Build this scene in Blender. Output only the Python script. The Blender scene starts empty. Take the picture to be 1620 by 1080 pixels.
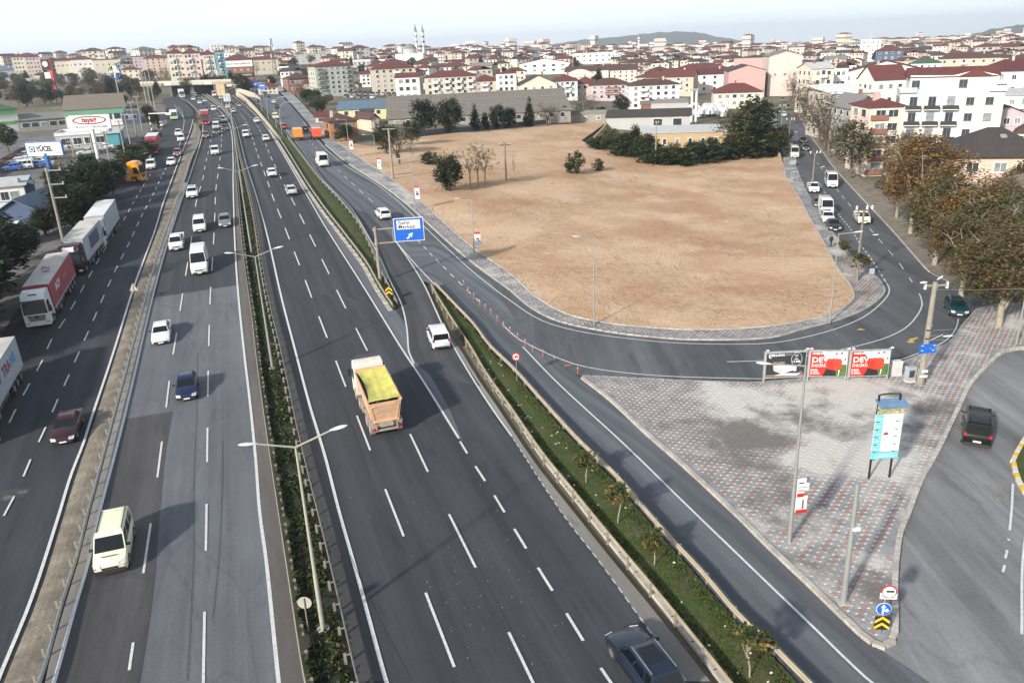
import bpy, bmesh, math, random
from math import radians, sin, cos, pi, hypot, atan2, sqrt
from mathutils import Vector, Matrix
from bisect import bisect_right

S = bpy.context.scene
COL = S.collection
RNG = random.Random(7)

# ------------------------------------------------------------------ camera
CAM_H = 28.0
FOC, PCX, PCY = 1260.0, 810.0, 540.0            # photo pixels (1620 x 1080)
_dn = Vector((148.0, 3404.0, FOC)).normalized()   # where straight down lies in the picture
_fw = (Vector((0, 0, 1)) - _dn * _dn.z).normalized()
_rt = _dn.cross(_fw)
if _rt.x < 0: _rt = -_rt
_up = -_dn
def ray(px, py):
    v = Vector((px - PCX, py - PCY, FOC))
    return v.dot(_rt), v.dot(_fw), v.dot(_up)
cam_d = bpy.data.cameras.new('camera')
cam = bpy.data.objects.new('camera', cam_d); COL.objects.link(cam)
cam_d.lens = 28.0; cam_d.sensor_width = 36.0
cam_d.clip_start = 0.5; cam_d.clip_end = 20000
_cx = Vector((_rt.x, _fw.x, _up.x)); _cy = -Vector((_rt.y, _fw.y, _up.y)); _cz = -Vector((_rt.z, _fw.z, _up.z))
cam.matrix_world = Matrix(((_cx.x, _cy.x, _cz.x, 0), (_cx.y, _cy.y, _cz.y, 0), (_cx.z, _cy.z, _cz.z, CAM_H), (0, 0, 0, 1)))
S.camera = cam

# ------------------------------------------------------------------ light
SUN_AZ, SUN_EL = radians(218.0), radians(24.0)    # the sun stands behind the camera's left shoulder
world = bpy.data.worlds.new('World'); S.world = world; world.use_nodes = True
wn, wl = world.node_tree.nodes, world.node_tree.links
bg = wn['Background']
sky = wn.new('ShaderNodeTexSky'); sky.sky_type = 'NISHITA'; sky.sun_disc = False
sky.sun_elevation = SUN_EL; sky.sun_rotation = SUN_AZ
sky.air_density = 1.0; sky.dust_density = 3.0; sky.ozone_density = 1.0; sky.altitude = 100
tc = wn.new('ShaderNodeTexCoord'); mp = wn.new('ShaderNodeMapping'); mp.inputs['Scale'].default_value = (1, 1, 3.5)
nz = wn.new('ShaderNodeTexNoise'); nz.inputs['Scale'].default_value = 1.6; nz.inputs['Detail'].default_value = 7; nz.inputs['Roughness'].default_value = .6
rp = wn.new('ShaderNodeValToRGB'); rp.color_ramp.elements[0].position = .3; rp.color_ramp.elements[0].color = (.8, .8, .8, 1)
rp.color_ramp.elements[1].position = .7; rp.color_ramp.elements[1].color = (.95, .95, .95, 1)
mx = wn.new('ShaderNodeMixRGB'); mx.inputs['Color2'].default_value = (7.5, 8.25, 8.9, 1)   # thin high cloud veil
wl.new(tc.outputs['Generated'], mp.inputs['Vector']); wl.new(mp.outputs['Vector'], nz.inputs['Vector']); wl.new(nz.outputs['Fac'], rp.inputs['Fac'])
sx = wn.new('ShaderNodeSeparateXYZ'); wl.new(tc.outputs['Generated'], sx.inputs['Vector'])
vr = wn.new('ShaderNodeMapRange'); vr.inputs['From Min'].default_value = 0; vr.inputs['From Max'].default_value = .8; vr.inputs['To Min'].default_value = 1.0; vr.inputs['To Max'].default_value = .25; wl.new(sx.outputs['Z'], vr.inputs['Value'])
vm = wn.new('ShaderNodeMath'); vm.operation = 'MULTIPLY'; wl.new(rp.outputs['Color'], vm.inputs[0]); wl.new(vr.outputs['Result'], vm.inputs[1])   # the veil thins towards the zenith, as haze does
wl.new(vm.outputs[0], mx.inputs['Fac']); wl.new(sky.outputs['Color'], mx.inputs['Color1']); wl.new(mx.outputs['Color'], bg.inputs['Color'])
bg.inputs['Strength'].default_value = 0.12
sun_d = bpy.data.lights.new('sun', 'SUN'); sun_d.energy = 5.0; sun_d.angle = radians(3.0); sun_d.color = (1.0, .93, .82)
sun = bpy.data.objects.new('sun', sun_d); COL.objects.link(sun)
_sd = Vector((sin(SUN_AZ) * cos(SUN_EL), cos(SUN_AZ) * cos(SUN_EL), sin(SUN_EL)))   # towards the sun
sun.rotation_euler = _sd.to_track_quat('Z', 'Y').to_euler()
S.view_settings.view_transform = 'Standard'; S.view_settings.look = 'None'
S.view_settings.exposure = 0.45; S.view_settings.gamma = 1.0; S.view_settings.use_curve_mapping = False
S.cycles.max_bounces = 5; S.cycles.diffuse_bounces = 2; S.cycles.glossy_bounces = 2; S.cycles.transmission_bounces = 3
S.cycles.transparent_max_bounces = 6; S.cycles.volume_bounces = 0
S.cycles.use_denoising = True

# ------------------------------------------------------------------ terrain
def pchip(xs, ys):
    n = len(xs); h = [xs[i + 1] - xs[i] for i in range(n - 1)]; d = [(ys[i + 1] - ys[i]) / h[i] for i in range(n - 1)]
    m = [0.0] * n; m[0] = d[0]; m[-1] = d[-1]
    for i in range(1, n - 1):
        if d[i - 1] * d[i] > 0:
            w1 = 2 * h[i] + h[i - 1]; w2 = h[i] + 2 * h[i - 1]; m[i] = (w1 + w2) / (w1 / d[i - 1] + w2 / d[i])
    def f(x):
        x = min(max(x, xs[0]), xs[-1]); i = min(max(bisect_right(xs, x) - 1, 0), n - 2); t = (x - xs[i]) / h[i]
        return (2*t**3 - 3*t*t + 1) * ys[i] + (t**3 - 2*t*t + t) * h[i] * m[i] + (-2*t**3 + 3*t*t) * ys[i + 1] + (t**3 - t*t) * h[i] * m[i + 1]
    return f
rise_left = pchip([-500, 0, 45, 66, 99, 133, 176, 260, 500, 800, 1200, 2000, 9000], [0, 0, 0, .7, 3.3, 5.8, 7.4, 9, 11, 18, 25, 27, 24])
rise_right = pchip([-500, 0, 60, 100, 150, 250, 400, 700, 1000, 2000, 4000, 9000], [0, 0, 0, -.3, -.5, -.3, 1, 2, 2, -8, -25, -55])
def T(x, y):
    u = x / max(y, 60.0); t = min(1.0, max(0.0, (u + .30) / .72)); k = 1 - t * t * (3 - 2 * t)
    return rise_left(y) * k + rise_right(y) * (1 - k)
def at(px, py, dz=0.0):
    """the point of the terrain that the survey pixel (px, py) of the photograph shows"""
    rx, ry, rz = ray(px, py); t = 15 / hypot(rx, ry); p = t
    while CAM_H + rz * t > T(rx * t, ry * t) + dz:
        p = t; t *= 1.012
        if hypot(rx, ry) * t > 8000: break
    a, b = p, t
    for _ in range(30):
        m = (a + b) / 2
        if CAM_H + rz * m < T(rx * m, ry * m) + dz: b = m
        else: a = m
    return Vector((rx * a, ry * a, T(rx * a, ry * a)))
def on(x, y, dz=0.0): return Vector((x, y, T(x, y) + dz))
def pix(p):
    q = Vector((p[0], p[1], p[2] - CAM_H)); v = _rt * q.x + _fw * q.y + _up * q.z
    return PCX + FOC * v.x / v.z, PCY + FOC * v.y / v.z
def ppm(p): return FOC / (_rt.z * p[0] + _fw.z * p[1] + _up.z * (p[2] - CAM_H))       # photo pixels per metre there
def height_at(p, ty):
    """height above p at which a plumb line reaches picture row ty"""
    lo, hi = 0.0, 120.0
    for _ in range(40):
        m = (lo + hi) / 2
        if pix((p[0], p[1], p[2] + m))[1] > ty: lo = m
        else: hi = m
    return lo

# ------------------------------------------------------------------ materials
MATS = {}
def M(name, col=(.5, .5, .5), rough=.6, metal=0.0, var=.12, scale=2.0, bump=0.0, bscale=30.0, spec=.5, coat=0.0, emit=None, streak=None, trans=0.0, col2=None):
    if name in MATS: return MATS[name]
    m = bpy.data.materials.new(name); m.use_nodes = True; MATS[name] = m
    n, l = m.node_tree.nodes, m.node_tree.links; b = n['Principled BSDF']
    b.inputs['Roughness'].default_value = rough; b.inputs['Metallic'].default_value = metal
    b.inputs['Specular IOR Level'].default_value = spec
    if coat: b.inputs['Coat Weight'].default_value = coat; b.inputs['Coat Roughness'].default_value = .05
    if trans: b.inputs['Transmission Weight'].default_value = trans
    t = n.new('ShaderNodeTexCoord'); vec = t.outputs['Object']
    if streak:
        mpn = n.new('ShaderNodeMapping'); mpn.inputs['Scale'].default_value = streak; l.new(vec, mpn.inputs['Vector']); vec = mpn.outputs['Vector']
    nzn = n.new('ShaderNodeTexNoise'); nzn.inputs['Scale'].default_value = scale; nzn.inputs['Detail'].default_value = 6; nzn.inputs['Roughness'].default_value = .65
    l.new(vec, nzn.inputs['Vector'])
    r = n.new('ShaderNodeValToRGB'); e = r.color_ramp.elements
    lo = [max(0, c * (1 - var)) for c in col]; hi = [min(1, c * (1 + var)) for c in (col2 or col)]
    e[0].position, e[1].position = .3, .7; e[0].color = (*lo, 1); e[1].color = (*hi, 1)
    l.new(nzn.outputs['Fac'], r.inputs['Fac']); l.new(r.outputs['Color'], b.inputs['Base Color'])
    if bump:
        bn = n.new('ShaderNodeTexNoise'); bn.inputs['Scale'].default_value = bscale; bn.inputs['Detail'].default_value = 5; l.new(t.outputs['Object'], bn.inputs['Vector'])
        bp = n.new('ShaderNodeBump'); bp.inputs['Strength'].default_value = bump; bp.inputs['Distance'].default_value = .05
        l.new(bn.outputs['Fac'], bp.inputs['Height']); l.new(bp.outputs['Normal'], b.inputs['Normal'])
    if emit: b.inputs['Emission Color'].default_value = (*emit, 1); b.inputs['Emission Strength'].default_value = 1
    return m
def nd(nt, kind, **kw):
    x = nt.nodes.new(kind)
    for k, v in kw.items():
        if k in x.inputs: x.inputs[k].default_value = v
        else: setattr(x, k, v)
    return x
def asphalt(name, col, streak=.35, patch=.25, stain=.0, crack=.0, rough=.85):
    m = bpy.data.materials.new(name); m.use_nodes = True; MATS[name] = m
    nt = m.node_tree; l = nt.links; b = nt.nodes['Principled BSDF']; b.inputs['Roughness'].default_value = rough; b.inputs['Specular IOR Level'].default_value = .3
    uv = nd(nt, 'ShaderNodeTexCoord').outputs['UV']
    def noise(sx, sy, detail=4, rough_=.55):
        mpn = nd(nt, 'ShaderNodeMapping'); mpn.inputs['Scale'].default_value = (sx, sy, 1); l.new(uv, mpn.inputs['Vector'])
        t = nd(nt, 'ShaderNodeTexNoise', Scale=1.0, Detail=detail, Roughness=rough_); l.new(mpn.outputs['Vector'], t.inputs['Vector']); return t.outputs['Fac']
    def rng(f, a, b_, lo=.3, hi=.7):
        r = nd(nt, 'ShaderNodeMapRange'); r.inputs['From Min'].default_value = lo; r.inputs['From Max'].default_value = hi; r.inputs['To Min'].default_value = a; r.inputs['To Max'].default_value = b_
        l.new(f, r.inputs['Value']); return r.outputs['Result']
    def mul(a, b_):
        x = nd(nt, 'ShaderNodeMath', operation='MULTIPLY'); l.new(a, x.inputs[0]); l.new(b_, x.inputs[1]); return x.outputs[0]
    f = mul(rng(noise(.55, .012, 3), 1 - streak, 1 + streak), rng(noise(.12, .05, 5), 1 - patch, 1 + patch))
    f = mul(f, rng(noise(7, 7, 3, .7), .86, 1.14)); f = mul(f, rng(noise(.9, .25, 6, .7), .9, 1.1))
    f = mul(f, rng(noise(2.6, .06, 4, .6), .93, 1.05))
    if stain: f = mul(f, rng(noise(.5, .10, 5, .7), 1.0, 1 - stain, .56, .66))
    if crack:
        mpn = nd(nt, 'ShaderNodeMapping'); mpn.inputs['Scale'].default_value = (.16, .045, 1); l.new(uv, mpn.inputs['Vector'])
        wob = nd(nt, 'ShaderNodeTexNoise', Scale=3.0, Detail=5.0); l.new(mpn.outputs['Vector'], wob.inputs['Vector'])
        ad = nd(nt, 'ShaderNodeMixRGB', blend_type='ADD'); ad.inputs['Fac'].default_value = .25; l.new(mpn.outputs['Vector'], ad.inputs['Color1']); l.new(wob.outputs['Color'], ad.inputs['Color2'])
        vo = nd(nt, 'ShaderNodeTexVoronoi', feature='DISTANCE_TO_EDGE', Scale=1.0); l.new(ad.outputs['Color'], vo.inputs['Vector'])
        f = mul(f, rng(vo.outputs['Distance'], 1 - crack, 1.0, .004, .014))
    c = nd(nt, 'ShaderNodeMixRGB', blend_type='MULTIPLY'); c.inputs['Fac'].default_value = 1; c.inputs['Color1'].default_value = (*col, 1); l.new(f, c.inputs['Color2'])
    l.new(c.outputs['Color'], b.inputs['Base Color'])
    bp = nd(nt, 'ShaderNodeBump'); bp.inputs['Strength'].default_value = .25; bp.inputs['Distance'].default_value = .02; l.new(noise(14, 14, 3, .7), bp.inputs['Height']); l.new(bp.outputs['Normal'], b.inputs['Normal'])
    return m

# ------------------------------------------------------------------ mesh building
class MB:
    def __init__(s): s.v = []; s.f = []; s.m = []; s.uv = None
    def add(s, vs, fs, m=0):
        o = len(s.v); s.v += [tuple(v) for v in vs]; s.f += [tuple(i + o for i in f) for f in fs]; s.m += [m] * len(fs); return s
    def poly(s, vs, m=0): return s.add(vs, [tuple(range(len(vs)))], m)
    def box(s, c, d, m=0, rz=0.0, taper=1.0):
        x, y, z = d[0] / 2, d[1] / 2, d[2] / 2; cs, sn = cos(rz), sin(rz); vs = []
        for dz in (-z, z):
            k = 1.0 if dz < 0 else taper
            for dx, dy in ((-x, -y), (x, -y), (x, y), (-x, y)):
                dx *= k; dy *= k; vs.append((c[0] + dx * cs - dy * sn, c[1] + dx * sn + dy * cs, c[2] + dz))
        return s.add(vs, [(3, 2, 1, 0), (4, 5, 6, 7), (0, 1, 5, 4), (1, 2, 6, 5), (2, 3, 7, 6), (3, 0, 4, 7)], m)
    def tube(s, p, q, r0, r1=None, n=8, m=0, caps=True):
        r1 = r0 if r1 is None else r1; p, q = Vector(p), Vector(q); a = (q - p).normalized()
        e = a.orthogonal().normalized(); g = a.cross(e); vs = []
        for c, r in ((p, r0), (q, r1)):
            for i in range(n): t = 2 * pi * i / n; vs.append(c + e * (r * cos(t)) + g * (r * sin(t)))
        fs = [(i, (i + 1) % n, n + (i + 1) % n, n + i) for i in range(n)]
        if caps: fs += [tuple(range(n))[::-1], tuple(range(n, 2 * n))]
        return s.add(vs, fs, m)
    def path(s, pts, r, n=6, m=0):
        for i in range(len(pts) - 1): s.tube(pts[i], pts[i + 1], r if not isinstance(r, list) else r[i], r if not isinstance(r, list) else r[i + 1], n, m)
        return s
    def prism(s, poly, z0, z1, m=0):
        n = len(poly); vs = [(p[0], p[1], z0) for p in poly] + [(p[0], p[1], z1) for p in poly]
        return s.add(vs, [tuple(range(n))[::-1], tuple(range(n, 2 * n))] + [(i, (i + 1) % n, n + (i + 1) % n, n + i) for i in range(n)], m)
    def yprism(s, poly, y0, y1, m=0):   # poly in (x, z), extruded along y
        n = len(poly); vs = [(p[0], y0, p[1]) for p in poly] + [(p[0], y1, p[1]) for p in poly]
        return s.add(vs, [tuple(range(n)), tuple(range(n, 2 * n))[::-1]] + [(i, n + i, n + (i + 1) % n, (i + 1) % n) for i in range(n)], m)
    def sheet(s, quad, th, m=0):        # a thin slab standing th proud of a quad
        a, b, c, d = [Vector(q) for q in quad]; nrm = (b - a).cross(d - a).normalized() * th
        vs = [a, b, c, d, a + nrm, b + nrm, c + nrm, d + nrm]
        return s.add(vs, [(3, 2, 1, 0), (4, 5, 6, 7), (0, 1, 5, 4), (1, 2, 6, 5), (2, 3, 7, 6), (3, 0, 4, 7)], m)
    def merge(s, o, m=None):
        k = len(s.v); s.v += o.v; s.f += [tuple(i + k for i in f) for f in o.f]; s.m += [m] * len(o.f) if m is not None else o.m; return s
    def mesh(s, name, mats, smooth=None, fix=True):
        me = bpy.data.meshes.new(name); me.from_pydata(s.v, [], s.f)
        for mt in (mats if isinstance(mats, (list, tuple)) else [mats]): me.materials.append(mt)
        if any(s.m): me.polygons.foreach_set('material_index', s.m)
        if s.uv: 
            u = me.uv_layers.new(name='UVMap')
            u.data.foreach_set('uv', [c for f in s.f for i in f for c in s.uv[i]])
        if fix:
            bm = bmesh.new(); bm.from_mesh(me); bmesh.ops.recalc_face_normals(bm, faces=bm.faces); bm.to_mesh(me); bm.free()
        if smooth is not None:
            me.polygons.foreach_set('use_smooth', [True] * len(me.polygons)); me.set_sharp_from_angle(angle=radians(smooth))
        me.update(); return me
def obj(name, mesh, parent=None, loc=(0, 0, 0), rz=0.0, kind=None):
    o = bpy.data.objects.new(name, mesh); COL.objects.link(o); o.location = loc; o.rotation_euler = (0, 0, rz)
    if parent: o.parent = parent
    if kind: o['kind'] = kind
    return o
def tag(o, label, cat, group=None):
    o['label'] = label; o['category'] = cat
    if group: o['group'] = group
    return o
def thing(name, label, cat, loc=(0, 0, 0), rz=0.0, group=None):
    o = bpy.data.objects.new(name, None); COL.objects.link(o); o.location = loc; o.rotation_euler = (0, 0, rz); o.empty_display_size = .3
    return tag(o, label, cat, group)
def dup(o, parent=None):
    c = o.copy(); COL.objects.link(c)
    if parent: c.parent = parent
    for ch in o.children: dup(ch, c)
    return c

# ------------------------------------------------------------------ survey lines
def smooth_line(pts, step=2.5, curve=True):
    """world polyline through pts (Vectors), resampled"""
    P = [Vector((p[0], p[1])) for p in pts]
    out = []
    for i in range(len(P) - 1):
        p0, p1, p2, p3 = P[max(0, i - 1)], P[i], P[i + 1], P[min(len(P) - 1, i + 2)]
        L = (p2 - p1).length; n = max(1, int(L / step))
        for k in range(n):
            t = k / n
            if curve:
                a = (p2 - p0) * .5 if i > 0 else (p2 - p1); b = (p3 - p1) * .5 if i < len(P) - 2 else (p2 - p1)
                sa = a.normalized() * L if a.length else a; sb = b.normalized() * L if b.length else b
                q = p1 * (2*t**3 - 3*t*t + 1) + sa * (t**3 - 2*t*t + t) + p2 * (-2*t**3 + 3*t*t) + sb * (t**3 - t*t)
            else: q = p1.lerp(p2, t)
            out.append(q)
    out.append(P[-1]); return out
def line(px, step=2.5, curve=True): return smooth_line([at(*p) for p in px], step, curve)
def cum(l):
    c = [0.0]
    for i in range(1, len(l)): c.append(c[-1] + (l[i] - l[i - 1]).length)
    return c
def sample(l, c, d):
    d = min(max(d, 0), c[-1]); i = min(max(bisect_right(c, d) - 1, 0), len(l) - 2); s = c[i + 1] - c[i]
    t = (d - c[i]) / s if s else 0; return l[i].lerp(l[i + 1], t), (l[i + 1] - l[i]).normalized()
def offs(p): return 1 + hypot(p[0], p[1]) / 150.0          # stacked sheets stand a little further apart far away
def strip(name, A, B, mat, z, nx=5, step=3.0, kind='structure', zfun=None):
    """a sheet between two survey lines that follows the terrain; u runs across and v along in metres"""
    A = line(A, 2.0) if isinstance(A[0], tuple) else A; B = line(B, 2.0) if isinstance(B[0], tuple) else B
    ca, cb = cum(A), cum(B); n = max(2, int(max(ca[-1], cb[-1]) / step)); mb = MB(); mb.uv = []
    for i in range(n + 1):
        a, _ = sample(A, ca, ca[-1] * i / n); b, _ = sample(B, cb, cb[-1] * i / n); w = (b - a).length
        for j in range(nx + 1):
            q = a.lerp(b, j / nx); e = zfun(i / n, j / nx) if zfun else 0; mb.v.append((q.x, q.y, T(q.x, q.y) + z * offs(q) + e)); mb.uv.append((w * j / nx, ca[-1] * i / n))
    for i in range(n):
        for j in range(nx):
            k = i * (nx + 1) + j; mb.f.append((k, k + 1, k + nx + 2, k + nx + 1)); mb.m.append(0)
    me = mb.mesh(name, mat, fix=False)
    if me.polygons and me.polygons[0].normal.z < 0: me.flip_normals()
    return obj(name, me, kind=kind)
def region(name, px, mat, z, cell=3.0, kind='structure', poly=None, zfun=None):
    """a sheet filling a surveyed outline, cut on a grid so that it follows the terrain"""
    P = poly or [Vector(at(*p)[:2]) for p in px]
    bm = bmesh.new(); f = bm.faces.new([bm.verts.new((p.x, p.y, 0)) for p in P])
    x0, x1 = min(p.x for p in P), max(p.x for p in P); y0, y1 = min(p.y for p in P), max(p.y for p in P)
    for ax, lo, hi in ((0, x0, x1), (1, y0, y1)):
        k = max(1, int((hi - lo) / cell)); k = min(k, 160)
        for i in range(1, k):
            co = [0, 0, 0]; co[ax] = lo + (hi - lo) * i / k; no = [0, 0, 0]; no[ax] = 1
            bmesh.ops.bisect_plane(bm, geom=bm.verts[:] + bm.edges[:] + bm.faces[:], plane_co=co, plane_no=no)
    bmesh.ops.triangulate(bm, faces=[f for f in bm.faces if len(f.verts) > 4])
    for v in bm.verts: v.co.z = T(v.co.x, v.co.y) + z * offs(v.co) + (zfun(v.co.x, v.co.y) if zfun else 0)
    bmesh.ops.recalc_face_normals(bm, faces=bm.faces)
    if sum(f.normal.z for f in bm.faces) < 0: bmesh.ops.reverse_faces(bm, faces=bm.faces)
    uvl = bm.loops.layers.uv.new('UVMap')
    for f in bm.faces:
        for lp in f.loops: lp[uvl].uv = lp.vert.co.xy
    me = bpy.data.meshes.new(name); bm.to_mesh(me); bm.free(); me.materials.append(mat)
    return obj(name, me, kind=kind)
def paint(px, w=.16, z=.085, mat=None, dash=None, start=0.0, name='road_marking', step=1.5, curve=True):
    """a painted line; dash = (length, gap) in metres"""
    l = line(px, step, curve) if isinstance(px[0], tuple) else px; c = cum(l); mb = MB(); mat = mat or MATS['road_paint']
    segs = [(0, c[-1])] if not dash else []
    if dash:
        s = start
        while s < c[-1]:
            if s + dash[0] > 0: segs.append((max(s, 0), min(s + dash[0], c[-1])))
            s += dash[0] + dash[1]
    for a, b in segs:
        n = max(1, int((b - a) / step)); k = len(mb.v)
        for i in range(n + 1):
            q, t = sample(l, c, a + (b - a) * i / n); nr = Vector((-t.y, t.x)) * (w / 2); zz = z * offs(q)
            for e in (q + nr, q - nr): mb.v.append((e.x, e.y, T(e.x, e.y) + zz))
        for i in range(n): j = k + 2 * i; mb.f.append((j, j + 1, j + 3, j + 2)); mb.m.append(0)
    me = mb.mesh(name, mat, fix=False)
    if me.polygons and me.polygons[0].normal.z < 0: me.flip_normals()
    return obj(name, me, kind='structure')
# ------------------------------------------------------------------ ground materials
M('road_paint', (.5, .51, .51), .7, var=.22, scale=6, bump=.1)
M('worn_paint', (.36, .37, .37), .8, var=.35, scale=5)
M('yellow_paint', (.45, .32, .08), .75, var=.25, scale=5)
asphalt('dark_asphalt', (.040, .044, .052), .30, .16, .25)
asphalt('old_asphalt', (.108, .115, .13), .20, .14, .2, .12)
asphalt('brown_asphalt', (.062, .061, .064), .32, .25, .2, .1)
asphalt('shoulder_asphalt', (.11, .103, .096), .2, .25, .25)
asphalt('service_asphalt', (.034, .038, .046), .28, .22, .3)
asphalt('ramp_asphalt', (.056, .059, .065), .42, .15, .1)
asphalt('right_asphalt', (.092, .101, .116), .42, .15, .15)
asphalt('street_asphalt', (.082, .088, .096), .3, .22, .25)
asphalt('local_asphalt', (.175, .178, .185), .32, .22, .25, .12)
asphalt('gutter_concrete', (.21, .2, .185), .25, .35, .4)
def earth_mat():
    m = bpy.data.materials.new('bare_earth'); m.use_nodes = True; MATS['bare_earth'] = m; nt = m.node_tree; l = nt.links
    b = nt.nodes['Principled BSDF']; b.inputs['Roughness'].default_value = .95; b.inputs['Specular IOR Level'].default_value = .1
    t = nd(nt, 'ShaderNodeTexCoord').outputs['Object']
    def noise(sc, detail=6, r=.6, mp_=None, dist=0.0):
        v = t
        if mp_: x = nd(nt, 'ShaderNodeMapping'); x.inputs['Scale'].default_value = mp_[0]; x.inputs['Rotation'].default_value = (0, 0, mp_[1]); l.new(t, x.inputs['Vector']); v = x.outputs['Vector']
        q = nd(nt, 'ShaderNodeTexNoise', Scale=sc, Detail=detail, Roughness=r, Distortion=dist); l.new(v, q.inputs['Vector']); return q.outputs['Fac']
    def wave(sc, rot, dist, dsc):
        x = nd(nt, 'ShaderNodeMapping'); x.inputs['Rotation'].default_value = (0, 0, rot); l.new(t, x.inputs['Vector'])
        w = nd(nt, 'ShaderNodeTexWave', Scale=sc, Distortion=dist, Detail=4.0); w.inputs['Detail Scale'].default_value = dsc; l.new(x.outputs['Vector'], w.inputs['Vector']); return w.outputs['Fac']
    def rr(f, a, c, lo=.35, hi=.65):
        r = nd(nt, 'ShaderNodeMapRange'); [setattr(r.inputs[k], 'default_value', v) for k, v in (('From Min', lo), ('From Max', hi), ('To Min', a), ('To Max', c))]; l.new(f, r.inputs['Value']); return r.outputs['Result']
    def op(o, a, c):
        x = nd(nt, 'ShaderNodeMath', operation=o); l.new(a, x.inputs[0]); l.new(c, x.inputs[1]); return x.outputs[0]
    tr1 = op('MULTIPLY', rr(noise(1.6, 5, .6, ((.18, 1.2, 1), .25), .6), 0, 1, .5, .66), rr(noise(.06), 0, 1, .42, .58))
    tr2 = op('MULTIPLY', rr(noise(1.4, 5, .65, ((1.1, .16, 1), .6), .8), 0, 1, .5, .66), rr(noise(.05, 4, .5, ((1, 1, 1), 2.0)), 0, 1, .45, .6))
    tr3 = op('MULTIPLY', rr(noise(1.1, 6, .7, ((1, 1, 1), 1.0), 2.5), 0, 1, .5, .62), rr(noise(.08, 4, .5, ((1, 1, 1), 4.0)), 0, 1, .45, .6))
    gw = lambda sc, rot, dist, ms, mr: op('MULTIPLY', rr(wave(sc, rot, dist, .7), 0, .42, .74, .96), rr(noise(.045, 4, .5, ((1, 1, 1), mr)), 0, 1, .44, .6))
    f = op('MAXIMUM', op('MAXIMUM', tr1, tr2), op('MAXIMUM', tr3, op('MAXIMUM', gw(.55, .3, 7, 1, 1.3), op('MAXIMUM', gw(.4, 1.2, 9, 1, 5.1), gw(.8, 2.2, 12, 1, 2.7)))))
    f = op('MULTIPLY', f, rr(noise(.9, 5, .7), .15, 1, .38, .6))
    base = nd(nt, 'ShaderNodeValToRGB'); e = base.color_ramp.elements; e[0].position, e[1].position = .40, .60; e[0].color = (.40, .25, .15, 1); e[1].color = (.53, .375, .25, 1); l.new(noise(.055, 7, .62), base.inputs['Fac'])
    pale = nd(nt, 'ShaderNodeMixRGB'); pale.inputs['Color2'].default_value = (.57, .43, .315, 1); l.new(rr(noise(.12, 6, .7, ((1, 1, 1), 3.0)), 0, .75, .5, .68), pale.inputs['Fac']); l.new(base.outputs['Color'], pale.inputs['Color1'])
    mx_ = nd(nt, 'ShaderNodeMixRGB'); mx_.inputs['Color2'].default_value = (.27, .18, .12, 1); l.new(op('MULTIPLY', f, rr(noise(3), .5, .85)), mx_.inputs['Fac']); l.new(pale.outputs['Color'], mx_.inputs['Color1'])
    gr = nd(nt, 'ShaderNodeMixRGB', blend_type='MULTIPLY'); gr.inputs['Fac'].default_value = 1; l.new(mx_.outputs['Color'], gr.inputs['Color1']); l.new(rr(noise(5, 4, .75), .84, 1.16), gr.inputs['Color2'])
    l.new(gr.outputs['Color'], b.inputs['Base Color'])
    h = op('SUBTRACT', noise(1.3, 8, .7), op('MULTIPLY', f, rr(noise(4), .3, .8)))
    bp = nd(nt, 'ShaderNodeBump'); bp.inputs['Strength'].default_value = .8; bp.inputs['Distance'].default_value = .22; l.new(h, bp.inputs['Height']); l.new(bp.outputs['Normal'], b.inputs['Normal'])
    return m
earth_mat()
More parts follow.
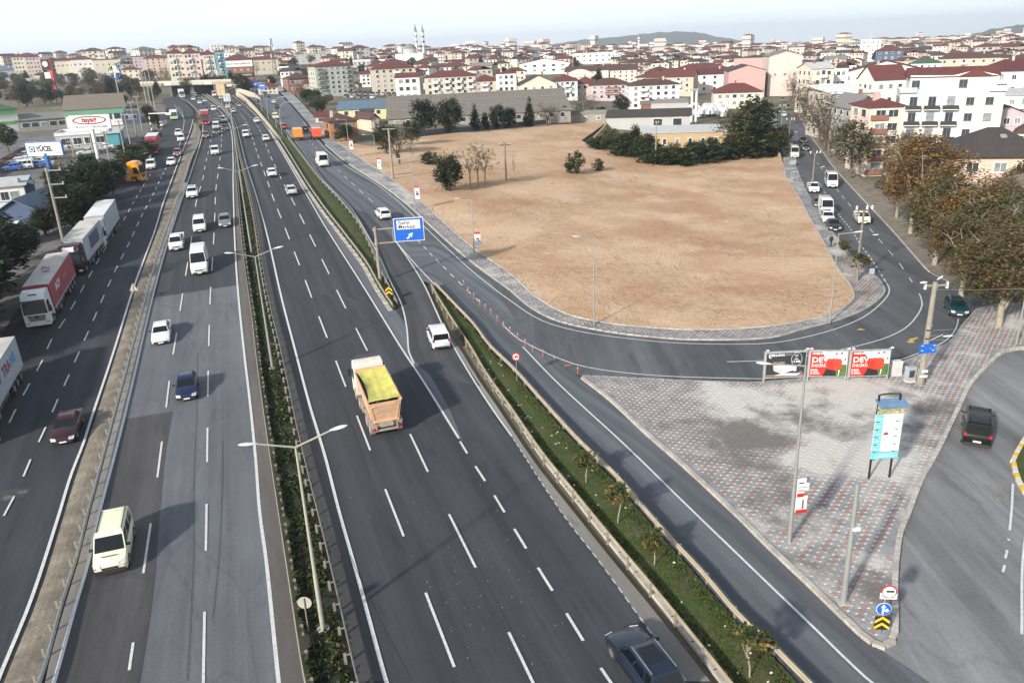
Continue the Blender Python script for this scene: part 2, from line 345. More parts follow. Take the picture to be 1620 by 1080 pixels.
def mixmat(name, c1, c2, sc=.4, lo=.45, hi=.6, fine=.15, rough=.9, bump=.4, c3=None, sc3=.15, lo3=.55, hi3=.65, c4=None, sc4=.1, lo4=.58, hi4=.68, spots=((), ())):
    m = bpy.data.materials.new(name); m.use_nodes = True; MATS[name] = m; nt = m.node_tree; l = nt.links
    b = nt.nodes['Principled BSDF']; b.inputs['Roughness'].default_value = rough; b.inputs['Specular IOR Level'].default_value = .2
    t = nd(nt, 'ShaderNodeNewGeometry').outputs['Position']
    def noise(s_, d=7, r=.65):
        q = nd(nt, 'ShaderNodeTexNoise', Scale=s_, Detail=d, Roughness=r); l.new(t, q.inputs['Vector']); return q.outputs['Fac']
    r = nd(nt, 'ShaderNodeValToRGB'); e = r.color_ramp.elements; e[0].position, e[1].position = lo, hi; e[0].color = (*c1, 1); e[1].color = (*c2, 1); l.new(noise(sc), r.inputs['Fac']); c = r.outputs['Color']
    for k, (cc, s_, lo_, hi_) in enumerate(((c3, sc3, lo3, hi3), (c4, sc4, lo4, hi4))):
        if not cc: continue
        q = nd(nt, 'ShaderNodeTexNoise', Scale=s_, Detail=9.0, Roughness=.68); mv = nd(nt, 'ShaderNodeMapping'); mv.inputs['Location'].default_value = (k * 31.7, k * 11, 0); l.new(t, mv.inputs['Vector']); l.new(mv.outputs['Vector'], q.inputs['Vector'])
        r3 = nd(nt, 'ShaderNodeValToRGB'); e = r3.color_ramp.elements; e[0].position, e[1].position = lo_, hi_; e[0].color = (0, 0, 0, 1); e[1].color = (.92, .92, .92, 1); fo = q.outputs['Fac']
        for (sx_, sy_, sr_, sa_) in spots[k]:          # a spill or a stain with a place of its own
            ds = nd(nt, 'ShaderNodeVectorMath', operation='DISTANCE'); l.new(t, ds.inputs[0]); ds.inputs[1].default_value = (sx_, sy_, 0)
            fl = nd(nt, 'ShaderNodeMapRange'); [setattr(fl.inputs[n_], 'default_value', v_) for n_, v_ in (('From Min', 0), ('From Max', sr_), ('To Min', sa_), ('To Max', 0))]; l.new(ds.outputs['Value'], fl.inputs['Value'])
            ad = nd(nt, 'ShaderNodeMath', operation='ADD'); l.new(fo, ad.inputs[0]); l.new(fl.outputs['Result'], ad.inputs[1]); fo = ad.outputs[0]
        l.new(fo, r3.inputs['Fac'])
        x = nd(nt, 'ShaderNodeMixRGB'); x.inputs['Color2'].default_value = (*cc, 1); l.new(r3.outputs['Color'], x.inputs['Fac']); l.new(c, x.inputs['Color1']); c = x.outputs['Color']
    g = nd(nt, 'ShaderNodeMapRange'); [setattr(g.inputs[k], 'default_value', v) for k, v in (('From Min', .3), ('From Max', .7), ('To Min', 1 - fine), ('To Max', 1 + fine))]; l.new(noise(9, 4, .75), g.inputs['Value'])
    y = nd(nt, 'ShaderNodeMixRGB', blend_type='MULTIPLY'); y.inputs['Fac'].default_value = 1; l.new(c, y.inputs['Color1']); l.new(g.outputs['Result'], y.inputs['Color2']); l.new(y.outputs['Color'], b.inputs['Base Color'])
    bp = nd(nt, 'ShaderNodeBump'); bp.inputs['Strength'].default_value = bump; bp.inputs['Distance'].default_value = .1; l.new(noise(4), bp.inputs['Height']); l.new(bp.outputs['Normal'], b.inputs['Normal'])
    return m
mixmat('wild_ground', (.11, .10, .065), (.17, .145, .105), .05, .4, .6, .25, c3=(.08, .085, .04), sc3=.03)
mixmat('verge_soil', (.042, .066, .018), (.07, .07, .032), .5, .42, .62, .3, c3=(.14, .125, .1), sc3=.35, lo3=.62, hi3=.72)
mixmat('median_soil', (.022, .028, .016), (.05, .045, .03), .6, .42, .62, .3)
mixmat('dirt_strip', (.15, .13, .105), (.23, .2, .165), .7, .4, .62, .25, c3=(.09, .08, .06), sc3=.9, lo3=.6, hi3=.7)
mixmat('yard_concrete', (.10, .10, .097), (.16, .155, .145), .2, .4, .6, .15)
_sp = lambda L_: tuple((at(x, y).x, at(x, y).y, r, a) for x, y, r, a in L_)
DUST = dict(spots=(_sp([(1350, 630, 9, .16), (1400, 700, 8, .16), (1150, 650, 7, .1), (1425, 800, 5, .16), (1180, 640, 6, .1), (1290, 720, 5, .1)]), _sp([(1205, 705, 5, .15), (1265, 820, 4.5, .14), (1372, 940, 4, .16), (1225, 765, 4, .12)])), c3=(.47, .455, .43), sc3=.13, lo3=.52, hi3=.64, c4=(.14, .13, .12), sc4=.085, lo4=.55, hi4=.64)
mixmat('grey_paver', (.17, .175, .185), (.25, .25, .255), .5, .4, .6, .2, **DUST)
mixmat('plaza_paver', (.19, .195, .205), (.27, .27, .275), .8, .4, .6, .2, **DUST)
mixmat('red_paver', (.25, .15, .125), (.31, .195, .165), .8, .4, .6, .2, **DUST)
mixmat('white_paver', (.5, .485, .46), (.62, .6, .57), .8, .4, .6, .12, **DUST)
mixmat('kerb_concrete', (.3, .28, .25), (.42, .395, .355), .9, .4, .6, .2)
mixmat('hill_forest', (.025, .04, .025), (.05, .065, .035), .012, .4, .6, .3, bump=1)

# ------------------------------------------------------------------ the ground sheet
def ground():
    ys = [-120 + 12 * i for i in range(12)]; y = 24.0
    while y < 8500: ys.append(y); y *= 1.03
    us = [-1.15 + 2.3 * i / 130 for i in range(131)]; mb = MB(); mb.uv = []
    for y in ys:
        w = max(y, 0) + 90
        for u in us: x = u * w; mb.v.append((x, y, T(x, y) - .12 - .0012 * max(y, 0))); mb.uv.append((x, y))
    n = len(us)
    for i in range(len(ys) - 1):
        for j in range(n - 1): k = i * n + j; mb.f.append((k, k + 1, k + n + 1, k + n)); mb.m.append(0)
    obj('ground', mb.mesh('ground', MATS['wild_ground'], fix=False), kind='structure')
ground()
def hill(name, prof, dist, depth, mat):
    """a ridge whose skyline was surveyed as (px, py) pairs"""
    mb = MB(); n = len(prof); rows = 14; r = random.Random(3)
    for k in range(rows + 1):
        s = k / rows
        for i, (px, py) in enumerate(prof):
            rx, ry, rz = ray(px, py); d = dist / ry; top = CAM_H + rz * d; base = -70
            f = sin(pi * min(s, 1) * .5) ** .8 if s <= .6 else 1
            f = min(1, s / .55); f = f * f * (3 - 2 * f); yy = dist - depth * (1 - s / .55)
            zz = base + (top - base) * f + (r.uniform(-4, 4) if 0 < f < 1 else 0)
            if s > .55: zz = top - (top - base) * ((s - .55) / .45) ** 1.5
            mb.v.append((rx * d * yy / dist, yy, zz))
    for k in range(rows):
        for i in range(n - 1): a = k * n + i; mb.f.append((a, a + 1, a + n + 1, a + n)); mb.m.append(0)
    obj(name, mb.mesh(name, mat, smooth=60), kind='structure')
def fine(prof, step=6, amp=.8, seed=1):
    r = random.Random(seed); out = []
    for (x0, y0), (x1, y1) in zip(prof, prof[1:]):
        k = max(1, int((x1 - x0) / step))
        for i in range(k): t = i / k; out.append((x0 + (x1 - x0) * t, y0 + (y1 - y0) * t + r.uniform(-amp, amp)))
    return out + [prof[-1]]
hill('hill', fine([(800, 82), (860, 73), (905, 65), (950, 61), (1000, 56), (1040, 51), (1080, 49.5), (1105, 51), (1135, 58), (1165, 63), (1200, 70), (1260, 82)]), 5200, 900, MATS['hill_forest'])
hill('hill', fine([(1440, 84), (1490, 70), (1505, 60), (1530, 56), (1552, 51), (1565, 47), (1590, 43), (1620, 39), (1680, 34), (1760, 34), (1850, 50)]), 3600, 700, MATS['hill_forest'])

# ------------------------------------------------------------------ surveyed road lines (photo pixels)
E1 = [(-40, 1175), (0, 1072), (50, 950), (94, 815), (112, 755), (132, 704), (147, 657), (181, 555), (210, 462), (230, 407), (245, 367), (257, 327), (275, 277), (292, 233), (302, 205), (306, 190)]
E2 = [(60, 1160), (87, 1079), (117, 970), (140, 892), (157, 815), (195, 670), (222, 555), (242, 470), (262, 397), (280, 340), (297, 290), (307, 260), (316, 232), (321, 208), (320, 190), (312, 176), (300, 165), (285, 155), (272, 148)]
L1 = [(195, 1110), (205, 1062), (230, 890), (250, 752), (262, 657), (271, 584), (281, 520), (292, 449), (302, 388), (312, 315), (320, 290), (326, 258), (332, 232), (336, 210), (336, 195), (329, 180), (317, 167), (304, 157), (292, 149)]
L2 = [(322, 1110), (323, 1030), (326, 880), (328, 740), (330, 577), (333, 470), (338, 387), (340, 345), (342, 300), (346, 272), (350, 235), (351, 213), (350, 198), (345, 183), (335, 170), (322, 159), (308, 150)]
E3 = [(446, 1120), (441, 1079), (432, 990), (422, 892), (411, 810), (405, 730), (396, 640), (386, 555), (377, 465), (372, 390), (370, 330), (369, 290), (369, 255), (367, 215), (363, 198), (355, 185), (342, 172), (328, 161), (315, 151)]
RL = [(490, 1120), (481, 1079), (459, 935), (440, 810), (429, 737), (420, 675), (406, 570), (400, 515), (386, 415), (375, 300), (373, 255), (370, 213), (366, 196), (357, 182), (345, 170), (332, 160), (320, 151)]
RR = [(576, 1120), (565, 1079), (540, 970), (517, 872), (503, 815), (472, 687), (459, 625), (444, 555), (430, 497), (417, 430), (405, 350), (394, 300), (382, 252), (374, 213), (369, 195), (360, 180), (350, 169), (338, 159), (327, 151)]
E4 = [(622, 1110), (611, 1079), (565, 910), (537, 812), (515, 725), (490, 642), (467, 555), (445, 470), (425, 382), (405, 309), (390, 262), (380, 222), (373, 196), (362, 179), (352, 167), (342, 158), (332, 151)]
L3 = [(726, 1075), (694, 992), (628, 822), (579, 696), (544, 605), (522, 547), (500, 490), (476, 426), (455, 372), (434, 319), (424, 290), (408, 246), (398, 215), (390, 195), (380, 181), (367, 168), (352, 155)]
L4 = [(845, 1085), (810, 1012), (760, 914), (714, 822), (684, 762), (640, 670), (571, 536), (545, 485), (514, 421), (479, 350), (449, 292), (428, 248), (415, 215), (403, 194), (391, 181), (376, 167), (360, 154)]
E5 = [(726, 695), (692, 640), (665, 597), (637, 555), (600, 495), (567, 442), (540, 400), (507, 347), (474, 290), (442, 235), (420, 200), (405, 184), (389, 169), (368, 152)]
L5 = [(1000, 1130), (964, 1079), (930, 1027), (886, 955), (857, 909), (819, 847), (782, 785), (740, 720), (728, 700)]
BW1 = [(622, 492), (600, 458), (580, 422), (545, 375), (512, 332), (483, 289), (445, 227), (430, 205), (405, 176), (385, 160), (372, 149)]     # wedge rail, motorway side
BW2 = [(630, 488), (615, 457), (600, 430), (590, 402), (567, 357), (535, 317), (508, 289), (487, 262), (455, 220), (440, 200), (418, 175), (398, 160), (382, 148)]
BS1 = [(683, 458), (692, 475), (717, 515), (745, 557), (770, 600), (810, 657), (860, 730), (910, 792), (928, 815), (985, 885), (1035, 945), (1085, 1007), (1142, 1079), (1190, 1140)]   # second verge, motorway side
BS2 = [(688, 456), (717, 487), (750, 522), (773, 554), (810, 590), (847, 632), (885, 675), (922, 715), (972, 762), (1015, 814), (1052, 857), (1110, 920), (1172, 995), (1215, 1032), (1260, 1079), (1320, 1140)]
RD1 = [(1460, 1145), (1375, 1079), (1290, 997), (1215, 925), (1100, 814), (985, 702), (885, 610), (827, 550), (760, 480), (705, 427), (660, 381)]   # lot side line of the service road
RE = [(375, 100)]
OUT = [(404, 118), (430, 140), (455, 165), (480, 195), (510, 232), (545, 262), (591, 290), (630, 320), (655, 344), (705, 392), (755, 437), (810, 479), (860, 510), (922, 527), (1010, 539), (1085, 545), (1215, 545), (1265, 537), (1322, 522), (1365, 504), (1390, 485), (1404, 470), (1407, 458), (1400, 446)]
K1 = [(433, 138), (458, 163), (484, 193), (515, 230), (552, 260), (599, 290), (642, 322), (680, 357), (730, 402), (770, 433), (810, 463), (840, 488), (885, 510), (960, 526), (1035, 535), (1097, 539), (1215, 536), (1277, 520), (1327, 507), (1365, 492), (1390, 475), (1399, 462), (1395, 452), (1385, 440), (1362, 420), (1340, 400), (1327, 382), (1315, 367), (1297, 337), (1282, 317), (1269, 290), (1260, 268), (1250, 248), (1242, 225), (1232, 200), (1228, 180)]
K2 = [(449, 137), (474, 161), (502, 192), (535, 228), (575, 256), (622, 287), (662, 318), (705, 357), (755, 400), (810, 438), (847, 472), (897, 500), (947, 512), (1010, 520), (1110, 525), (1210, 520), (1277, 510), (1315, 500), (1340, 487), (1350, 477), (1350, 466), (1345, 455), (1327, 430), (1315, 410), (1295, 372), (1282, 350), (1265, 317), (1247, 290), (1240, 268), (1234, 250), (1227, 225), (1220, 200), (1216, 180)]
SR = [(1560, 470), (1500, 447), (1470, 432), (1449, 409), (1415, 370), (1375, 327), (1340, 290), (1318, 265), (1300, 240), (1285, 220), (1270, 195), (1262, 178)]     # far edge of the street

# carriageways (each a sheet), newest asphalt over old
strip('left_carriageway', E2, RL, MATS['dark_asphalt'], .05, 6)
strip('right_carriageway', RR, [(1175, 1145), (1125, 1079), (1068, 1007), (1018, 945), (968, 885), (912, 815), (845, 730), (795, 655), (757, 600), (730, 555), (705, 520), (680, 490), (655, 470), (628, 494), (600, 460), (578, 424), (543, 377), (509, 333), (480, 290), (442, 228), (427, 206), (402, 177), (382, 161), (369, 150)], MATS['dark_asphalt'], .05, 8)
# older grey stretch of the left carriageway and its patches
strip('old_pavement', [(60, 1160), (87, 1079), (117, 970), (140, 892), (157, 815), (195, 670), (222, 555), (240, 473)], [(490, 1120), (481, 1079), (459, 935), (440, 810), (429, 737), (420, 675), (406, 570), (399, 505), (390, 450)], MATS['old_asphalt'], .06, 6)
strip('pavement_patch', [(62, 1160), (90, 1079), (120, 970), (143, 892), (160, 815), (198, 664)], [(205, 1160), (222, 1079), (243, 940), (252, 830), (262, 720), (274, 652)], MATS['brown_asphalt'], .068, 4)
strip('road_shoulder', [(449, 1120), (444, 1079), (435, 990), (425, 892), (414, 810), (408, 730), (399, 640), (389, 555), (380, 465), (375, 390), (373, 330), (371, 290), (371, 255)], [(489, 1120), (480, 1079), (458, 935), (439, 810), (428, 737), (419, 675), (405, 570), (399, 515), (385, 415), (374, 300), (372, 257)], MATS['shoulder_asphalt'], .076, 2)
strip('road_shoulder', [(64, 1120), (71, 1079), (100, 970), (126, 885), (143, 815), (181, 670), (211, 555), (233, 470), (254, 397), (274, 340), (292, 290)], [(76, 1120), (84, 1079), (114, 970), (138, 890), (155, 815), (193, 670), (220, 555), (240, 470), (261, 397), (279, 340), (296, 290)], MATS['gutter_concrete'], .078, 2)
strip('road_shoulder', [(566, 1079), (541, 970), (518, 872), (504, 815), (473, 687), (460, 625), (445, 555), (431, 497), (418, 430), (406, 350)], [(606, 1079), (560, 910), (533, 812), (511, 725), (487, 642), (463, 555), (442, 470), (422, 382), (403, 309)], MATS['brown_asphalt'], .062, 2)
# light shoulder of the right carriageway beside the wedge and gore, and along the second verge
strip('road_shoulder', [(728, 695), (694, 640), (668, 597), (640, 555), (603, 495), (570, 442), (543, 400), (510, 347), (477, 290), (444, 235), (422, 200)], [(732, 699), (712, 650), (684, 600), (655, 535), (628, 495), (596, 455), (577, 424), (541, 376), (508, 333), (479, 290), (443, 230)], MATS['old_asphalt'], .062, 3)
strip('road_shoulder', [(1085, 1079), (1017, 985), (950, 892), (892, 817), (810, 692), (780, 650), (755, 612), (722, 557), (702, 520), (690, 492)], [(1124, 1079), (1067, 1007), (1017, 945), (967, 885), (911, 815), (844, 730), (794, 655), (756, 600), (729, 555), (704, 520), (691, 490)], MATS['gutter_concrete'], .064, 3)
# slip ramp between the wedge and the second verge
strip('slip_ramp', [(690, 600), (657, 577), (647, 555), (644, 522), (635, 482), (617, 445), (600, 407), (575, 362), (555, 330)], [(760, 612), (722, 557), (702, 520), (685, 482), (670, 450), (645, 410), (625, 382), (600, 358), (580, 338)], MATS['ramp_asphalt'], .07, 4)
# right service road and the turning lane round the lot
strip('right_service_road', [(1330, 1145), (1262, 1079), (1217, 1030), (1174, 993), (1112, 918), (1054, 855), (1017, 812), (974, 760), (924, 713), (887, 673), (849, 630), (812, 588), (775, 552), (752, 520), (719, 485), (692, 455), (650, 440), (617, 447), (602, 430), (592, 402), (569, 357), (537, 317), (510, 289), (489, 262), (457, 220), (442, 200), (420, 175), (400, 160), (384, 148)],
      [(1560, 1145), (1395, 1027), (1362, 1007), (1265, 914), (1170, 821), (1085, 742), (1022, 687), (965, 634), (922, 602), (880, 560), (850, 508), (810, 466), (770, 436), (730, 405), (680, 360), (642, 325), (599, 292), (552, 262), (515, 232), (484, 195), (458, 165), (433, 140), (420, 130)], MATS['right_asphalt'], .05, 8)
region('turning_lane', [(770, 436), (810, 463), (840, 488), (885, 510), (960, 526), (1035, 535), (1097, 539), (1215, 536), (1277, 520), (1327, 507), (1365, 492), (1390, 475), (1399, 462), (1395, 452), (1385, 440), (1362, 420), (1340, 400), (1400, 360), (1449, 405), (1470, 428), (1500, 447), (1560, 470), (1600, 455), (1610, 478), (1548, 490), (1525, 515), (1502, 545), (1475, 558), (1405, 585), (1205, 609), (1135, 608), (1060, 606), (985, 602), (922, 599), (880, 570), (830, 530)], MATS['street_asphalt'], .058, 2.5)
strip('street', [(1369, 425), (1340, 402), (1327, 383), (1315, 368), (1297, 338), (1282, 318), (1269, 291), (1260, 269), (1250, 249), (1242, 226), (1232, 201), (1228, 181)], [(1470, 432), (1449, 409), (1415, 370), (1390, 343), (1375, 327), (1340, 290), (1318, 265), (1300, 240), (1285, 220), (1270, 195), (1258, 181)], MATS['street_asphalt'], .05, 5)
# left service road with its truck lay-by
LSRL = [(-330, 1120), (-240, 950), (-150, 800), (-95, 700), (-40, 600), (25, 500), (75, 425), (110, 372), (140, 335), (165, 310), (192, 290), (205, 262), (232, 240), (248, 215), (262, 195), (268, 180), (262, 168), (256, 158)]
strip('left_service_road', LSRL, [(-32, 1175), (8, 1072), (58, 950), (101, 815), (119, 755), (137, 704), (152, 657), (186, 555), (214, 462), (234, 407), (249, 367), (261, 327), (279, 277), (294, 233), (304, 205), (306, 190), (304, 175), (296, 165), (285, 152)], MATS['service_asphalt'], .045, 8)
strip('separator', [(-29, 1175), (11, 1072), (61, 950), (103, 815), (121, 755), (139, 704), (154, 657), (187, 555), (215, 462), (235, 407), (250, 367), (262, 327), (280, 277), (295, 233), (305, 208), (307, 196)],
      [(34, 1160), (66, 1079), (95, 970), (121, 885), (139, 815), (177, 670), (208, 555), (230, 470), (251, 397), (272, 340), (290, 290), (302, 255), (313, 228), (317, 208), (311, 196)], MATS['dirt_strip'], .12, 4, zfun=lambda i, j: .1 * sin(pi * j))
strip('median', [(489, 1120), (481, 1079), (459, 935), (440, 810), (429, 737), (420, 675), (406, 570), (400, 515), (386, 415), (375, 300), (373, 255), (370, 213), (366, 196), (357, 182), (345, 170), (332, 160)], [(574, 1120), (564, 1079), (539, 970), (516, 872), (502, 815), (471, 687), (458, 625), (443, 555), (429, 497), (416, 430), (404, 350), (393, 300), (381, 252), (373, 213), (368, 196), (359, 181), (349, 170), (337, 160)], MATS['median_soil'], .07, 4, zfun=lambda i, j: .12 * sin(pi * j))
strip('verge', BW1, BW2, MATS['verge_soil'], .1, 4, zfun=lambda i, j: .15 * sin(pi * j))
strip('verge', BS1, BS2, MATS['verge_soil'], .1, 5, zfun=lambda i, j: .15 * sin(pi * j))
# pavement round the lot, the lot itself, the plaza
strip('footpath', K1, K2, MATS['grey_paver'], .14, 4, step=2)
LOT = [(503, 193), (536, 229), (576, 257), (622, 288), (662, 319), (705, 358), (755, 401), (810, 439), (847, 473), (897, 501), (947, 513), (1010, 521), (1110, 526), (1210, 521), (1277, 511), (1315, 501), (1340, 488), (1350, 478), (1350, 467), (1345, 456), (1327, 431), (1315, 411), (1295, 373), (1282, 351), (1265, 318), (1247, 291), (1240, 269), (1232, 250), (1215, 247), (1155, 252), (1085, 260), (1035, 261), (985, 245), (940, 235), (920, 225), (960, 196), (900, 194), (810, 205), (720, 213), (655, 220), (590, 234), (555, 230)]
region('bare_earth_lot', LOT, MATS['bare_earth'], .17, 2.5, zfun=lambda x, y: .04 * sin(x * .31) * sin(y * .23))
PLAZA = [(921, 598), (985, 601), (1060, 605), (1135, 607), (1205, 608), (1405, 583), (1440, 572), (1475, 557), (1502, 545), (1525, 515), (1548, 490), (1600, 478), (1660, 520), (1665, 548), (1620, 553), (1590, 557), (1565, 577), (1535, 610), (1515, 650), (1495, 692), (1477, 727), (1457, 762), (1435, 819), (1425, 842), (1417, 892), (1415, 935), (1415, 1005), (1407, 1019), (1395, 1024), (1380, 1019), (1362, 1005), (1315, 960), (1265, 912), (1215, 865), (1170, 819), (1085, 740), (1022, 685), (965, 632)]
plaza = region('plaza', PLAZA, MATS['plaza_paver'], .16, 2.0)
region('local_road', [(1700, 560), (1620, 555), (1590, 559), (1565, 579), (1535, 612), (1515, 652), (1495, 694), (1477, 729), (1457, 764), (1435, 821), (1425, 844), (1417, 894), (1416, 937), (1416, 1007), (1408, 1022), (1395, 1028), (1380, 1060), (1480, 1145), (1800, 1145), (1860, 900)], MATS['local_asphalt'], .045, 2.5)
region('verge', [(1640, 668), (1602, 732), (1606, 750), (1622, 783), (1700, 860), (1760, 700)], MATS['verge_soil'], .13, 2)
region('pavement', [(1560, 470), (1500, 447), (1470, 432), (1449, 409), (1415, 370), (1375, 327), (1340, 290), (1318, 265), (1300, 240), (1285, 220), (1270, 195), (1262, 178), (1285, 185), (1318, 235), (1345, 268), (1372, 292), (1440, 292), (1520, 340), (1640, 420), (1660, 500)], MATS['dirt_strip'], .04, 3)
# left forecourts and yards
region('yard', [(-500, 640), (-120, 690), (25, 495), (110, 370), (190, 288), (230, 240), (262, 195), (262, 170), (200, 178), (100, 190), (-160, 200), (-500, 300)], MATS['yard_concrete'], -.02, 5)
region('forecourt', [(190, 290), (230, 240), (250, 214), (264, 196), (266, 183), (245, 188), (222, 205), (205, 225), (190, 262)], MATS['yard_concrete'], .055, 4)

# ------------------------------------------------------------------ painted lines
P = paint
P(E1, .2); P(E2, .2); P(E3, .2); P(E4, .2); P(E5, .18)
P(L1[1:], .14, dash=(5.6, 6.2), start=-3.5); P(L2, .14, dash=(5.7, 6.0), start=1.0)
P(L3, .15, dash=(6.0, 5.8), start=0.8); P(L4, .15, dash=(6.0, 5.8), start=-2.2)
M('tar_seam', (.035, .036, .038), .8, var=.3)
for sx in ([(297, 1079), (303, 980), (306, 880), (308, 760), (311, 660), (313, 560)], [(338, 980), (346, 890), (352, 800), (353, 700)], [(556, 880), (590, 960), (650, 1079)], [(720, 830), (778, 940), (840, 1060)], [(540, 640), (560, 690), (585, 760)]): P([(x + RNG.uniform(-1.5, 1.5), y) for x, y in sx], .03, z=.088, mat=MATS['tar_seam'])
for (xa, ya), (xb, yb) in (): P([(xa, ya), ((xa + xb) / 2 + 3, (ya + yb) / 2), (xb, yb)], .05, z=.06, mat=MATS['tar_seam'])
region('manhole_patch', [(-6, 782), (10, 776), (45, 772), (50, 778), (40, 786), (8, 796), (-8, 792)], MATS['tar_seam'], .056, 1); region('manhole_cover', [(4, 788), (18, 784), (22, 788), (8, 793)], MATS['old_asphalt'], .062, 1); region('manhole_cover', [(28, 779), (42, 776), (44, 780), (30, 783)], MATS['old_asphalt'], .062, 1)
region('drain_cover', [(1318, 518.5), (1326, 517), (1328, 519), (1320, 520.5)], MATS['tar_seam'], .075, 1); region('drain_cover', [(1330, 516), (1338, 514), (1340, 516), (1332, 518)], MATS['tar_seam'], .075, 1)
region('repair_patch', [(1577, 784), (1595, 772), (1597, 790), (1590, 797), (1576, 793)], MATS['gutter_concrete'], .06, 1)
P(L5, .16, dash=(2.2, 2.0), start=.8)
P([(655, 577), (647, 559), (644, 522), (635, 482), (617, 445), (600, 407), (575, 362), (555, 330), (515, 290), (492, 258), (460, 215), (445, 195)], .15)
P([(810, 692), (780, 650), (755, 612), (722, 557), (702, 520), (685, 482), (670, 450), (645, 410), (625, 382)], .15)
P([(1085, 1079), (1017, 985), (950, 892), (892, 817), (812, 695)], .1, mat=MATS['worn_paint'], dash=(.5, .35))
P([(625, 382), (655, 417), (688, 452)], .15)
P(RD1[:-3], .15); P([(760, 480), (725, 447), (690, 412), (660, 381), (632, 357)], .14, dash=(1.4, 1.6))
P([(628, 355), (606, 336), (575, 308), (548, 283), (520, 257), (497, 232), (470, 205)], .13, dash=(3, 4))
P([(1205, 601), (1060, 597), (985, 591), (915, 580), (877, 566), (847, 552), (820, 538), (795, 515)], .14)
P(OUT[3:], .14)
P([(1400, 446), (1391, 431), (1375, 407), (1362, 390), (1351, 372), (1340, 357), (1329, 344), (1310, 315), (1296, 290)], .16, dash=(1.0, 1.0))
P([(1443, 448), (1420, 415), (1378, 366), (1355, 338), (1330, 309), (1312, 285), (1290, 255)], .13, dash=(3.0, 4.0), start=-1)
P(SR[1:], .15)
P([(1454, 466), (1459, 482), (1450, 502), (1430, 522), (1390, 540), (1310, 559), (1230, 571), (1150, 574)], .14)
P([(1516, 506), (1512, 522), (1497, 540), (1465, 556), (1407, 577)], .13)
P([(1602, 767), (1600, 810), (1595, 857)], .13, dash=(6, 1)); P([(1593, 872), (1590, 885)], .13); P([(1589, 896), (1586, 907)], .13)
P([(1650, 700), (1619, 872), (1616, 1005)], .13)
LA = [(-60, 790), (9, 682), (29, 642), (51, 602), (69, 569), (81, 540), (100, 512), (125, 469), (163, 401), (179, 376), (198, 346), (220, 307), (240, 275)]
LB = [(-35, 905), (-5, 840), (29, 775), (50, 726), (74, 675), (93, 631), (110, 594), (125, 560), (149, 506), (168, 462), (184, 427), (205, 385), (225, 342), (242, 310), (255, 283), (268, 258)]
P(LA, .14, dash=(2.6, 2.8), start=1); P(LB, .14, dash=(2.6, 2.8), start=1)
P([(284, 232), (290, 205), (291, 190), (284, 178), (275, 166)], .13); P([(291, 190), (288, 178), (282, 170)], .13)
def arrow(px0, px1, bend, name='turn_arrow'):
    a, b = at(*px0), at(*px1); d = Vector((b.x - a.x, b.y - a.y)); L = d.length; d /= L; nrm = Vector((-d.y, d.x)) * bend
    pts = [(0, -.09), (L * .55, -.09), (L * .72, .35), (L * .62, .45), (L * .62 + .1, .9), (L, .75), (L * .9, .25), (L * .82, .35), (L * .6, .09), (0, .09)]
    mb = MB(); mb.poly([on(a.x + d.x * u + nrm.x * v, a.y + d.y * u + nrm.y * v, .09) for u, v in pts]); me = mb.mesh(name, MATS['yellow_paint'], fix=False)
    if me.polygons[0].normal.z < 0: me.flip_normals()
    obj(name, me, kind='structure')
arrow((1406, 511), (1366, 526), -1); arrow((1452, 535), (1428, 540), 1); arrow((1374, 378), (1386, 392), 1); arrow((1408, 378), (1418, 392), -1)
# ------------------------------------------------------------------ vehicles
M('glass', (.008, .01, .012), .08, var=.05, spec=.4)
M('cab_glass', (.02, .028, .034), .08, var=.1, spec=.7)
M('tyre', (.018, .018, .018), .9, var=.2, scale=12); M('rim', (.42, .43, .44), .35, .8, var=.1)
M('black_trim', (.02, .02, .022), .55, var=.15); M('lamp_glass', (.42, .44, .45), .12, var=.1, scale=8, spec=.8)
M('tail_red', (.32, .015, .015), .2, var=.15); M('plate_white', (.7, .7, .68), .4, var=.05); M('amber', (.6, .22, .03), .3)
M('chrome', (.6, .6, .6), .2, 1.0); M('dark_steel', (.06, .06, .062), .6, .3, var=.25, scale=6); M('seat_grey', (.25, .25, .26), .8)
def car_paint(name, col, var=.05, rough=.28): return M('paint_' + name, col, rough, var=var, scale=1.5, coat=.35, spec=.35)
for n_, c_ in dict(white=(.6, .61, .615), ivory=(.68, .66, .5), cream=(.66, .62, .5), silver=(.42, .43, .44), grey=(.14, .145, .15), charcoal=(.05, .053, .058), black=(.005, .005, .006), navy=(.007, .013, .05), steelblue=(.010, .017, .032), maroon=(.026, .006, .008), red=(.3, .03, .03), brown=(.18, .08, .06), teal=(.005, .036, .045), orange=(.75, .28, .02), redorange=(.62, .1, .04), amber=(.6, .24, .04), green=(.16, .42, .12), lightgreen=(.35, .55, .2), blue=(.03, .12, .36), dirty=(.55, .52, .45)).items(): car_paint(n_, c_)
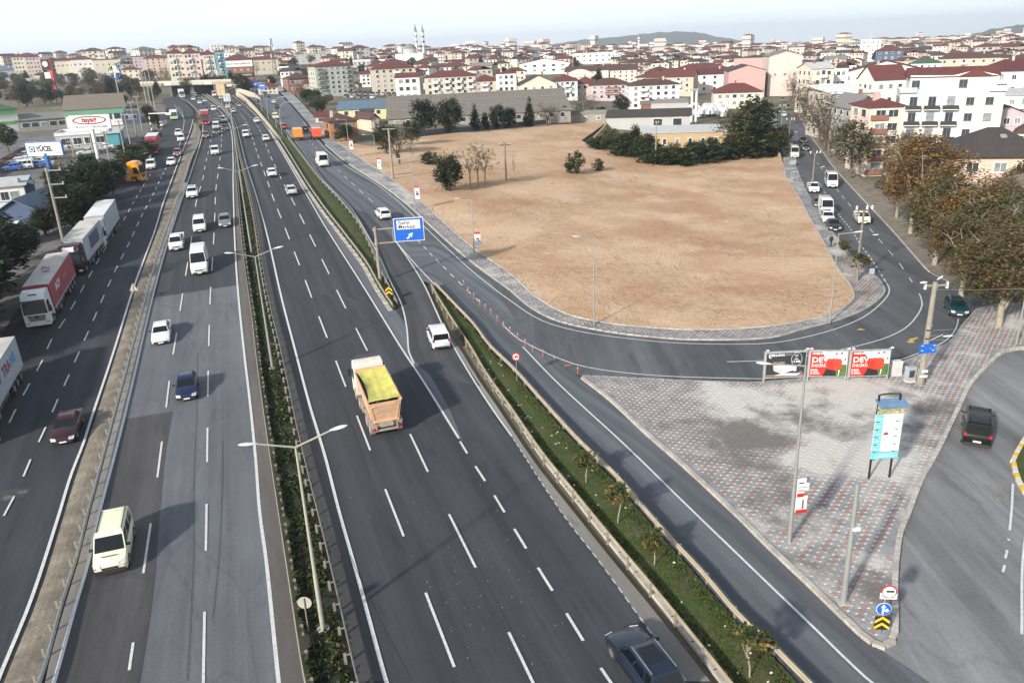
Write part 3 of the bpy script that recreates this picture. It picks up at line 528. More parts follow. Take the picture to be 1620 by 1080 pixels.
SPEC = {  # length, width, height, bonnet front z, cowl (y, z), roof front y, roof rear y, rear glass foot y, belt z, tail z, wheel r, front overhang, rear overhang
 'sedan': (4.55, 1.79, 1.45, .68, 1.28, .93, 2.08, 3.38, 4.02, .94, 1.0, .32, .88, 1.0),
 'hatchback': (4.1, 1.75, 1.49, .70, 1.10, .95, 1.88, 3.5, 3.98, .96, .96, .32, .82, .75),
 'suv': (4.65, 1.9, 1.64, .82, 1.32, 1.06, 2.10, 4.2, 4.56, 1.06, 1.06, .37, .9, .95),
 'small_van': (4.25, 1.8, 1.82, .80, .98, 1.06, 1.66, 4.08, 4.2, 1.06, 1.06, .32, .85, .75),
 'van': (5.9, 2.0, 2.6, .95, .85, 1.3, 1.75, 5.8, 5.87, 1.3, 1.3, .36, 1.0, 1.15),
 'minibus': (5.9, 2.02, 2.65, .95, .85, 1.25, 1.75, 5.8, 5.87, 1.25, 1.25, .36, 1.0, 1.15),
 'people_carrier': (4.85, 1.86, 1.96, .86, .82, 1.1, 1.62, 4.66, 4.82, 1.1, 1.1, .34, .95, .95),
 'pickup': (5.1, 1.86, 1.85, .9, .62, 1.12, 1.3, 2.35, 2.5, 1.12, 1.0, .35, .85, 1.2),
}
CARM = ['paint', 'glass', 'black_trim', 'lamp_glass', 'tail_red', 'plate_white', 'tyre', 'rim', 'amber', 'chrome']
def car_parts(kind):
    L, W, H, zf, yc, zc, rf, rr, yb, bz, tz, wr, fo, ro = SPEC[kind]; h = W / 2; Y = lambda y: L / 2 - y; parts = []
    g = .17 if kind != 'suv' else .22
    # lower body: a loft of rounded sections from bumper to bumper
    st = [(0, .78, g + .16, zf - .17), (.05, .90, g + .05, zf - .07), (.22, .97, g, zf), (.6, 1, g, zf + (zc - zf) * .5), (yc, 1, g, zc)]
    if kind == 'pickup': st += [(yc + .4, 1, g, bz), (yb, 1, g, bz), (yb + .02, 1, g, tz), (L - .1, 1, g, tz), (L, .97, g + .1, tz)]
    else: st += [(yc + .5, 1, g, bz), (L * .62, 1.0, g, bz), (L - .75, .995, g, bz * .5 + tz * .5 if yb > L - .6 else tz), (L - .2, .965, g + .02, tz), (L - .05, .92, g + .08, tz - .05), (L, .82, g + .18, tz - .18)]
    mb = MB(); ring = []
    for y, k, z0, z1 in st:
        w = h * k; zm = z0 + (z1 - z0) * .55; cr = .035
        half = [(0, z0), (w * .84, z0), (w * .97, z0 + .09), (w, zm), (w * .985, z1 - .10), (w * .94, z1 - .03), (w * .84, z1), (w * .45, z1 + cr * .8), (0, z1 + cr)]
        r = [(x, z) for x, z in half] + [(-x, z) for x, z in half[-2:0:-1]]; ring.append(len(mb.v)); mb.v += [(x, Y(y), z) for x, z in r]
    n = 16
    for a, b in zip(ring, ring[1:]):
        for i in range(n): mb.f.append((a + i, a + (i + 1) % n, b + (i + 1) % n, b + i)); mb.m.append(0)
    for a in (ring[0], ring[-1]): mb.f.append(tuple(range(a, a + n))); mb.m.append(0)
    # greenhouse: belt loop, shoulder loop, roof loop
    tall = kind in ('van', 'minibus', 'people_carrier', 'small_van'); bw = h * (.95 if tall else .9); tw = h * (.84 if tall else .70)
    def hx(t): return bw + (tw - bw) * t
    def loop(t, z, dy=0): w = hx(t); return [(-w, Y(yc + (rf - yc) * t - dy), z), (w, Y(yc + (rf - yc) * t - dy), z), (w, Y(yb + (rr - yb) * t + dy), z), (-w, Y(yb + (rr - yb) * t + dy), z)]
    zb = bz - .04; k0 = len(mb.v); mb.v += loop(0, zb) + loop(.90, H - .09) ; inn = [(x * .9, y - .12 * (1 if i < 2 else -1), H) for i, (x, y, z) in enumerate(loop(1, H))]; mb.v += inn
    for q in range(2):
        for i in range(4): a = k0 + q * 4; mb.f.append((a + i, a + (i + 1) % 4, a + 4 + (i + 1) % 4, a + 4 + i)); mb.m.append(0)
    mb.f.append((k0 + 8, k0 + 9, k0 + 10, k0 + 11)); mb.m.append(0)
    if kind == 'pickup':   # open load bed: floor well and headboard
        mb.box((0, Y((yb + L) / 2 + .05), tz + .012), (W - .2, L - yb - .25, .02), 2); mb.box((0, Y(yb + .1), tz + .25), (W - .12, .06, .5), 2)
        for s in (-1, 1): mb.box((s * (h - .05), Y((yb + L) / 2), tz + .1), (.08, L - yb - .1, .2), 0)
        mb.box((0, Y(L - .05), tz + .1), (W - .1, .06, .2), 0)
    for s in (-1, 1):
        for y in (fo, L - ro):
            mb.tube((s * (h - .05), Y(y), wr), (s * (h + .006), Y(y), wr), wr * 1.17, n=18, m=2)
    mb.box((0, Y(.0) - .06, g + .17), (W * .78, .16, .2), 2); mb.box((0, Y(L) + .06, g + .2), (W * .78, .16, .2), 2)
    if kind == 'people_carrier':
        mb.box((0, Y(0) + .0, g + .2), (W * .9, .16, .26), 2); mb.box((0, Y(L) + .0, g + .2), (W * .9, .16, .26), 2)
        for s in (-1, 1): mb.box((s * h * .84, Y(.02), zf - .2), (.1, .1, .1), 8)
        for s in (-1, 1): mb.box((s * tw * .88, Y((rf + rr) / 2), H + .04), (.05, rr - rf - .5, .05), 2)
        for i in range(9): mb.box((0, Y(rf + .35 + i * .3), H + .006), (tw * 1.45, .12, .02), 0)
        mb.box((0, Y(yc * .62), zf + (zc - zf) * .72 + .04), (W * .45, .05, .04), 2)
    if kind == 'suv':
        for s in (-1, 1): mb.box((s * tw * .93, Y((rf + rr) / 2), H + .02), (.05, rr - rf - .2, .05), 9)
        mb.box((0, Y(rf + (rr - rf) * .40), H + .004), (tw * 1.35, (rr - rf) * .52, .014), 1)
        for s in (-1, 1): mb.box((s * (h + .004), 0, g + .1), (.03, L * .5, .08), 2)
    parts.append(('body', mb))
    def pane(name, quad, th=.014): p = MB(); p.sheet(quad, th, 1); parts.append((name, p))
    def P_(x, t, y, z): return (x, Y(y), z)
    def at_t(t): return hx(t), yc + (rf - yc) * t, yb + (rr - yb) * t, zb + (H - .09 - zb) * (t / .90)
    a, b = .1, .84; wa, fa, ra, za = at_t(a); wb, fb, rb_, zb2 = at_t(b)
    pane('windscreen', [(wa * .93, Y(fa), za), (wb * .92, Y(fb), zb2), (-wb * .92, Y(fb), zb2), (-wa * .93, Y(fa), za)][::-1])
    if kind != 'pickup': pane('rear_window', [(-wa * .9, Y(ra), za + .03), (-wb * .88, Y(rb_), zb2), (wb * .88, Y(rb_), zb2), (wa * .9, Y(ra), za + .03)][::-1])
    def side(s, u0, u1):
        f0 = lambda u, t: (lambda w, f, r_, z: (s * w, Y(f + .06 + (r_ - f - .12) * u), z))(*at_t(t))
        q = [f0(u0, a), f0(u1, a), f0(u1, b), f0(u0, b)]
        pane('side_window', q if s > 0 else q[::-1])
    cuts = {'sedan': [(.06, .46), (.49, .95)], 'hatchback': [(.06, .42), (.45, .78), (.81, .97)], 'suv': [(.05, .39), (.42, .73), (.76, .96)], 'small_van': [(.04, .34), (.37, .66), (.69, .96)], 'van': [(.03, .2)], 'minibus': [(.03, .2), (.24, .48), (.5, .73), (.75, .97)], 'people_carrier': [(.03, .3), (.33, .63), (.66, .97)], 'pickup': [(.08, .9)]}[kind]
    for s in (-1, 1):
        for u in cuts: side(s, *u)
    zl = zf - .1
    for s in (-1, 1):
        p = MB(); p.sheet([(s * h * .48, Y(0) + .03, zf - .21), (s * h * .88, Y(.05) + .03, zf - .2), (s * h * .95, Y(.22) + .02, zf + .005), (s * h * .52, Y(.1) + .02, zf - .015)][::-s], .04, 3); parts.append(('headlight', p))
        p = MB(); tl = 1.4 if tall else 1; p.box((s * h * .84, Y(L - .035), tz - .12 + (.1 if tall else 0)), (h * .2, .09, .17 * tl), 4); parts.append(('tail_light', p))
        p = MB(); p.box((s * (h + .09), Y(yc + .42), bz + .12), (.2, .1, .15 * (1.6 if kind in ('van', 'minibus') else 1)), 2); p.box((s * (h - .0), Y(yc + .42), bz + .07), (.12, .05, .04), 2); parts.append(('mirror', p))
    p = MB(); p.box((0, Y(0) + .004, zf - .27), (h * .95, .05, .13), 2); p.box((0, Y(0) + .03, zf - .27), (h * .6, .014, .03), 9); parts.append(('grille', p))
    p = MB(); p.box((0, Y(0) + .03, g + .17), (.5, .02, .11), 5); parts.append(('number_plate', p))
    p = MB(); p.box((0, Y(L) - .03, tz - .2 if not tall else .62), (.5, .04, .11), 5); parts.append(('number_plate', p))
    for s in (-1, 1):
        for y in (fo, L - ro):
            p = MB(); p.tube((s * (h - .2), Y(y), wr), (s * (h + .02), Y(y), wr), wr, n=18, m=6)
            q = MB(); q.tube((s * (h + .012), Y(y), wr), (s * (h + .028), Y(y), wr), wr * .62, n=10, m=7); parts.append(('wheel', p, q))
    return parts
CARC = {}
def vehicle(kind, colour, lod):
    """first call builds the meshes of a kind and colour; later calls share them"""
    key = (kind, colour, lod)
    if key not in CARC:
        mats = [MATS['paint_' + colour]] + [MATS[c] for c in CARM[1:]]; ps = CARP.get(kind) or CARP.setdefault(kind, car_parts(kind)); res = []
        if lod:
            mb = MB()
            for p in ps:
                for q in p[1:]: mb.merge(q)
            res = mb.mesh(kind, mats, smooth=38)
        else: res = [(p[0], p[1].mesh(p[0], mats, smooth=38), [('rim', q.mesh('rim', mats)) for q in p[2:]]) for p in ps]
        CARC[key] = res
    return CARC[key]
CARP = {}
NAMES = {'sedan': 'car', 'hatchback': 'car', 'suv': 'car', 'small_van': 'van', 'van': 'van', 'minibus': 'minibus', 'people_carrier': 'van', 'pickup': 'pickup_truck'}
def heading_on(p, route):
    l = ROUTES[route]; best = min(range(len(l) - 1), key=lambda i: (l[i] - Vector(p[:2])).length_squared); d = l[min(best + 2, len(l) - 1)] - l[max(best - 2, 0)]
    return d.normalized()          # routes are listed from the camera outwards
def seat(o, x, y, d, dz=.0):
    """stand o on the sloping ground at x, y facing along d"""
    e = 1.2; nx = (T(x - e, y) - T(x + e, y)) / (2 * e); ny = (T(x, y - e) - T(x, y + e)) / (2 * e); up = Vector((nx, ny, 1)).normalized()
    f = Vector((d.x, d.y, 0)); f = (f - up * f.dot(up)).normalized(); r = f.cross(up)
    o.matrix_world = Matrix(((r.x, f.x, up.x, x), (r.y, f.y, up.y, y), (r.z, f.z, up.z, T(x, y) + .075 * offs((x, y)) + dz), (0, 0, 0, 1)))
def place(kind, colour, px, py, route, facing, label, group=None, name=None, turn=0.0):
    """px, py: where the near bumper meets the road; facing 'f' shows the front, 'r' the rear"""
    p = at(px, py); d = heading_on(p, route) if isinstance(route, str) else Vector(route).normalized()
    if turn: d = Matrix.Rotation(turn, 2) @ d
    L = SPEC[kind][0]; c = Vector(p[:2]) + d * (L / 2) * .96; fw = -d if facing == 'f' else d
    lod = ppm(p) * 1.8 < 12.5; nm = name or NAMES[kind]
    if lod: o = bpy.data.objects.new(nm, vehicle(kind, colour, True)); COL.objects.link(o)
    else:
        o = bpy.data.objects.new(nm, None); COL.objects.link(o)
        for pn, me, subs in vehicle(kind, colour, False):
            q = obj(pn, me, o)
            for sn, sm in subs: obj(sn, sm, q)
    tag(o, label, {'car': 'car', 'van': 'van', 'minibus': 'minibus', 'pickup_truck': 'pickup truck'}[NAMES[kind]], group)
    seat(o, c.x, c.y, fw); return o
ROUTES = {'L': line(L2), 'R': line(L3), 'R2': line(L5 + L4[6:] if False else E5), 'S': line([(-5, 840), (50, 726), (110, 594), (168, 462), (225, 342), (268, 258), (290, 205), (288, 180), (270, 160)]), 'ramp': line([(735, 620), (690, 520), (650, 460), (610, 385)]),
          'RR': line([(700, 425), (628, 355), (575, 308), (520, 257), (470, 205), (440, 175), (415, 150), (400, 132)]), 'ST': line([(1460, 460), (1420, 415), (1378, 366), (1330, 309), (1290, 255), (1265, 220), (1248, 190), (1240, 165), (1235, 150)]), 'LOC': line([(1500, 830), (1530, 720), (1580, 620), (1620, 580)]),
          'R5': line(L5), 'B': line([(200, 138), (300, 132), (420, 122)])}
G1, G2, G3, G4 = 'vehicles coming down the left carriageway', 'vehicles going up the right carriageway', 'vehicles on the right service road', 'cars standing in the side street'
G5 = 'vehicles on the left service road'
place('people_carrier', 'ivory', 178, 912, 'L', 'f', 'ivory van with roof rails and ribbed roof, nearest on the left carriageway', G1)
place('hatchback', 'navy', 297, 637, 'L', 'f', 'dark blue hatchback between the ivory van and the white saloon', G1)
place('sedan', 'white', 256, 548, 'L', 'f', 'white saloon car on the grey worn stretch of road', G1)
place('van', 'white', 317, 437, 'L', 'f', 'tall white panel van just before the pavement joint', G1)
place('pickup', 'white', 280, 399, 'L', 'f', 'white flatbed pickup truck beside the tall white panel van', G1)
place('small_van', 'white', 317, 370, 'L', 'f', 'small white van behind the tall panel van', G1)
place('sedan', 'grey', 357, 362, 'L', 'f', 'grey car close to the median beside the small white van', G1)
place('suv', 'white', 305, 316, 'L', 'f', 'lone white car on the outer lane well behind the small van', G1)
FAR_L = [('small_van', 'white', 341, 247, 'white van leading the pack below the red lorry'), ('hatchback', 'brown', 326, 220, 'brown red car in the outer lane below the red lorry'), ('hatchback', 'charcoal', 343, 214, 'dark car squeezed between white vans behind the brown car'), ('pickup', 'silver', 342, 206, 'silver pickup truck beside the red lorry'),
 ('sedan', 'white', 342, 198, 'white car just ahead of the silver pickup truck'), ('sedan', 'black', 356, 208, 'black car hugging the median beside the silver pickup'), ('small_van', 'white', 354, 195, 'white van near the median, above the black car'), ('sedan', 'charcoal', 328, 177, 'dark saloon alone above the red lorry'), ('small_van', 'white', 339, 177, 'white van beside the lone dark saloon'),
 ('hatchback', 'white', 317, 166, 'white car nearest of the bunch below the underpass'), ('sedan', 'silver', 325, 163, 'silver car at the right end of the bunch below the underpass'), ('hatchback', 'charcoal', 317, 158, 'dark car in the middle of the bunch below the underpass'), ('sedan', 'white', 307, 160, 'white car at the left of the bunch below the underpass'), ('small_van', 'white', 309, 154, 'white van at the back of the bunch below the underpass')]
for k_, c_, x_, y_, l_ in FAR_L: place(k_, c_, x_, y_, 'L', 'f', l_, G1)
place('sedan', 'maroon', 102, 706, 'S', 'f', 'dark maroon saloon car on the left service road', G5)
FAR_S = [('pickup', 'white', 283, 217, 'white pickup truck behind the white van near the separator'), ('small_van', 'white', 287, 226, 'white van close in front of the white pickup truck'), ('hatchback', 'brown', 281, 249, 'dark brown car between the separator and the parked red lorry'), ('sedan', 'white', 271, 264, 'white saloon car running alone below the dark brown car'),
 ('small_van', 'white', 239, 270, 'white minivan standing by the orange tractor unit'), ('hatchback', 'silver', 226, 267, 'silver hatchback at the kerb next to the white minivan'), ('hatchback', 'white', 232, 256, 'white hatchback right behind the silver hatchback'), ('hatchback', 'white', 254, 203, 'white car standing on the forecourt by the height barrier'), ('hatchback', 'silver', 278, 147, 'silver car in the left mouth of the underpass')]
for k_, c_, x_, y_, l_ in FAR_S: place(k_, c_, x_, y_, 'S', 'f', l_, G5)
place('small_van', 'white', 699, 556, 'ramp', 'r', 'white passenger van leaving the slip ramp', G2)
place('suv', 'steelblue', 1058, 1120, 'R5', 'r', 'dark blue estate car with a glass roof at the bottom edge', G2)
FAR_R = [('sedan', 'silver', 463, 311, 'silver saloon car on the right carriageway by the wedge verge'), ('sedan', 'white', 432, 282, 'white saloon car one lane left of the silver saloon'), ('hatchback', 'white', 422, 225, 'white hatchback nearest the wedge verge far up the carriageway'), ('small_van', 'white', 390, 219, 'white van on the inner lane near the median lamp'), ('sedan', 'white', 407, 196, 'white saloon on the outer lane, above the white hatchback'),
 ('hatchback', 'silver', 370, 180, 'silver car on the inner lane below the white box lorry'), ('sedan', 'white', 361, 173, 'white car on the inner lane just behind the box lorry'), ('sedan', 'grey', 378, 170, 'grey car to the right of the white box lorry'), ('hatchback', 'white', 350, 158, 'white car just out of the underpass going up'), ('van', 'white', 340, 154, 'white panel van in the right mouth of the underpass')]
for k_, c_, x_, y_, l_ in FAR_R: place(k_, c_, x_, y_, 'R', 'r', l_, G2)
FAR_RR = [('hatchback', 'white', 611, 350, 'white hatchback next to the blue direction sign'), ('van', 'white', 513, 266, 'white panel van alone on the right service road'), ('sedan', 'black', 484, 210, 'black saloon car overtaking the orange truck'), ('hatchback', 'charcoal', 475, 214, 'dark car just in front of the orange truck'), ('hatchback', 'red', 450, 206, 'red car at the left kerb by a curved lamp'), ('pickup', 'cream', 437, 190, 'cream pickup truck further up the service road'), ('sedan', 'black', 438, 173, 'black car behind the white one on the incline'), ('sedan', 'white', 434, 165, 'white car half way up the incline'), ('sedan', 'charcoal', 407, 163, 'dark grey car at the foot of the retaining wall'), ('sedan', 'black', 424, 155, 'black car high up on the incline'), ('hatchback', 'maroon', 420, 151, 'dark red car highest up on the incline')]
for k_, c_, x_, y_, l_ in FAR_RR: place(k_, c_, x_, y_, 'RR', 'r', l_, G3)
ST = [('pickup', 'white', 1288, 307, 'white pickup truck parked at the head of the row by the footpath'), ('minibus', 'white', 1317, 299, 'white minibus driving down the middle of the street'), ('sedan', 'charcoal', 1296, 331, 'dark car parked behind the white van in the footpath row'), ('van', 'white', 1309, 344, 'white van parked in the footpath row between dark and white cars'), ('suv', 'white', 1311, 356, 'white car parked directly behind the dark saloon'), ('sedan', 'black', 1321, 368, 'black saloon car parked last in the row by the footpath'), ('pickup', 'cream', 1367, 357, 'cream flatbed pickup truck turning out of the street'),
 ('van', 'dirty', 1257, 252, 'dusty white van parked by the lamp and the lot corner'), ('hatchback', 'silver', 1251, 240, 'silver car parked tight behind the dusty white van'), ('sedan', 'black', 1271, 228, 'black car driving on the street near the trees'), ('sedan', 'charcoal', 1275, 240, 'charcoal car nearest the street trees'), ('hatchback', 'white', 1240, 186, 'white car far up the street'), ('hatchback', 'black', 1233, 179, 'black car at the left kerb far up the street'), ('sedan', 'navy', 1246, 173, 'dark blue car on the right far up the street'), ('hatchback', 'charcoal', 1238, 161, 'dark car at the far end of the street')]
for k_, c_, x_, y_, l_ in ST: place(k_, c_, x_, y_, 'ST', 'f', l_, G4)
place('people_carrier', 'black', 1543, 712, 'LOC', 'r', 'black van driving away on the local road beside the plaza', None, turn=.12)
place('hatchback', 'teal', 1517, 504, Vector((.32, 1)), 'f', 'dark teal car parked under the big plane trees', None)
place('hatchback', 'charcoal', 1409, 302, Vector((-.2, 1)), 'f', 'dark car parked nose out beside the autumn trees', None)
place('hatchback', 'white', 1430, 304, Vector((.2, 1)), 'f', 'white car half hidden behind the autumn trees', None)
# the two vehicle yards
ORD = ['first', 'second', 'third', 'fourth', 'fifth', 'sixth', 'seventh', 'eighth', 'ninth', 'tenth', 'eleventh', 'twelfth']; r_ = random.Random(5); CN = dict(white='white', silver='silver', charcoal='dark grey', grey='grey', black='black', blue='blue')
for row, (x0, y0, x1, y1, n_) in enumerate([(4, 272, 52, 266, 4), (10, 262, 62, 254, 5), (22, 252, 72, 244, 5), (36, 243, 78, 236, 4), (104, 236, 142, 228, 4), (122, 247, 150, 239, 3)]):
    for i in range(n_):
        t = i / (n_ - 1); c_ = ['white', 'silver', 'white', 'silver', 'blue'][r_.randrange(5)]
        place(r_.choice(['sedan', 'hatchback', 'small_van']), c_, x0 + (x1 - x0) * t, y0 + (y1 - y0) * t, Vector((.9, .42)), 'f', '%s car, %s from the left, in %s row of the factory yard' % (c_, ORD[i], ['the nearest', 'the second', 'the third', 'the farthest', 'the upper', 'the right hand'][row]), 'cars stored in the factory yard')
for row, (x0, y0, x1, y1, n_) in enumerate([(546, 156, 588, 158, 5), (552, 151, 622, 153, 9)]):
    for i in range(n_):
        t = i / (n_ - 1); c_ = ['charcoal', 'silver', 'black', 'grey', 'white'][r_.randrange(5)]
        place(r_.choice(['sedan', 'hatchback', 'suv']), c_, x0 + (x1 - x0) * t, y0 + (y1 - y0) * t, Vector((.1, 1)), 'f', '%s car, %s from the left, in %s row below the apartment blocks' % (CN[c_], ORD[i], ['the front', 'the back'][row]), 'cars parked below the apartment blocks')

# ------------------------------------------------------------------ lorries
M('tarp_white', (.55, .56, .57), .75, var=.1, scale=.6, bump=.2, bscale=2); M('tarp_dusty', (.42, .4, .37), .85, var=.18, scale=.5, bump=.2, bscale=2); M('tarp_red', (.26, .045, .05), .6, var=.14, scale=.5); M('tarp_grey', (.3, .33, .36), .7, var=.12, scale=.5)
M('logo_white', (.7, .68, .68), .6); M('logo_red', (.24, .03, .035), .6); M('logo_blue', (.05, .3, .55), .5); M('logo_pale', (.42, .2, .2), .6); M('logo_dark', (.06, .07, .12), .5)
M('tipper_peach', (.55, .34, .21), .7, var=.16, scale=1.2, bump=.2); M('tarp_yellow', (.5, .46, .11), .7, var=.22, scale=1.4, bump=.5, bscale=1.6); M('dusty_white', (.6, .58, .52), .6, var=.14, scale=2); M('dusty_chassis', (.28, .24, .2), .8, var=.3, scale=4)
def text(name, s, size, mat, parent, loc, rot, depth=.004, align='CENTER', sx=1.0, bold=0.0):
    c = bpy.data.curves.new(name, 'FONT'); c.body = s; c.size = size; c.align_x = align; c.align_y = 'CENTER'; c.extrude = depth; c.offset = bold; c.resolution_u = 3; c.materials.append(mat)
    t = bpy.data.objects.new(name, c); me = bpy.data.meshes.new_from_object(t); bpy.data.objects.remove(t); bpy.data.curves.remove(c); me.name = name
    o = obj(name, me, parent, loc); o.rotation_euler = rot; o.scale = (sx, 1, 1); return o
def wheels(o, xs, ys, r, w, rim='rim'):
    me = MB().tube((-w / 2, 0, 0), (w / 2, 0, 0), r, n=20).mesh('wheel', MATS['tyre'], smooth=40); rm = MB().tube((-.02, 0, 0), (.02, 0, 0), r * .58, n=12).mesh('rim', MATS[rim])
    for s in (-1, 1):
        for y in ys: q = obj('wheel', me, o, (s * xs, y, r)); obj('rim', rm, q, (s * w / 2, 0, 0))
def cab(o, W, y0, H, paint, roof_box=True, style=0):
    """a cab-over lorry cab whose front stands at y0 (local +Y is forward)"""
    m = MATS['paint_' + paint] if 'paint_' + paint in MATS else MATS[paint]; h = W / 2; mb = MB(); L = 2.2
    prof = [(y0 - .02, .45), (y0, .9), (y0 - .02, 1.55), (y0 - .22, H - .75), (y0 - .5, H - .28), (y0 - 1.0, H - .02), (y0 - 1.6, H), (y0 - L, H - .02), (y0 - L, .75), (y0 - 1.9, .75), (y0 - 1.85, 1.15), (y0 - .75, 1.15), (y0 - .7, .45)]
    for k, (s0, s1) in enumerate(((-1, 1),)):
        n = len(prof); vs = [(x * h * (1 if z < H - .9 else .94), y, z) for x in (-1, 1) for y, z in prof]
        mb.add(vs, [tuple(range(n)), tuple(range(n, 2 * n))[::-1]] + [(i, n + i, n + (i + 1) % n, (i + 1) % n) for i in range(n)], 0)
    obj('cab', mb.mesh('cab', m, smooth=30), o)
    p = MB().sheet([(-h * .93, y0 - .025, 1.62), (h * .93, y0 - .025, 1.62), (h * .89, y0 - .22, H - .86), (-h * .89, y0 - .22, H - .86)][::-1], .03); obj('windscreen', p.mesh('windscreen', MATS['cab_glass']), o)
    v = MB().box((0, y0 - .1, H - .7), (W * .9, .3, .1)); obj('sun_visor', v.mesh('sun_visor', MATS['black_trim']), o)
    for s in (-1, 1):
        p = MB().sheet([(s * (h + .0), y0 - .3, 1.62), (s * (h + .0), y0 - 1.25, 1.62), (s * h * .965, y0 - 1.25, H - .95), (s * h * .965, y0 - .42, H - .95)][::s], .02 ); obj('side_window', p.mesh('side_window', MATS['cab_glass']), o)
        q = MB().box((s * (h + .22), y0 - .25, 2.05), (.26, .14, .7)); q.box((s * (h + .08), y0 - .25, 2.3), (.2, .05, .05)); obj('mirror', q.mesh('mirror', MATS['black_trim']), o)
        q = MB().box((s * (h - .3), y0 + .01, .68), (.42, .09, .2)); obj('headlight', q.mesh('headlight', MATS['lamp_glass']), o)
    gmb = MB()
    for i in range(5): gmb.box((0, y0 + .014, .92 + i * .13), (W * .62 + i * .05, .05, .07))
    obj('grille', gmb.mesh('grille', MATS['black_trim'] if style != 1 else MATS['chrome']), o)
    b = MB().box((0, y0 - .06, .45), (W * .98, .2, .22)); obj('bumper', b.mesh('bumper', m), o)
    n = MB().box((0, y0 + .05, .44), (.5, .02, .11)); obj('number_plate', n.mesh('number_plate', MATS['plate_white']), o)
    if style == 0: obj('emblem', MB().tube((0, y0 + .045, 1.3), (0, y0 + .07, 1.3), .16, n=16).mesh('emblem', MATS['black_trim']), o)
    v = MB().box((0, y0 - .62, H - .16), (W * .34, .05, .12)); obj('roof_hatch', v.mesh('roof_hatch', MATS['black_trim']), o)
def semi(px, py, route, facing, label, paint, side_m, roof_m, H=3.95, TL=13.4, style=0, anchor='front', group='lorries parked along the left service road'):
    p = at(px, py); d = heading_on(p, route) if isinstance(route, str) else Vector(route).normalized(); L = TL + 2.9
    c = Vector(p[:2]) + d * (L / 2) if anchor == 'front' else Vector(p[:2]) - d * (L / 2)
    o = thing('lorry', label, 'lorry', group=group); f = L / 2; W = 2.5
    cab(o, W, f, 3.75, paint, style=style)
    mb = MB(); y1 = f - 2.55; mb.box((0, y1 - TL / 2, (1.15 + H) / 2), (W, TL, H - 1.15)); obj('trailer', mb.mesh('trailer', side_m), o)
    rmb = MB(); n = 14
    for i in range(n + 1):
        y = y1 - TL * i / n
        for x, zz in ((-W / 2 - .01, 0), (-W / 4, .03), (0, .05 - .05 * (i % 2)), (W / 4, .03), (W / 2 + .01, 0)): rmb.v.append((x, y, H + .012 + zz))
    for i in range(n):
        for j in range(4): k = i * 5 + j; rmb.f.append((k, k + 1, k + 6, k + 5)); rmb.m.append(0)
    obj('roof', rmb.mesh('roof', roof_m, smooth=60), o)
    rail = MB()
    for s in (-1, 1):
        rail.box((s * (W / 2 + .01), y1 - TL / 2, 1.16), (.05, TL, .12)); rail.box((s * (W / 2 + .012), y1 - TL / 2, H - .04), (.05, TL, .1))
        for i in range(9): rail.box((s * (W / 2 + .008), y1 - .5 - i * (TL - 1) / 8, 1.0), (.03, .06, .2))
    rail.box((0, y1 - TL - .01, 2.5), (W, .05, 2.6)); obj('frame', rail.mesh('frame', MATS['tarp_grey']), o)
    ch = MB(); ch.box((0, -.3, .85), (1.0, L - 1.2, .3)); ch.box((0, y1 - TL * .35, .7), (2.2, 2.2, .5)); obj('chassis', ch.mesh('chassis', MATS['dark_steel']), o)
    [obj('fuel_tank', MB().box((s * 1.0, f - 3.6, .75), (.5, 1.3, .6)).mesh('fuel_tank', MATS['chrome']), o) for s in (-1, 1)]
    wheels(o, 1.08, [f - 1.35, f - 4.9, -f + 1.9, -f + 3.2, -f + 4.5], .5, .34)
    seat(o, c.x, c.y, -d); return o, f, y1, W, H
PARK = line([(-150, 875), (-30, 690), (20, 592), (62, 522), (100, 462), (122, 436), (152, 393), (178, 352), (205, 310), (222, 285)]); ROUTES['park'] = PARK
o, f, y1, W, H = semi(64, 521, 'park', 'f', 'lorry with red curtain sides and white cab, second in the parked row', 'white', MATS['tarp_red'], MATS['tarp_dusty'], TL=11.5)
text('lettering', 'ACP', 1.15, MATS['logo_white'], o, (-W / 2 - .03, y1 - 3.2, 2.75), (pi / 2, 0, -pi / 2), bold=.02); text('lettering', 'ersan', .95, MATS['logo_pale'], o, (-W / 2 - .03, y1 - 6.9, 2.7), (pi / 2, 0, -pi / 2)); text('lettering', 'ACP', 1.2, MATS['logo_red'], o, (0, y1 - 5.2, H + .075), (0, 0, -pi / 2 + .2))
o, f, y1, W, H = semi(118, 439, 'park', 'f', 'lorry with dark red cab and a boxy white trailer, third in the parked row', 'maroon', MATS['tarp_grey'], MATS['tarp_dusty'], TL=9.5, style=1)
obj('sign_panel', MB().box((-W / 2 - .01, y1 - 5, 2.7), (.04, 4.6, 1.7)).mesh('sign_panel', MATS['logo_dark']), o); obj('sign_panel', MB().box((0, f - .5, 3.35), (1.3, .5, .5)).mesh('sign_panel', MATS['logo_white']), o)
o, f, y1, W, H = semi(154, 396, 'park', 'f', 'lorry all in white, last in the parked row before the hedge', 'white', MATS['tarp_grey'], MATS['tarp_white'], TL=9.5)
o, f, y1, W, H = semi(20, 596, 'park', 'f', 'grey curtain lorry cut off by the left edge of view', 'white', MATS['tarp_grey'], MATS['tarp_dusty'], TL=12.0, anchor='rear')
for k_, (s_, m_, dx_) in enumerate((('DEV', 'logo_dark', 0), ('TRA', 'logo_red', 3.2), ('NS', 'logo_blue', 5.6))): text('lettering', s_, 1.35, MATS[m_], o, (-W / 2 - .03, y1 - 4.0 - dx_, 2.7), (pi / 2, 0, -pi / 2), bold=.01)
o, f, y1, W, H = semi(242, 247, 'S', 'f', 'red lorry with white roof parked on the left service road by the bushes', 'red', MATS['tarp_red'], MATS['tarp_white'], TL=8.5)
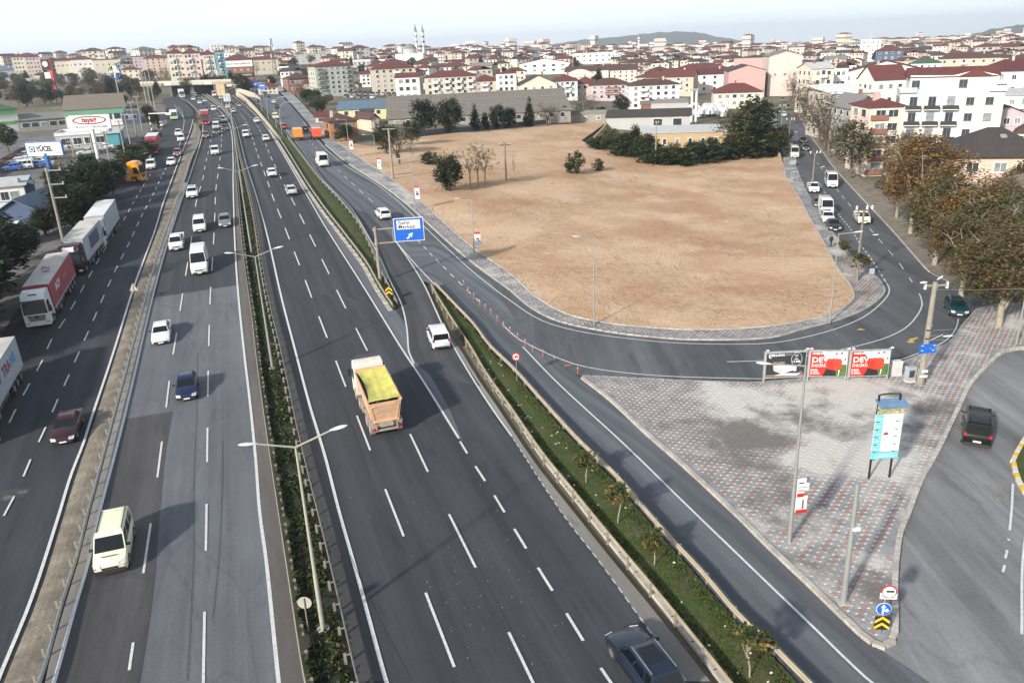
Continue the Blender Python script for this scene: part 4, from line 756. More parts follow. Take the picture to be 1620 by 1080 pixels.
o, f, y1, W, H = semi(326, 199, 'L', 'f', 'red lorry in the slow lane of the left carriageway', 'red', MATS['tarp_red'], MATS['tarp_dusty'], TL=7.5, group=None)
o, f, y1, W, H = semi(289, 156, 'L', 'f', 'white lorry coming out of the underpass', 'white', MATS['tarp_white'], MATS['tarp_white'], TL=7.5, group=None)
def small_truck(px, py, route, label, cabp, boxm, facing='r', bh=2.6, L=6.0, name='truck', cat='truck', W=2.2):
    p = at(px, py); d = heading_on(p, route); c = Vector(p[:2]) + d * L / 2; o = thing(name, label, cat)
    f = L / 2; mb = MB(); mb.box((0, -f + (L - 1.9) / 2, .85 + (bh - .6) / 2), (W, L - 1.9, bh - .6)); obj('load_body', mb.mesh('load_body', boxm), o)
    cm = MB(); prof = [(f, .5), (f, 1.2), (f - .35, 2.15), (f - 1.7, 2.2), (f - 1.7, .5)]; n = 5; h = W / 2 - .05
    cm.add([(x * h, y, z) for x in (-1, 1) for y, z in prof], [tuple(range(n)), tuple(range(n, 2 * n))[::-1]] + [(i, n + i, n + (i + 1) % n, (i + 1) % n) for i in range(n)]); obj('cab', cm.mesh('cab', MATS['paint_' + cabp]), o)
    obj('windscreen', MB().sheet([(-h * .9, f - .02, 1.25), (h * .9, f - .02, 1.25), (h * .85, f - .32, 2.05), (-h * .85, f - .32, 2.05)][::-1], .03).mesh('windscreen', MATS['cab_glass']), o)
    ch = MB().box((0, 0, .6), (1.2, L - .3, .25)); ch.box((0, -f + .02, .6), (W * .95, .1, .15)); obj('chassis', ch.mesh('chassis', MATS['dark_steel']), o)
    for s in (-1, 1): obj('tail_light', MB().box((s * W * .42, -f - .02, .75), (.22, .06, .12)).mesh('tail_light', MATS['tail_red']), o)
    wheels(o, W / 2 - .18, [f - 1.0, -f + 1.2], .4, .28); seat(o, c.x, c.y, d if facing == 'r' else -d); return o
small_truck(473, 224, 'RR', 'orange high sided truck seen from behind on the service road', 'amber', MATS['paint_amber'])
small_truck(503, 223, 'RR', 'red orange box truck standing at the kerb by the brown roofed house', 'redorange', MATS['paint_redorange'])
small_truck(361, 165, 'R', 'white box lorry on the inner lane near the underpass', 'white', MATS['tarp_white'], bh=3.6, L=8, W=2.5)
def bus(px, py, route, label, L=8.5, facing='f', top='white', low='lightgreen', H=2.9):
    p = at(px, py); d = heading_on(p, route) if isinstance(route, str) else Vector(route).normalized(); c = Vector(p[:2]) + d * L / 2; o = thing('bus', label, 'bus', group='green and white town buses'); W = 2.4; f = L / 2
    obj('body', MB().box((0, 0, .75), (W, L, .8), taper=1.0).mesh('body', MATS['paint_' + low]), o); obj('upper_body', MB().box((0, 0, (1.15 + H) / 2), (W, L, H - 1.15), taper=.95).mesh('upper_body', MATS['paint_' + top]), o)
    obj('windscreen', MB().sheet([(-1.1, f - .01, 1.2), (1.1, f - .01, 1.2), (1.05, f - .16, 2.5), (-1.05, f - .16, 2.5)][::-1], .03).mesh('windscreen', MATS['cab_glass']), o); obj('rear_window', MB().sheet([(-1.1, -f + .01, 1.5), (1.1, -f + .01, 1.5), (1.05, -f + .14, 2.4), (-1.05, -f + .14, 2.4)], .03).mesh('rear_window', MATS['cab_glass']), o)
    me = MB().box((0, 0, 0), (.05, (L - 1) / 5 - .12, .8)).mesh('side_window', MATS['cab_glass'])
    for s in (-1, 1):
        for i in range(5): obj('side_window', me, o, (s * (W / 2 - .015), -f + .5 + (i + .5) * (L - 1) / 5, 1.8))
        obj('headlight', MB().box((s * .85, f + .01, .7), (.35, .05, .18)).mesh('headlight', MATS['lamp_glass']), o)
    wheels(o, W / 2 - .15, [f - 1.7, -f + 1.9], .45, .28); seat(o, c.x, c.y, -d if facing == 'f' else d)
    return o
bus(276, 191, 'S', 'green and white bus on the left service road before the height barrier')
# tractor unit in bright orange, standing across the lay-by
o = thing('tractor_unit', 'bright orange tractor unit without trailer at the edge of the service road', 'lorry cab'); cab(o, 2.5, 2.6, 3.8, 'orange', style=0)
ch = MB().box((0, -1.0, .8), (1.1, 4.6, .3)); ch.box((0, -1.7, 1.0), (1.0, .9, .15)); obj('chassis', ch.mesh('chassis', MATS['dark_steel']), o); sk = MB()
for s in (-1, 1): sk.box((s * 1.1, -.5, .7), (.3, 2.6, .6))
obj('side_skirt', sk.mesh('side_skirt', MATS['paint_orange']), o); wheels(o, 1.05, [1.2, -2.2], .5, .34); p = at(206, 290); seat(o, p.x, p.y + .6, Vector((1, -.02)))
# tipper truck with its load sheeted in yellow
def tipper():
    p = at(615, 693); d = heading_on(p, 'R'); L = 9.0; f = L / 2; W = 2.5; c = Vector(p[:2]) + d * f * .98
    o = thing('dump_truck', 'dusty dump truck with a yellow tarpaulin over its peach coloured tipper body', 'dump truck')
    cab(o, 2.45, f, 3.5, 'dusty_white', style=0)
    dfl = MB().box((0, f - .75, 3.53), (1.9, .35, .14)); obj('roof_visor', dfl.mesh('roof_visor', MATS['dark_steel']), o)
    y1, y0 = f - 2.75, -f + .05; zb, zt = 1.3, 3.1; mb = MB(); hb, ht = 1.0, 1.25; th = .07
    for s in (-1, 1):
        mb.add([(s * hb, y1, zb), (s * hb, y0 + .55, zb), (s * ht, y0 + .12, zt), (s * ht, y1, zt), (s * (hb - th), y1, zb), (s * (hb - th), y0 + .55, zb), (s * (ht - th), y0 + .12, zt), (s * (ht - th), y1, zt)], [(0, 1, 2, 3), (7, 6, 5, 4), (0, 4, 5, 1), (1, 5, 6, 2), (2, 6, 7, 3), (3, 7, 4, 0)])
        mb.box((s * (ht + .02), (y0 + y1) / 2, zt - .05), (.1, y1 - y0 - .2, .14))
        for i in range(5): y = y1 - .6 - i * 1.15; mb.tube((s * (hb + .02), y, zb), (s * (ht + .03), y - .02, zt - .1), .05, n=5)
    mb.box((0, (y1 + y0) / 2, zb), (2 * hb, y1 - y0 - .6, .12)); mb.box((0, y1, (zb + zt) / 2 + .05), (2.35, .1, zt - zb + .1)); mb.box((0, y1 + .06, zt + .1), (2.5, .25, .1)); obj('tipper_body', mb.mesh('tipper_body', MATS['tipper_peach']), o)
    tg = MB(); q = [(-1.02, y0 + .52, zb - .05), (1.02, y0 + .52, zb - .05), (1.24, y0 + .1, zt - .1), (-1.24, y0 + .1, zt - .1)]; tg.sheet(q, .08); A_, B_, C_, D_ = [Vector(v) for v in q]
    def fr(u, v): return (A_.lerp(B_, u)).lerp(D_.lerp(C_, u), v) + Vector((0, -.09, -.03))
    ou = [(.1, .1), (.9, .1), (.95, .82), (.82, .9), (.18, .9), (.05, .82)]
    for i in range(6): tg.tube(fr(*ou[i]), fr(*ou[(i + 1) % 6]), .035, n=5)
    obj('tailgate', tg.mesh('tailgate', MATS['tipper_peach']), o); text('lettering', 'ÖZTREYLER', .26, MATS['worn_paint'], o, fr(.55, .62) + Vector((0, -.005, 0)), (pi / 2 - .2, 0, 0)); obj('number_plate', MB().box(fr(.3, .35), (.5, .02, .12)).mesh('number_plate', MATS['tipper_peach']), o)
    tp = MB(); n, k = 22, 12; rr_ = random.Random(2); wob = [rr_.uniform(-.5, .5) for _ in range(k + 1)]
    for i in range(n + 1):
        t = i / n; y = y1 - .02 - (y1 - y0 - .25) * t
        for j in range(k + 1):
            u = j / k * 2 - 1; sag = -.2 * (1 - u * u) * sin(pi * min(1, t * 1.05)) ** .6; fold = .035 * sin(j * 2.2 + wob[j] * 2 + t * 1.5) * (1 - abs(u)) + .02 * sin(t * 17 + j)
            tp.v.append((u * (1.23 - .30 * max(0, -u) * sin(pi * t) ** .7 if u < 0 else 1.24), y, zt + .06 + sag + fold))
    for i in range(n):
        for j in range(k): q_ = i * (k + 1) + j; tp.f.append((q_, q_ + 1, q_ + k + 2, q_ + k + 1)); tp.m.append(0)
    obj('tarpaulin', tp.mesh('tarpaulin', MATS['tarp_yellow'], smooth=60), o)
    ld = MB().box((0, (y0 + y1) / 2, zt - .55), (2.1, y1 - y0 - .9, .3)); obj('load', ld.mesh('load', MATS['dirt_strip']), o)
    ch = MB().box((0, -.4, 1.05), (1.0, L - 1.2, .3)); ch.box((0, -f + .3, .62), (2.3, .12, .16)); ch.box((0, -f + .45, .95), (2.4, .1, .3))
    for s in (-1, 1): ch.box((s * .8, -f + .35, .8), (.08, .3, .5))
    obj('chassis', ch.mesh('chassis', MATS['dusty_chassis']), o)
    for s in (-1, 1):
        obj('mudguard', MB().box((s * 1.05, -f + 1.75, 1.13), (.42, 2.7, .06)).mesh('mudguard', MATS['dusty_chassis']), o); obj('tail_light', MB().box((s * 1.0, -f + .2, .72), (.3, .06, .14)).mesh('tail_light', MATS['tail_red']), o)
        obj('tank', MB().box((s * 1.0, f - 4.6, .8), (.5, 1.0, .6)).mesh('tank', MATS['dusty_chassis']), o)
    M('dusty_tyre', (.2, .175, .15), .9, var=.3, scale=5); M('dusty_rim', (.36, .33, .29), .8, var=.2)
    me = MB().tube((-.17, 0, 0), (.17, 0, 0), .5, n=20).mesh('wheel', MATS['dusty_tyre'], smooth=40); rm = MB().tube((-.02, 0, 0), (.02, 0, 0), .3, n=12).mesh('rim', MATS['dusty_rim'])
    for s in (-1, 1):
        for y in (f - 1.35, f - 3.2, -f + 2.45, -f + 1.05): q_ = obj('wheel', me, o, (s * 1.06, y, .5)); obj('rim', rm, q_, (s * .17, 0, 0))
    seat(o, c.x, c.y, d)
tipper()
# ------------------------------------------------------------------ kerbs, paving stones
M('galvanised', (.42, .43, .42), .5, .5, var=.2, scale=2); M('rail_dusty', (.25, .23, .195), .65, .2, var=.22, scale=1.5); M('rail_tan', (.33, .28, .205), .7, .1, var=.2, scale=1.2); M('pole_grey', (.3, .31, .305), .5, .4, var=.12, scale=1); M('pole_cream', (.33, .325, .27), .6, .1, var=.15, scale=1.2)
M('pole_concrete', (.23, .21, .18), .9, var=.2, scale=3, bump=.2); M('lamp_white', (.6, .61, .61), .35, var=.05); M('insulator', (.5, .47, .43), .3); M('rust', (.2, .09, .05), .8, var=.3); M('wood_pole', (.17, .15, .125), .9, var=.25)
M('sign_blue', (.01, .1, .48), .4, var=.06); M('sign_white', (.62, .62, .61), .5, var=.04); M('sign_red', (.42, .02, .02), .45, var=.06); M('sign_black', (.015, .015, .017), .5); M('sign_yellow', (.72, .42, .02), .45, var=.06); M('sign_back', (.42, .4, .33), .6, .3, var=.1); M('sign_cyan', (.14, .45, .5), .5, var=.06); M('poster_red', (.42, .028, .02), .45, var=.1, scale=.8); M('poster_dark', (.022, .03, .038), .4, var=.3, scale=.6)
M('sofa_red', (.45, .045, .02), .5, var=.25, scale=1.5); M('poster_green', (.07, .13, .03), .5, var=.4, scale=2); M('poster_sky', (.4, .48, .62), .5, var=.25, scale=.9); M('poster_brown', (.16, .12, .08), .5, var=.4, scale=1.5); M('poster_lilac', (.18, .1, .22), .5, var=.3); M('skin_tone', (.45, .28, .2), .6); M('bollard_orange', (.42, .11, .06), .5, var=.15)
M('awning_blue', (.16, .28, .42), .25, .4, var=.2, scale=2); M('map_green', (.13, .17, .12), .5, var=.6, scale=6, col2=(.35, .33, .2)); M('post_black', (.012, .012, .013), .45)
def kerb(px, w=.28, h=.15, mat='kerb_concrete', stone=.8, base=.05, label='kerb', limit=7.0, maxn=140, curve=True, alt=None):
    """a row of kerb stones; the ones that show large are objects of their own"""
    l = line(px, 1.0, curve); c = cum(l); root = obj(label, None, kind='structure'); far = MB(); near = 0; mesh = {}; n = int(c[-1] / stone)
    r = random.Random(len(px))
    for i in range(n):
        q, t = sample(l, c, (i + .5) * stone); p = on(q.x, q.y); mt = MATS[mat] if not alt else MATS[alt[i % 2]]; a = atan2(t.y, t.x)
        z = T(q.x, q.y) + base * offs(q) + h / 2 + r.uniform(-.008, .008)
        if ppm(p) * stone > limit * 1.25 and near < maxn:
            k = mt.name
            if k not in mesh: mesh[k] = MB().box((0, 0, 0), (stone - .025, w, h + .1), taper=.94).mesh('kerb_stone', mt)
            o = obj('kerb_stone', mesh[k], root, (q.x, q.y, z - .05), a + r.uniform(-.01, .01)); near += 1
        else: far.box((q.x, q.y, z - .05), (stone - .01, w, h + .1), 0, a, .95)
    if far.v: obj('kerb_run', far.mesh('kerb_run', MATS[mat]), root, kind='stuff')
kerb([(921, 600), (965, 634), (1022, 687), (1085, 742), (1170, 821), (1215, 866), (1265, 913), (1315, 961), (1362, 1006), (1380, 1020), (1395, 1025.5), (1407, 1020), (1415, 1006), (1415, 935), (1417, 892), (1425, 842), (1435, 819), (1457, 762), (1477, 727), (1495, 692), (1515, 650), (1535, 610), (1565, 577), (1590, 557), (1620, 552), (1660, 548)], w=.32, h=.2, stone=.62, maxn=230)
kerb([(921, 597), (985, 600), (1060, 604), (1135, 606.5), (1205, 607.5), (1405, 582), (1440, 571), (1475, 556), (1502, 544), (1525, 514), (1548, 489)], w=.22, h=.14, maxn=20)
kerb(K1[3:-3], w=.24, h=.14, maxn=60); kerb(K2[3:-3], w=.15, h=.12, base=.14, maxn=20)
M('kerb_yellow', (.6, .4, .06), .7, var=.2); M('kerb_white', (.5, .5, .48), .7, var=.15)
kerb([(1640, 668), (1602, 732), (1606, 750), (1622, 783), (1660, 822)], w=.3, h=.2, alt=('kerb_yellow', 'kerb_white'))
kerb(SR[2:], w=.2, h=.13, maxn=10); 
def inside(p, P):
    c = False; j = len(P) - 1
    for i in range(len(P)):
        if (P[i].y > p.y) != (P[j].y > p.y) and p.x < (P[j].x - P[i].x) * (p.y - P[i].y) / (P[j].y - P[i].y) + P[i].x: c = not c
        j = i
    return c
def dist_edge(p, P):
    d = 1e9
    for i in range(len(P)):
        a, b = P[i - 1], P[i]; e = b - a; t = max(0, min(1, (p - a).dot(e) / max(e.length_squared, 1e-9))); d = min(d, (p - a - e * t).length)
    return d
def paving(P, rootname, z, near_n, root):
    a, b = at(1260, 887), at(1297, 830); u = Vector((b.x - a.x, b.y - a.y)).normalized(); v = Vector((-u.y, u.x)); U, V = .52, .80
    pts = []; us = [p.dot(u) for p in P]; vs = [p.dot(v) for p in P]; i0, i1, j0, j1 = int(min(us) / U) - 1, int(max(us) / U) + 1, int(min(vs) / V) - 1, int(max(vs) / V) + 1
    for i in range(i0, i1):
        for j in range(j0, j1):
            p = u * (i + (j % 2) * .5) * U + v * j * V
            if inside(p, P) and dist_edge(p, P) > .42: pts.append(p)
    pts.sort(key=lambda p: -ppm(on(p.x, p.y))); a_ = atan2(u.y, u.x)
    hexp = [(.16, -.09), (.16, .09), (.05, .19), (-.16, .11), (-.16, -.09), (-.05, -.19)]; wl_ = [(.055, .2), (.17, .1), (.21, .2), (.12, .28)]; wr_ = [(-.055, -.2), (-.17, -.1), (-.21, -.2), (-.12, -.28)]
    mh = MB().prism(hexp, -.03, .006).mesh('paving_stone', MATS['red_paver']); mw = [MB().prism(w_, -.03, .008).mesh('paving_stone', MATS['white_paver']) for w_ in (wl_, wr_)]
    fr, fw_ = MB(), MB(); ca, sa = cos(a_), sin(a_)
    for k, p in enumerate(pts):
        zz = T(p.x, p.y) + z * offs(p) + RNG.uniform(-.004, .004)
        if k < near_n:
            for m_ in (mh, mw[0], mw[1]): obj('paving_stone', m_, root, (p.x, p.y, zz), a_)
        else:
            rot = lambda q: (p.x + q[0] * ca - q[1] * sa, p.y + q[0] * sa + q[1] * ca)
            fr.prism([rot(q) for q in hexp], zz - .02, zz + .006); fw_.prism([rot(q) for q in wl_], zz - .02, zz + .008); fw_.prism([rot(q) for q in wr_], zz - .02, zz + .008)
    if fr.v: obj('red_paving', fr.mesh('red_paving', MATS['red_paver'], fix=False), root, kind='stuff'); obj('white_paving', fw_.mesh('white_paving', MATS['white_paver'], fix=False), root, kind='stuff')
paving([Vector(at(*p)[:2]) for p in PLAZA], 'plaza', .165, 99, plaza)
fp = [o for o in COL.objects if o.name == 'footpath'][0]
paving([Vector(at(*p)[:2]) for p in [(622, 292), (642, 321), (680, 356), (730, 401), (770, 432), (810, 462), (840, 487), (885, 509), (960, 525), (1035, 534), (1097, 538), (1215, 535), (1277, 519), (1327, 506), (1365, 491), (1390, 474), (1398, 462), (1394, 453), (1384, 441), (1362, 421), (1341, 402), (1328, 384), (1316, 370), (1304, 380), (1316, 409), (1328, 429), (1346, 454), (1351, 466), (1351, 478), (1341, 488), (1316, 501), (1278, 511), (1210, 521), (1110, 526), (1010, 521), (947, 513), (898, 501), (848, 473), (811, 439), (756, 401), (706, 358), (663, 319), (640, 295)]], 'footpath', .145, 0, fp)

# ------------------------------------------------------------------ guard rails
def guard_rail(px, label, side, rail_mat='galvanised', spacing=2.0, h=.72, off=.0, maxn=130, post_mat='rail_dusty', brackets=True, group=None, tall=.32):
    l = line(px, 1.2); c = cum(l); o = thing('guard_rail', label, 'guard rail', group=group); rb = MB(); prof = [(0, -.16), (.035, -.12), (.0, -.04), (.0, .04), (.035, .12), (0, .16), (-.03, .16), (-.03, -.16)]; k = tall / .32
    n = max(2, int(c[-1] / 1.5))
    for i in range(n + 1):
        q, t = sample(l, c, c[-1] * i / n); nr = Vector((-t.y, t.x)) * side; z = T(q.x, q.y) + .06 * offs(q) + h - .16 * k
        for a, b in prof: w = q + nr * (off + .02 - a); rb.v.append((w.x, w.y, z + b * k))
    m = len(prof)
    for i in range(n):
        for j in range(m): rb.f.append((i * m + j, i * m + (j + 1) % m, (i + 1) * m + (j + 1) % m, (i + 1) * m + j)); rb.m.append(0)
    obj('rail', rb.mesh('rail', MATS[rail_mat], smooth=50), o)
    pm = MB().box((0, 0, h / 2 - .05), (.08, .14, h + .1)); 
    if brackets: pm.box((0, -.17, h - .12), (.035, .3, .08))
    pme = pm.mesh('post', MATS[post_mat]); far = MB(); cnt = 0
    for i in range(int(c[-1] / spacing)):
        q, t = sample(l, c, (i + .5) * spacing); nr = Vector((-t.y, t.x)) * side; w = q + nr * (off + (.32 if brackets else .12)); a = atan2(nr.y, nr.x) - pi / 2; z = T(q.x, q.y) + .05 * offs(q)
        if cnt < maxn: obj('post', pme, o, (w.x, w.y, z), a); cnt += 1
        else: far.box((w.x, w.y, z + h / 2), (.08, .14, h), 0, a)
    if far.v: obj('post_run', far.mesh('post_run', MATS[post_mat]), o, kind='stuff')
    return o
guard_rail(RL, 'guard rail on the left edge of the planted median', -1, 'rail_dusty', 2.0)
guard_rail(RR, 'guard rail on the right edge of the planted median', 1, 'rail_dusty', 2.0)
guard_rail([(40, 1160), (72, 1079), (101, 970), (127, 885), (144, 815), (182, 670), (212, 555), (234, 470), (255, 397), (275, 340), (293, 290), (304, 255), (315, 230), (319, 210)], 'dark guard rail along the dirt separator of the left service road', 1, 'galvanised', 2.0, h=.6)
guard_rail(BW1[::-1][3:], 'guard rail between the motorway and the wedge shaped verge', 1, 'rail_dusty', 3.0, brackets=False)
guard_rail(BW2[:-4], 'guard rail between the slip ramp and the wedge shaped verge', 1, 'rail_dusty', 3.0, brackets=False)
guard_rail(BS1, 'pale guard rail along the motorway side of the long verge', -1, 'rail_tan', 2.6, brackets=False, tall=.3)
guard_rail(BS2, 'tan guard rail with stub posts along the service road side of the long verge', 1, 'rail_tan', 2.9, brackets=False, tall=.36)
for px in ([(p[0] + 5, p[1] - 1) for p in BS1], [(p[0] - 4, p[1] + 1) for p in BW1[:8]]): kerb(px, w=.5, h=.1, stone=2.0, maxn=24, label='edge_kerb')

# ------------------------------------------------------------------ street lamps
def lamp_head(o, p, d, L=.85, w=.3):
    mb = MB(); n, k = 8, 7; d = Vector(d).normalized(); s = Vector((-d.y, d.x, 0)).normalized(); u = d.cross(s)
    for i in range(n + 1):
        t = i / n; r = w * .5 * (sin(pi * (.06 + .9 * t)) ** .7) * (.75 + .35 * t)
        for j in range(k): a = 2 * pi * j / k; mb.v.append(tuple(Vector(p) + d * L * t + s * r * cos(a) + u * r * .55 * sin(a)))
    for i in range(n):
        for j in range(k): mb.f.append((i * k + j, i * k + (j + 1) % k, (i + 1) * k + (j + 1) % k, (i + 1) * k + j)); mb.m.append(0)
    mb.f += [tuple(range(k)), tuple(range(n * k, n * k + k))]; mb.m += [0, 0]; obj('lamp_head', mb.mesh('lamp_head', MATS['lamp_white'], smooth=60), o)
def street_lamp(p, h, arms, label, mat='pole_grey', r=.1, group=None, foot=True, name='street_lamp'):
    o = thing(name, label, 'street lamp', p, group=group); pm = MB().tube((0, 0, 0), (0, 0, h * .33), r * 1.25, r * 1.1, 10).tube((0, 0, h * .33), (0, 0, h), r * .95, r * .55, 10); obj('pole', pm.mesh('pole', MATS[mat], smooth=40), o)
    if foot: obj('footing', MB().tube((0, 0, -.2), (0, 0, .16), r * 4.2, r * 3.4, 9).mesh('footing', MATS['kerb_concrete']), o)
    for d, L, up in arms:
        d = Vector((d[0], d[1])).normalized(); e = (d.x * L, d.y * L, h + up); am = MB().tube((0, 0, h - .05), e, .05, .04, 6); obj('arm', am.mesh('arm', MATS[mat]), o); lamp_head(o, (e[0] - d.x * .1, e[1] - d.y * .1, e[2]), (d.x, d.y, .12))
    return o
ml = line([(530, 1120), (512, 1000), (480, 835), (455, 690), (432, 587), (415, 500), (402, 425), (388, 330), (377, 255), (371, 213), (367, 197), (358, 181), (346, 169)]); mc = cum(ml); b0 = min(range(len(ml)), key=lambda i: (ml[i] - Vector(at(512, 1000)[:2])).length)
wl_lab = ['nearest double armed lamp post in the median, beside the backs of round sign', 'second double armed lamp post in the median, level with the white saloon', 'third double armed lamp post in the median, level with the tall white van', 'fourth double armed lamp post in the median', 'fifth double armed lamp post in the median', 'sixth double armed lamp post in the median', 'seventh double armed lamp post in the median, near the distant bend', 'eighth double armed lamp post in the median, in the bend', 'ninth double armed lamp post in the median, beyond the bend', 'last double armed lamp post before the underpass']
for i in range(10):
    q, t = sample(ml, mc, mc[b0] + i * 37.0)
    if mc[b0] + i * 37 > mc[-1]: break
    nr = Vector((-t.y, t.x)); street_lamp(on(q.x, q.y, .1), 10.7, [(nr, 1.75, .5), (-nr, 1.75, .5)], wl_lab[i], 'pole_cream' if i == 0 else 'pole_grey', .1, 'double armed lamps along the median')
def banner(p, label, z, w, h, side, kind, group):
    o = thing('banner', label, 'banner', (p.x, p.y, p.z), atan2(side[1], side[0]), group); x0 = .16
    cl = MB(); nx_, nz_ = 2, 6
    for i in range(nz_ + 1):
        for j in range(nx_ + 1): cl.v.append((x0 + w * j / nx_, .05 * sin(i * 1.1) * (j / nx_), z + h * i / nz_))
    for i in range(nz_):
        for j in range(nx_): k = i * (nx_ + 1) + j; cl.f.append((k, k + 1, k + nx_ + 2, k + nx_ + 1)); cl.m.append(0)
    obj('cloth', cl.mesh('cloth', MATS['sign_white'], smooth=60), o)
    def pr(x, zz, ww, hh, m, y=-.075): obj('print', MB().box((x0 + w * x, y, z + h * zz), (w * ww, .012, h * hh)).mesh('print', MATS[m]), o)
    if kind == 0: pr(.5, .93, .96, .12, 'sign_red'); pr(.5, .55, .4, .14, 'poster_lilac'); pr(.5, .38, .6, .16, 'logo_dark'); pr(.62, .3, .4, .1, 'poster_sky')
    elif kind == 1: pr(.5, .93, .96, .12, 'sign_red'); pr(.5, .58, .4, .1, 'logo_red'); pr(.5, .3, .8, .22, 'poster_sky'); pr(.75, .44, .2, .06, 'logo_dark')
    else:
        pr(.5, .05, .96, .1, 'sign_red'); pr(.3, .52, .55, .1, 'sign_red'); pr(.85, .93, .28, .14, 'poster_lilac'); pr(.78, .57, .3, .14, 'poster_brown'); pr(.79, .6, .16, .06, 'skin_tone'); pr(.5, .74, .92, .012, 'sign_black'); pr(.55, .25, .08, .26, 'logo_dark'); pr(.3, .86, .4, .03, 'sign_black'); pr(.3, .66, .5, .015, 'pole_grey'); pr(.3, .63, .5, .015, 'pole_grey')
    for zz in (z + .02, z + h - .02): obj('bracket', MB().tube((0, 0, zz), (x0 + w, 0, zz), .018, n=5).mesh('bracket', MATS['post_black']), o)
LL = [((940, 517), (-1, -.25), 'lamp post with one left arm at the bottom of the bare lot', None), ((751, 412), (-1, -.5), 'lamp post with red topped banner beside the direction sign', 1), ((657, 334), (-1, -.5), 'lamp post with a banner of a dark figure at the lot edge', 0), ((598, 284), (-1, -.5), 'lamp post with banner near the tall concrete pole', 1), ((554, 251), (-1, -.5), 'lamp post with banner below the brown roofed house', 0), ((1312, 514), (1, -.15), 'lamp post with one right arm at the corner of the lot', None)]
for (px, py), d, lab, bn in LL:
    p = at(px, py); p.z += .14 * offs(p); street_lamp(p, 9.3 if bn is None else 7.8, [(d, 1.5, .12)], lab, 'pole_grey', .075, 'slim lamp posts along the lot', foot=False)
    if bn is not None: banner(p, 'upright red topped banner on the lamp post ' + {751: 'by the direction sign', 657: 'at the middle of the lot edge', 598: 'near the tall concrete pole', 554: 'below the brown house'}[px], 1.6 if px != 751 else 1.45, .75, 2.05, (1, -.1), bn, 'banners on the lot lamp posts')
p = at(1248, 862); p.z += .16; street_lamp(p, 11.2, [(Vector((-1, .05)), 1.9, .12)], 'tall lamp post on the plaza with a white and red banner', 'pole_grey', .1, None, False); banner(p, 'white banner with red foot on the plaza lamp post', 2.0, .72, 2.3, (1, .12), 2, None)
p = at(1607, 548); p.z += .16; street_lamp(p, 9.5, [(Vector((1, 0)), 1.5, .12)], 'lamp post at the right edge of view by the plane tree', 'pole_grey', .08, None, False)
p = at(1333, 957); p.z += .16; o = thing('camera_pole', 'thick grey pole with small camera at the tip of the plaza', 'pole', p); obj('pole', MB().tube((0, 0, 0), (0, 0, 7.1), .17, .12, 12).mesh('pole', MATS['pole_grey'], smooth=40), o); obj('surveillance_camera', MB().box((.15, -.1, 4.55), (.4, .16, .16)).tube((0, 0, 4.5), (.1, -.05, 4.5), .03).mesh('surveillance_camera', MATS['lamp_white']), o); obj('base_plate', MB().box((0, 0, .05), (.6, .6, .1)).mesh('base_plate', MATS['kerb_concrete']), o)
def curved_lamp(px, py, label, side=1, h=9.5):
    p = at(px, py); o = thing('curved_lamp', label, 'street lamp', p, group='curved lamps beside the incline'); pts = [(0, 0, 0), (0, 0, h * .6), (.15 * side, 0, h * .78), (.7 * side, 0, h * .92), (1.6 * side, 0, h), (2.6 * side, 0, h * 1.01)]
    obj('pole', MB().path(pts, [.1, .08, .07, .06, .055, .05], 7).mesh('pole', MATS['pole_grey'], smooth=50), o); lamp_head(o, pts[-1], (side, 0, 0), .7, .28)
for i, (x, y, s) in enumerate([(447, 216, 1), (438, 204, 1), (425, 191, 1), (415, 178, 1), (406, 167, 1), (456, 150, -1), (446, 142, -1), (466, 158, -1), (430, 133, -1)]): curved_lamp(x, y, '%s curved white lamp post on the %s of the incline' % (['first', 'second', 'third', 'fourth', 'fifth', 'second', 'third', 'first', 'fourth'][i], 'left side' if s > 0 else 'right side'), s, 8.5)

# ------------------------------------------------------------------ power poles
def pole_thing(name, px, py, top, label, mat, r0, r1, arms=(), group=None, n=10):
    p = at(px, py); h = height_at(p, top); o = thing(name, label, 'pole', p, group=group); obj('pole', MB().tube((0, 0, 0), (0, 0, h), r0, r1, n).mesh('pole', MATS[mat], smooth=40), o)
    for f, w, dx, ins in arms:
        obj('crossarm', MB().box((dx, -.02, h * f), (w, .14, .14)).mesh('crossarm', MATS['pole_concrete' if mat == 'pole_concrete' else 'dark_steel']), o)
        for i in range(ins): x = dx - w / 2 + .12 + i * (w - .24) / max(1, ins - 1); obj('insulator', MB().tube((x, -.02, h * f + .07), (x, -.02, h * f + .38), .09, .05, 7).mesh('insulator', MATS['insulator']), o)
    return o, p, h
pole_thing('power_pole', 101, 384, 268, 'concrete power pole with three long crossarms before the parked lorries', 'pole_concrete', .24, .15, [(.985, 2.2, .9, 2), (.80, 2.2, .9, 2), (.62, 2.2, .9, 2)])
pole_thing('power_pole', 159, 290, 212, 'concrete power pole rising out of the big evergreen hedge', 'pole_concrete', .26, .16, [(.8, 2.4, 0, 2)])
for x, y, t, l in [(202, 264, 190, 'concrete pole just behind the orange tractor unit'), (174, 256, 208, 'concrete pole behind the hedge left of the tractor unit'), (217, 217, 160, 'thin concrete pole beside the bushes of the forecourt'), (207, 231, 180, 'thin concrete pole standing in the hedge'), (226, 208, 152, 'thin concrete pole near the forecourt mouth'), (118, 250, 224, 'short concrete pole among the stored cars')]: pole_thing('power_pole', x, y, t, l, 'pole_concrete', .2, .12, [(.97, 1.6, 0, 2)], 'concrete poles along the factory front')
for i, x in enumerate((236, 241, 246)): pole_thing('steel_mast', x, 183 - i * 4, 118 - i * 4, '%s of three pale steel masts by the far hedge' % ['leftmost', 'middle', 'rightmost'][i], 'pole_grey', .2, .12, [], 'three masts by the far hedge')
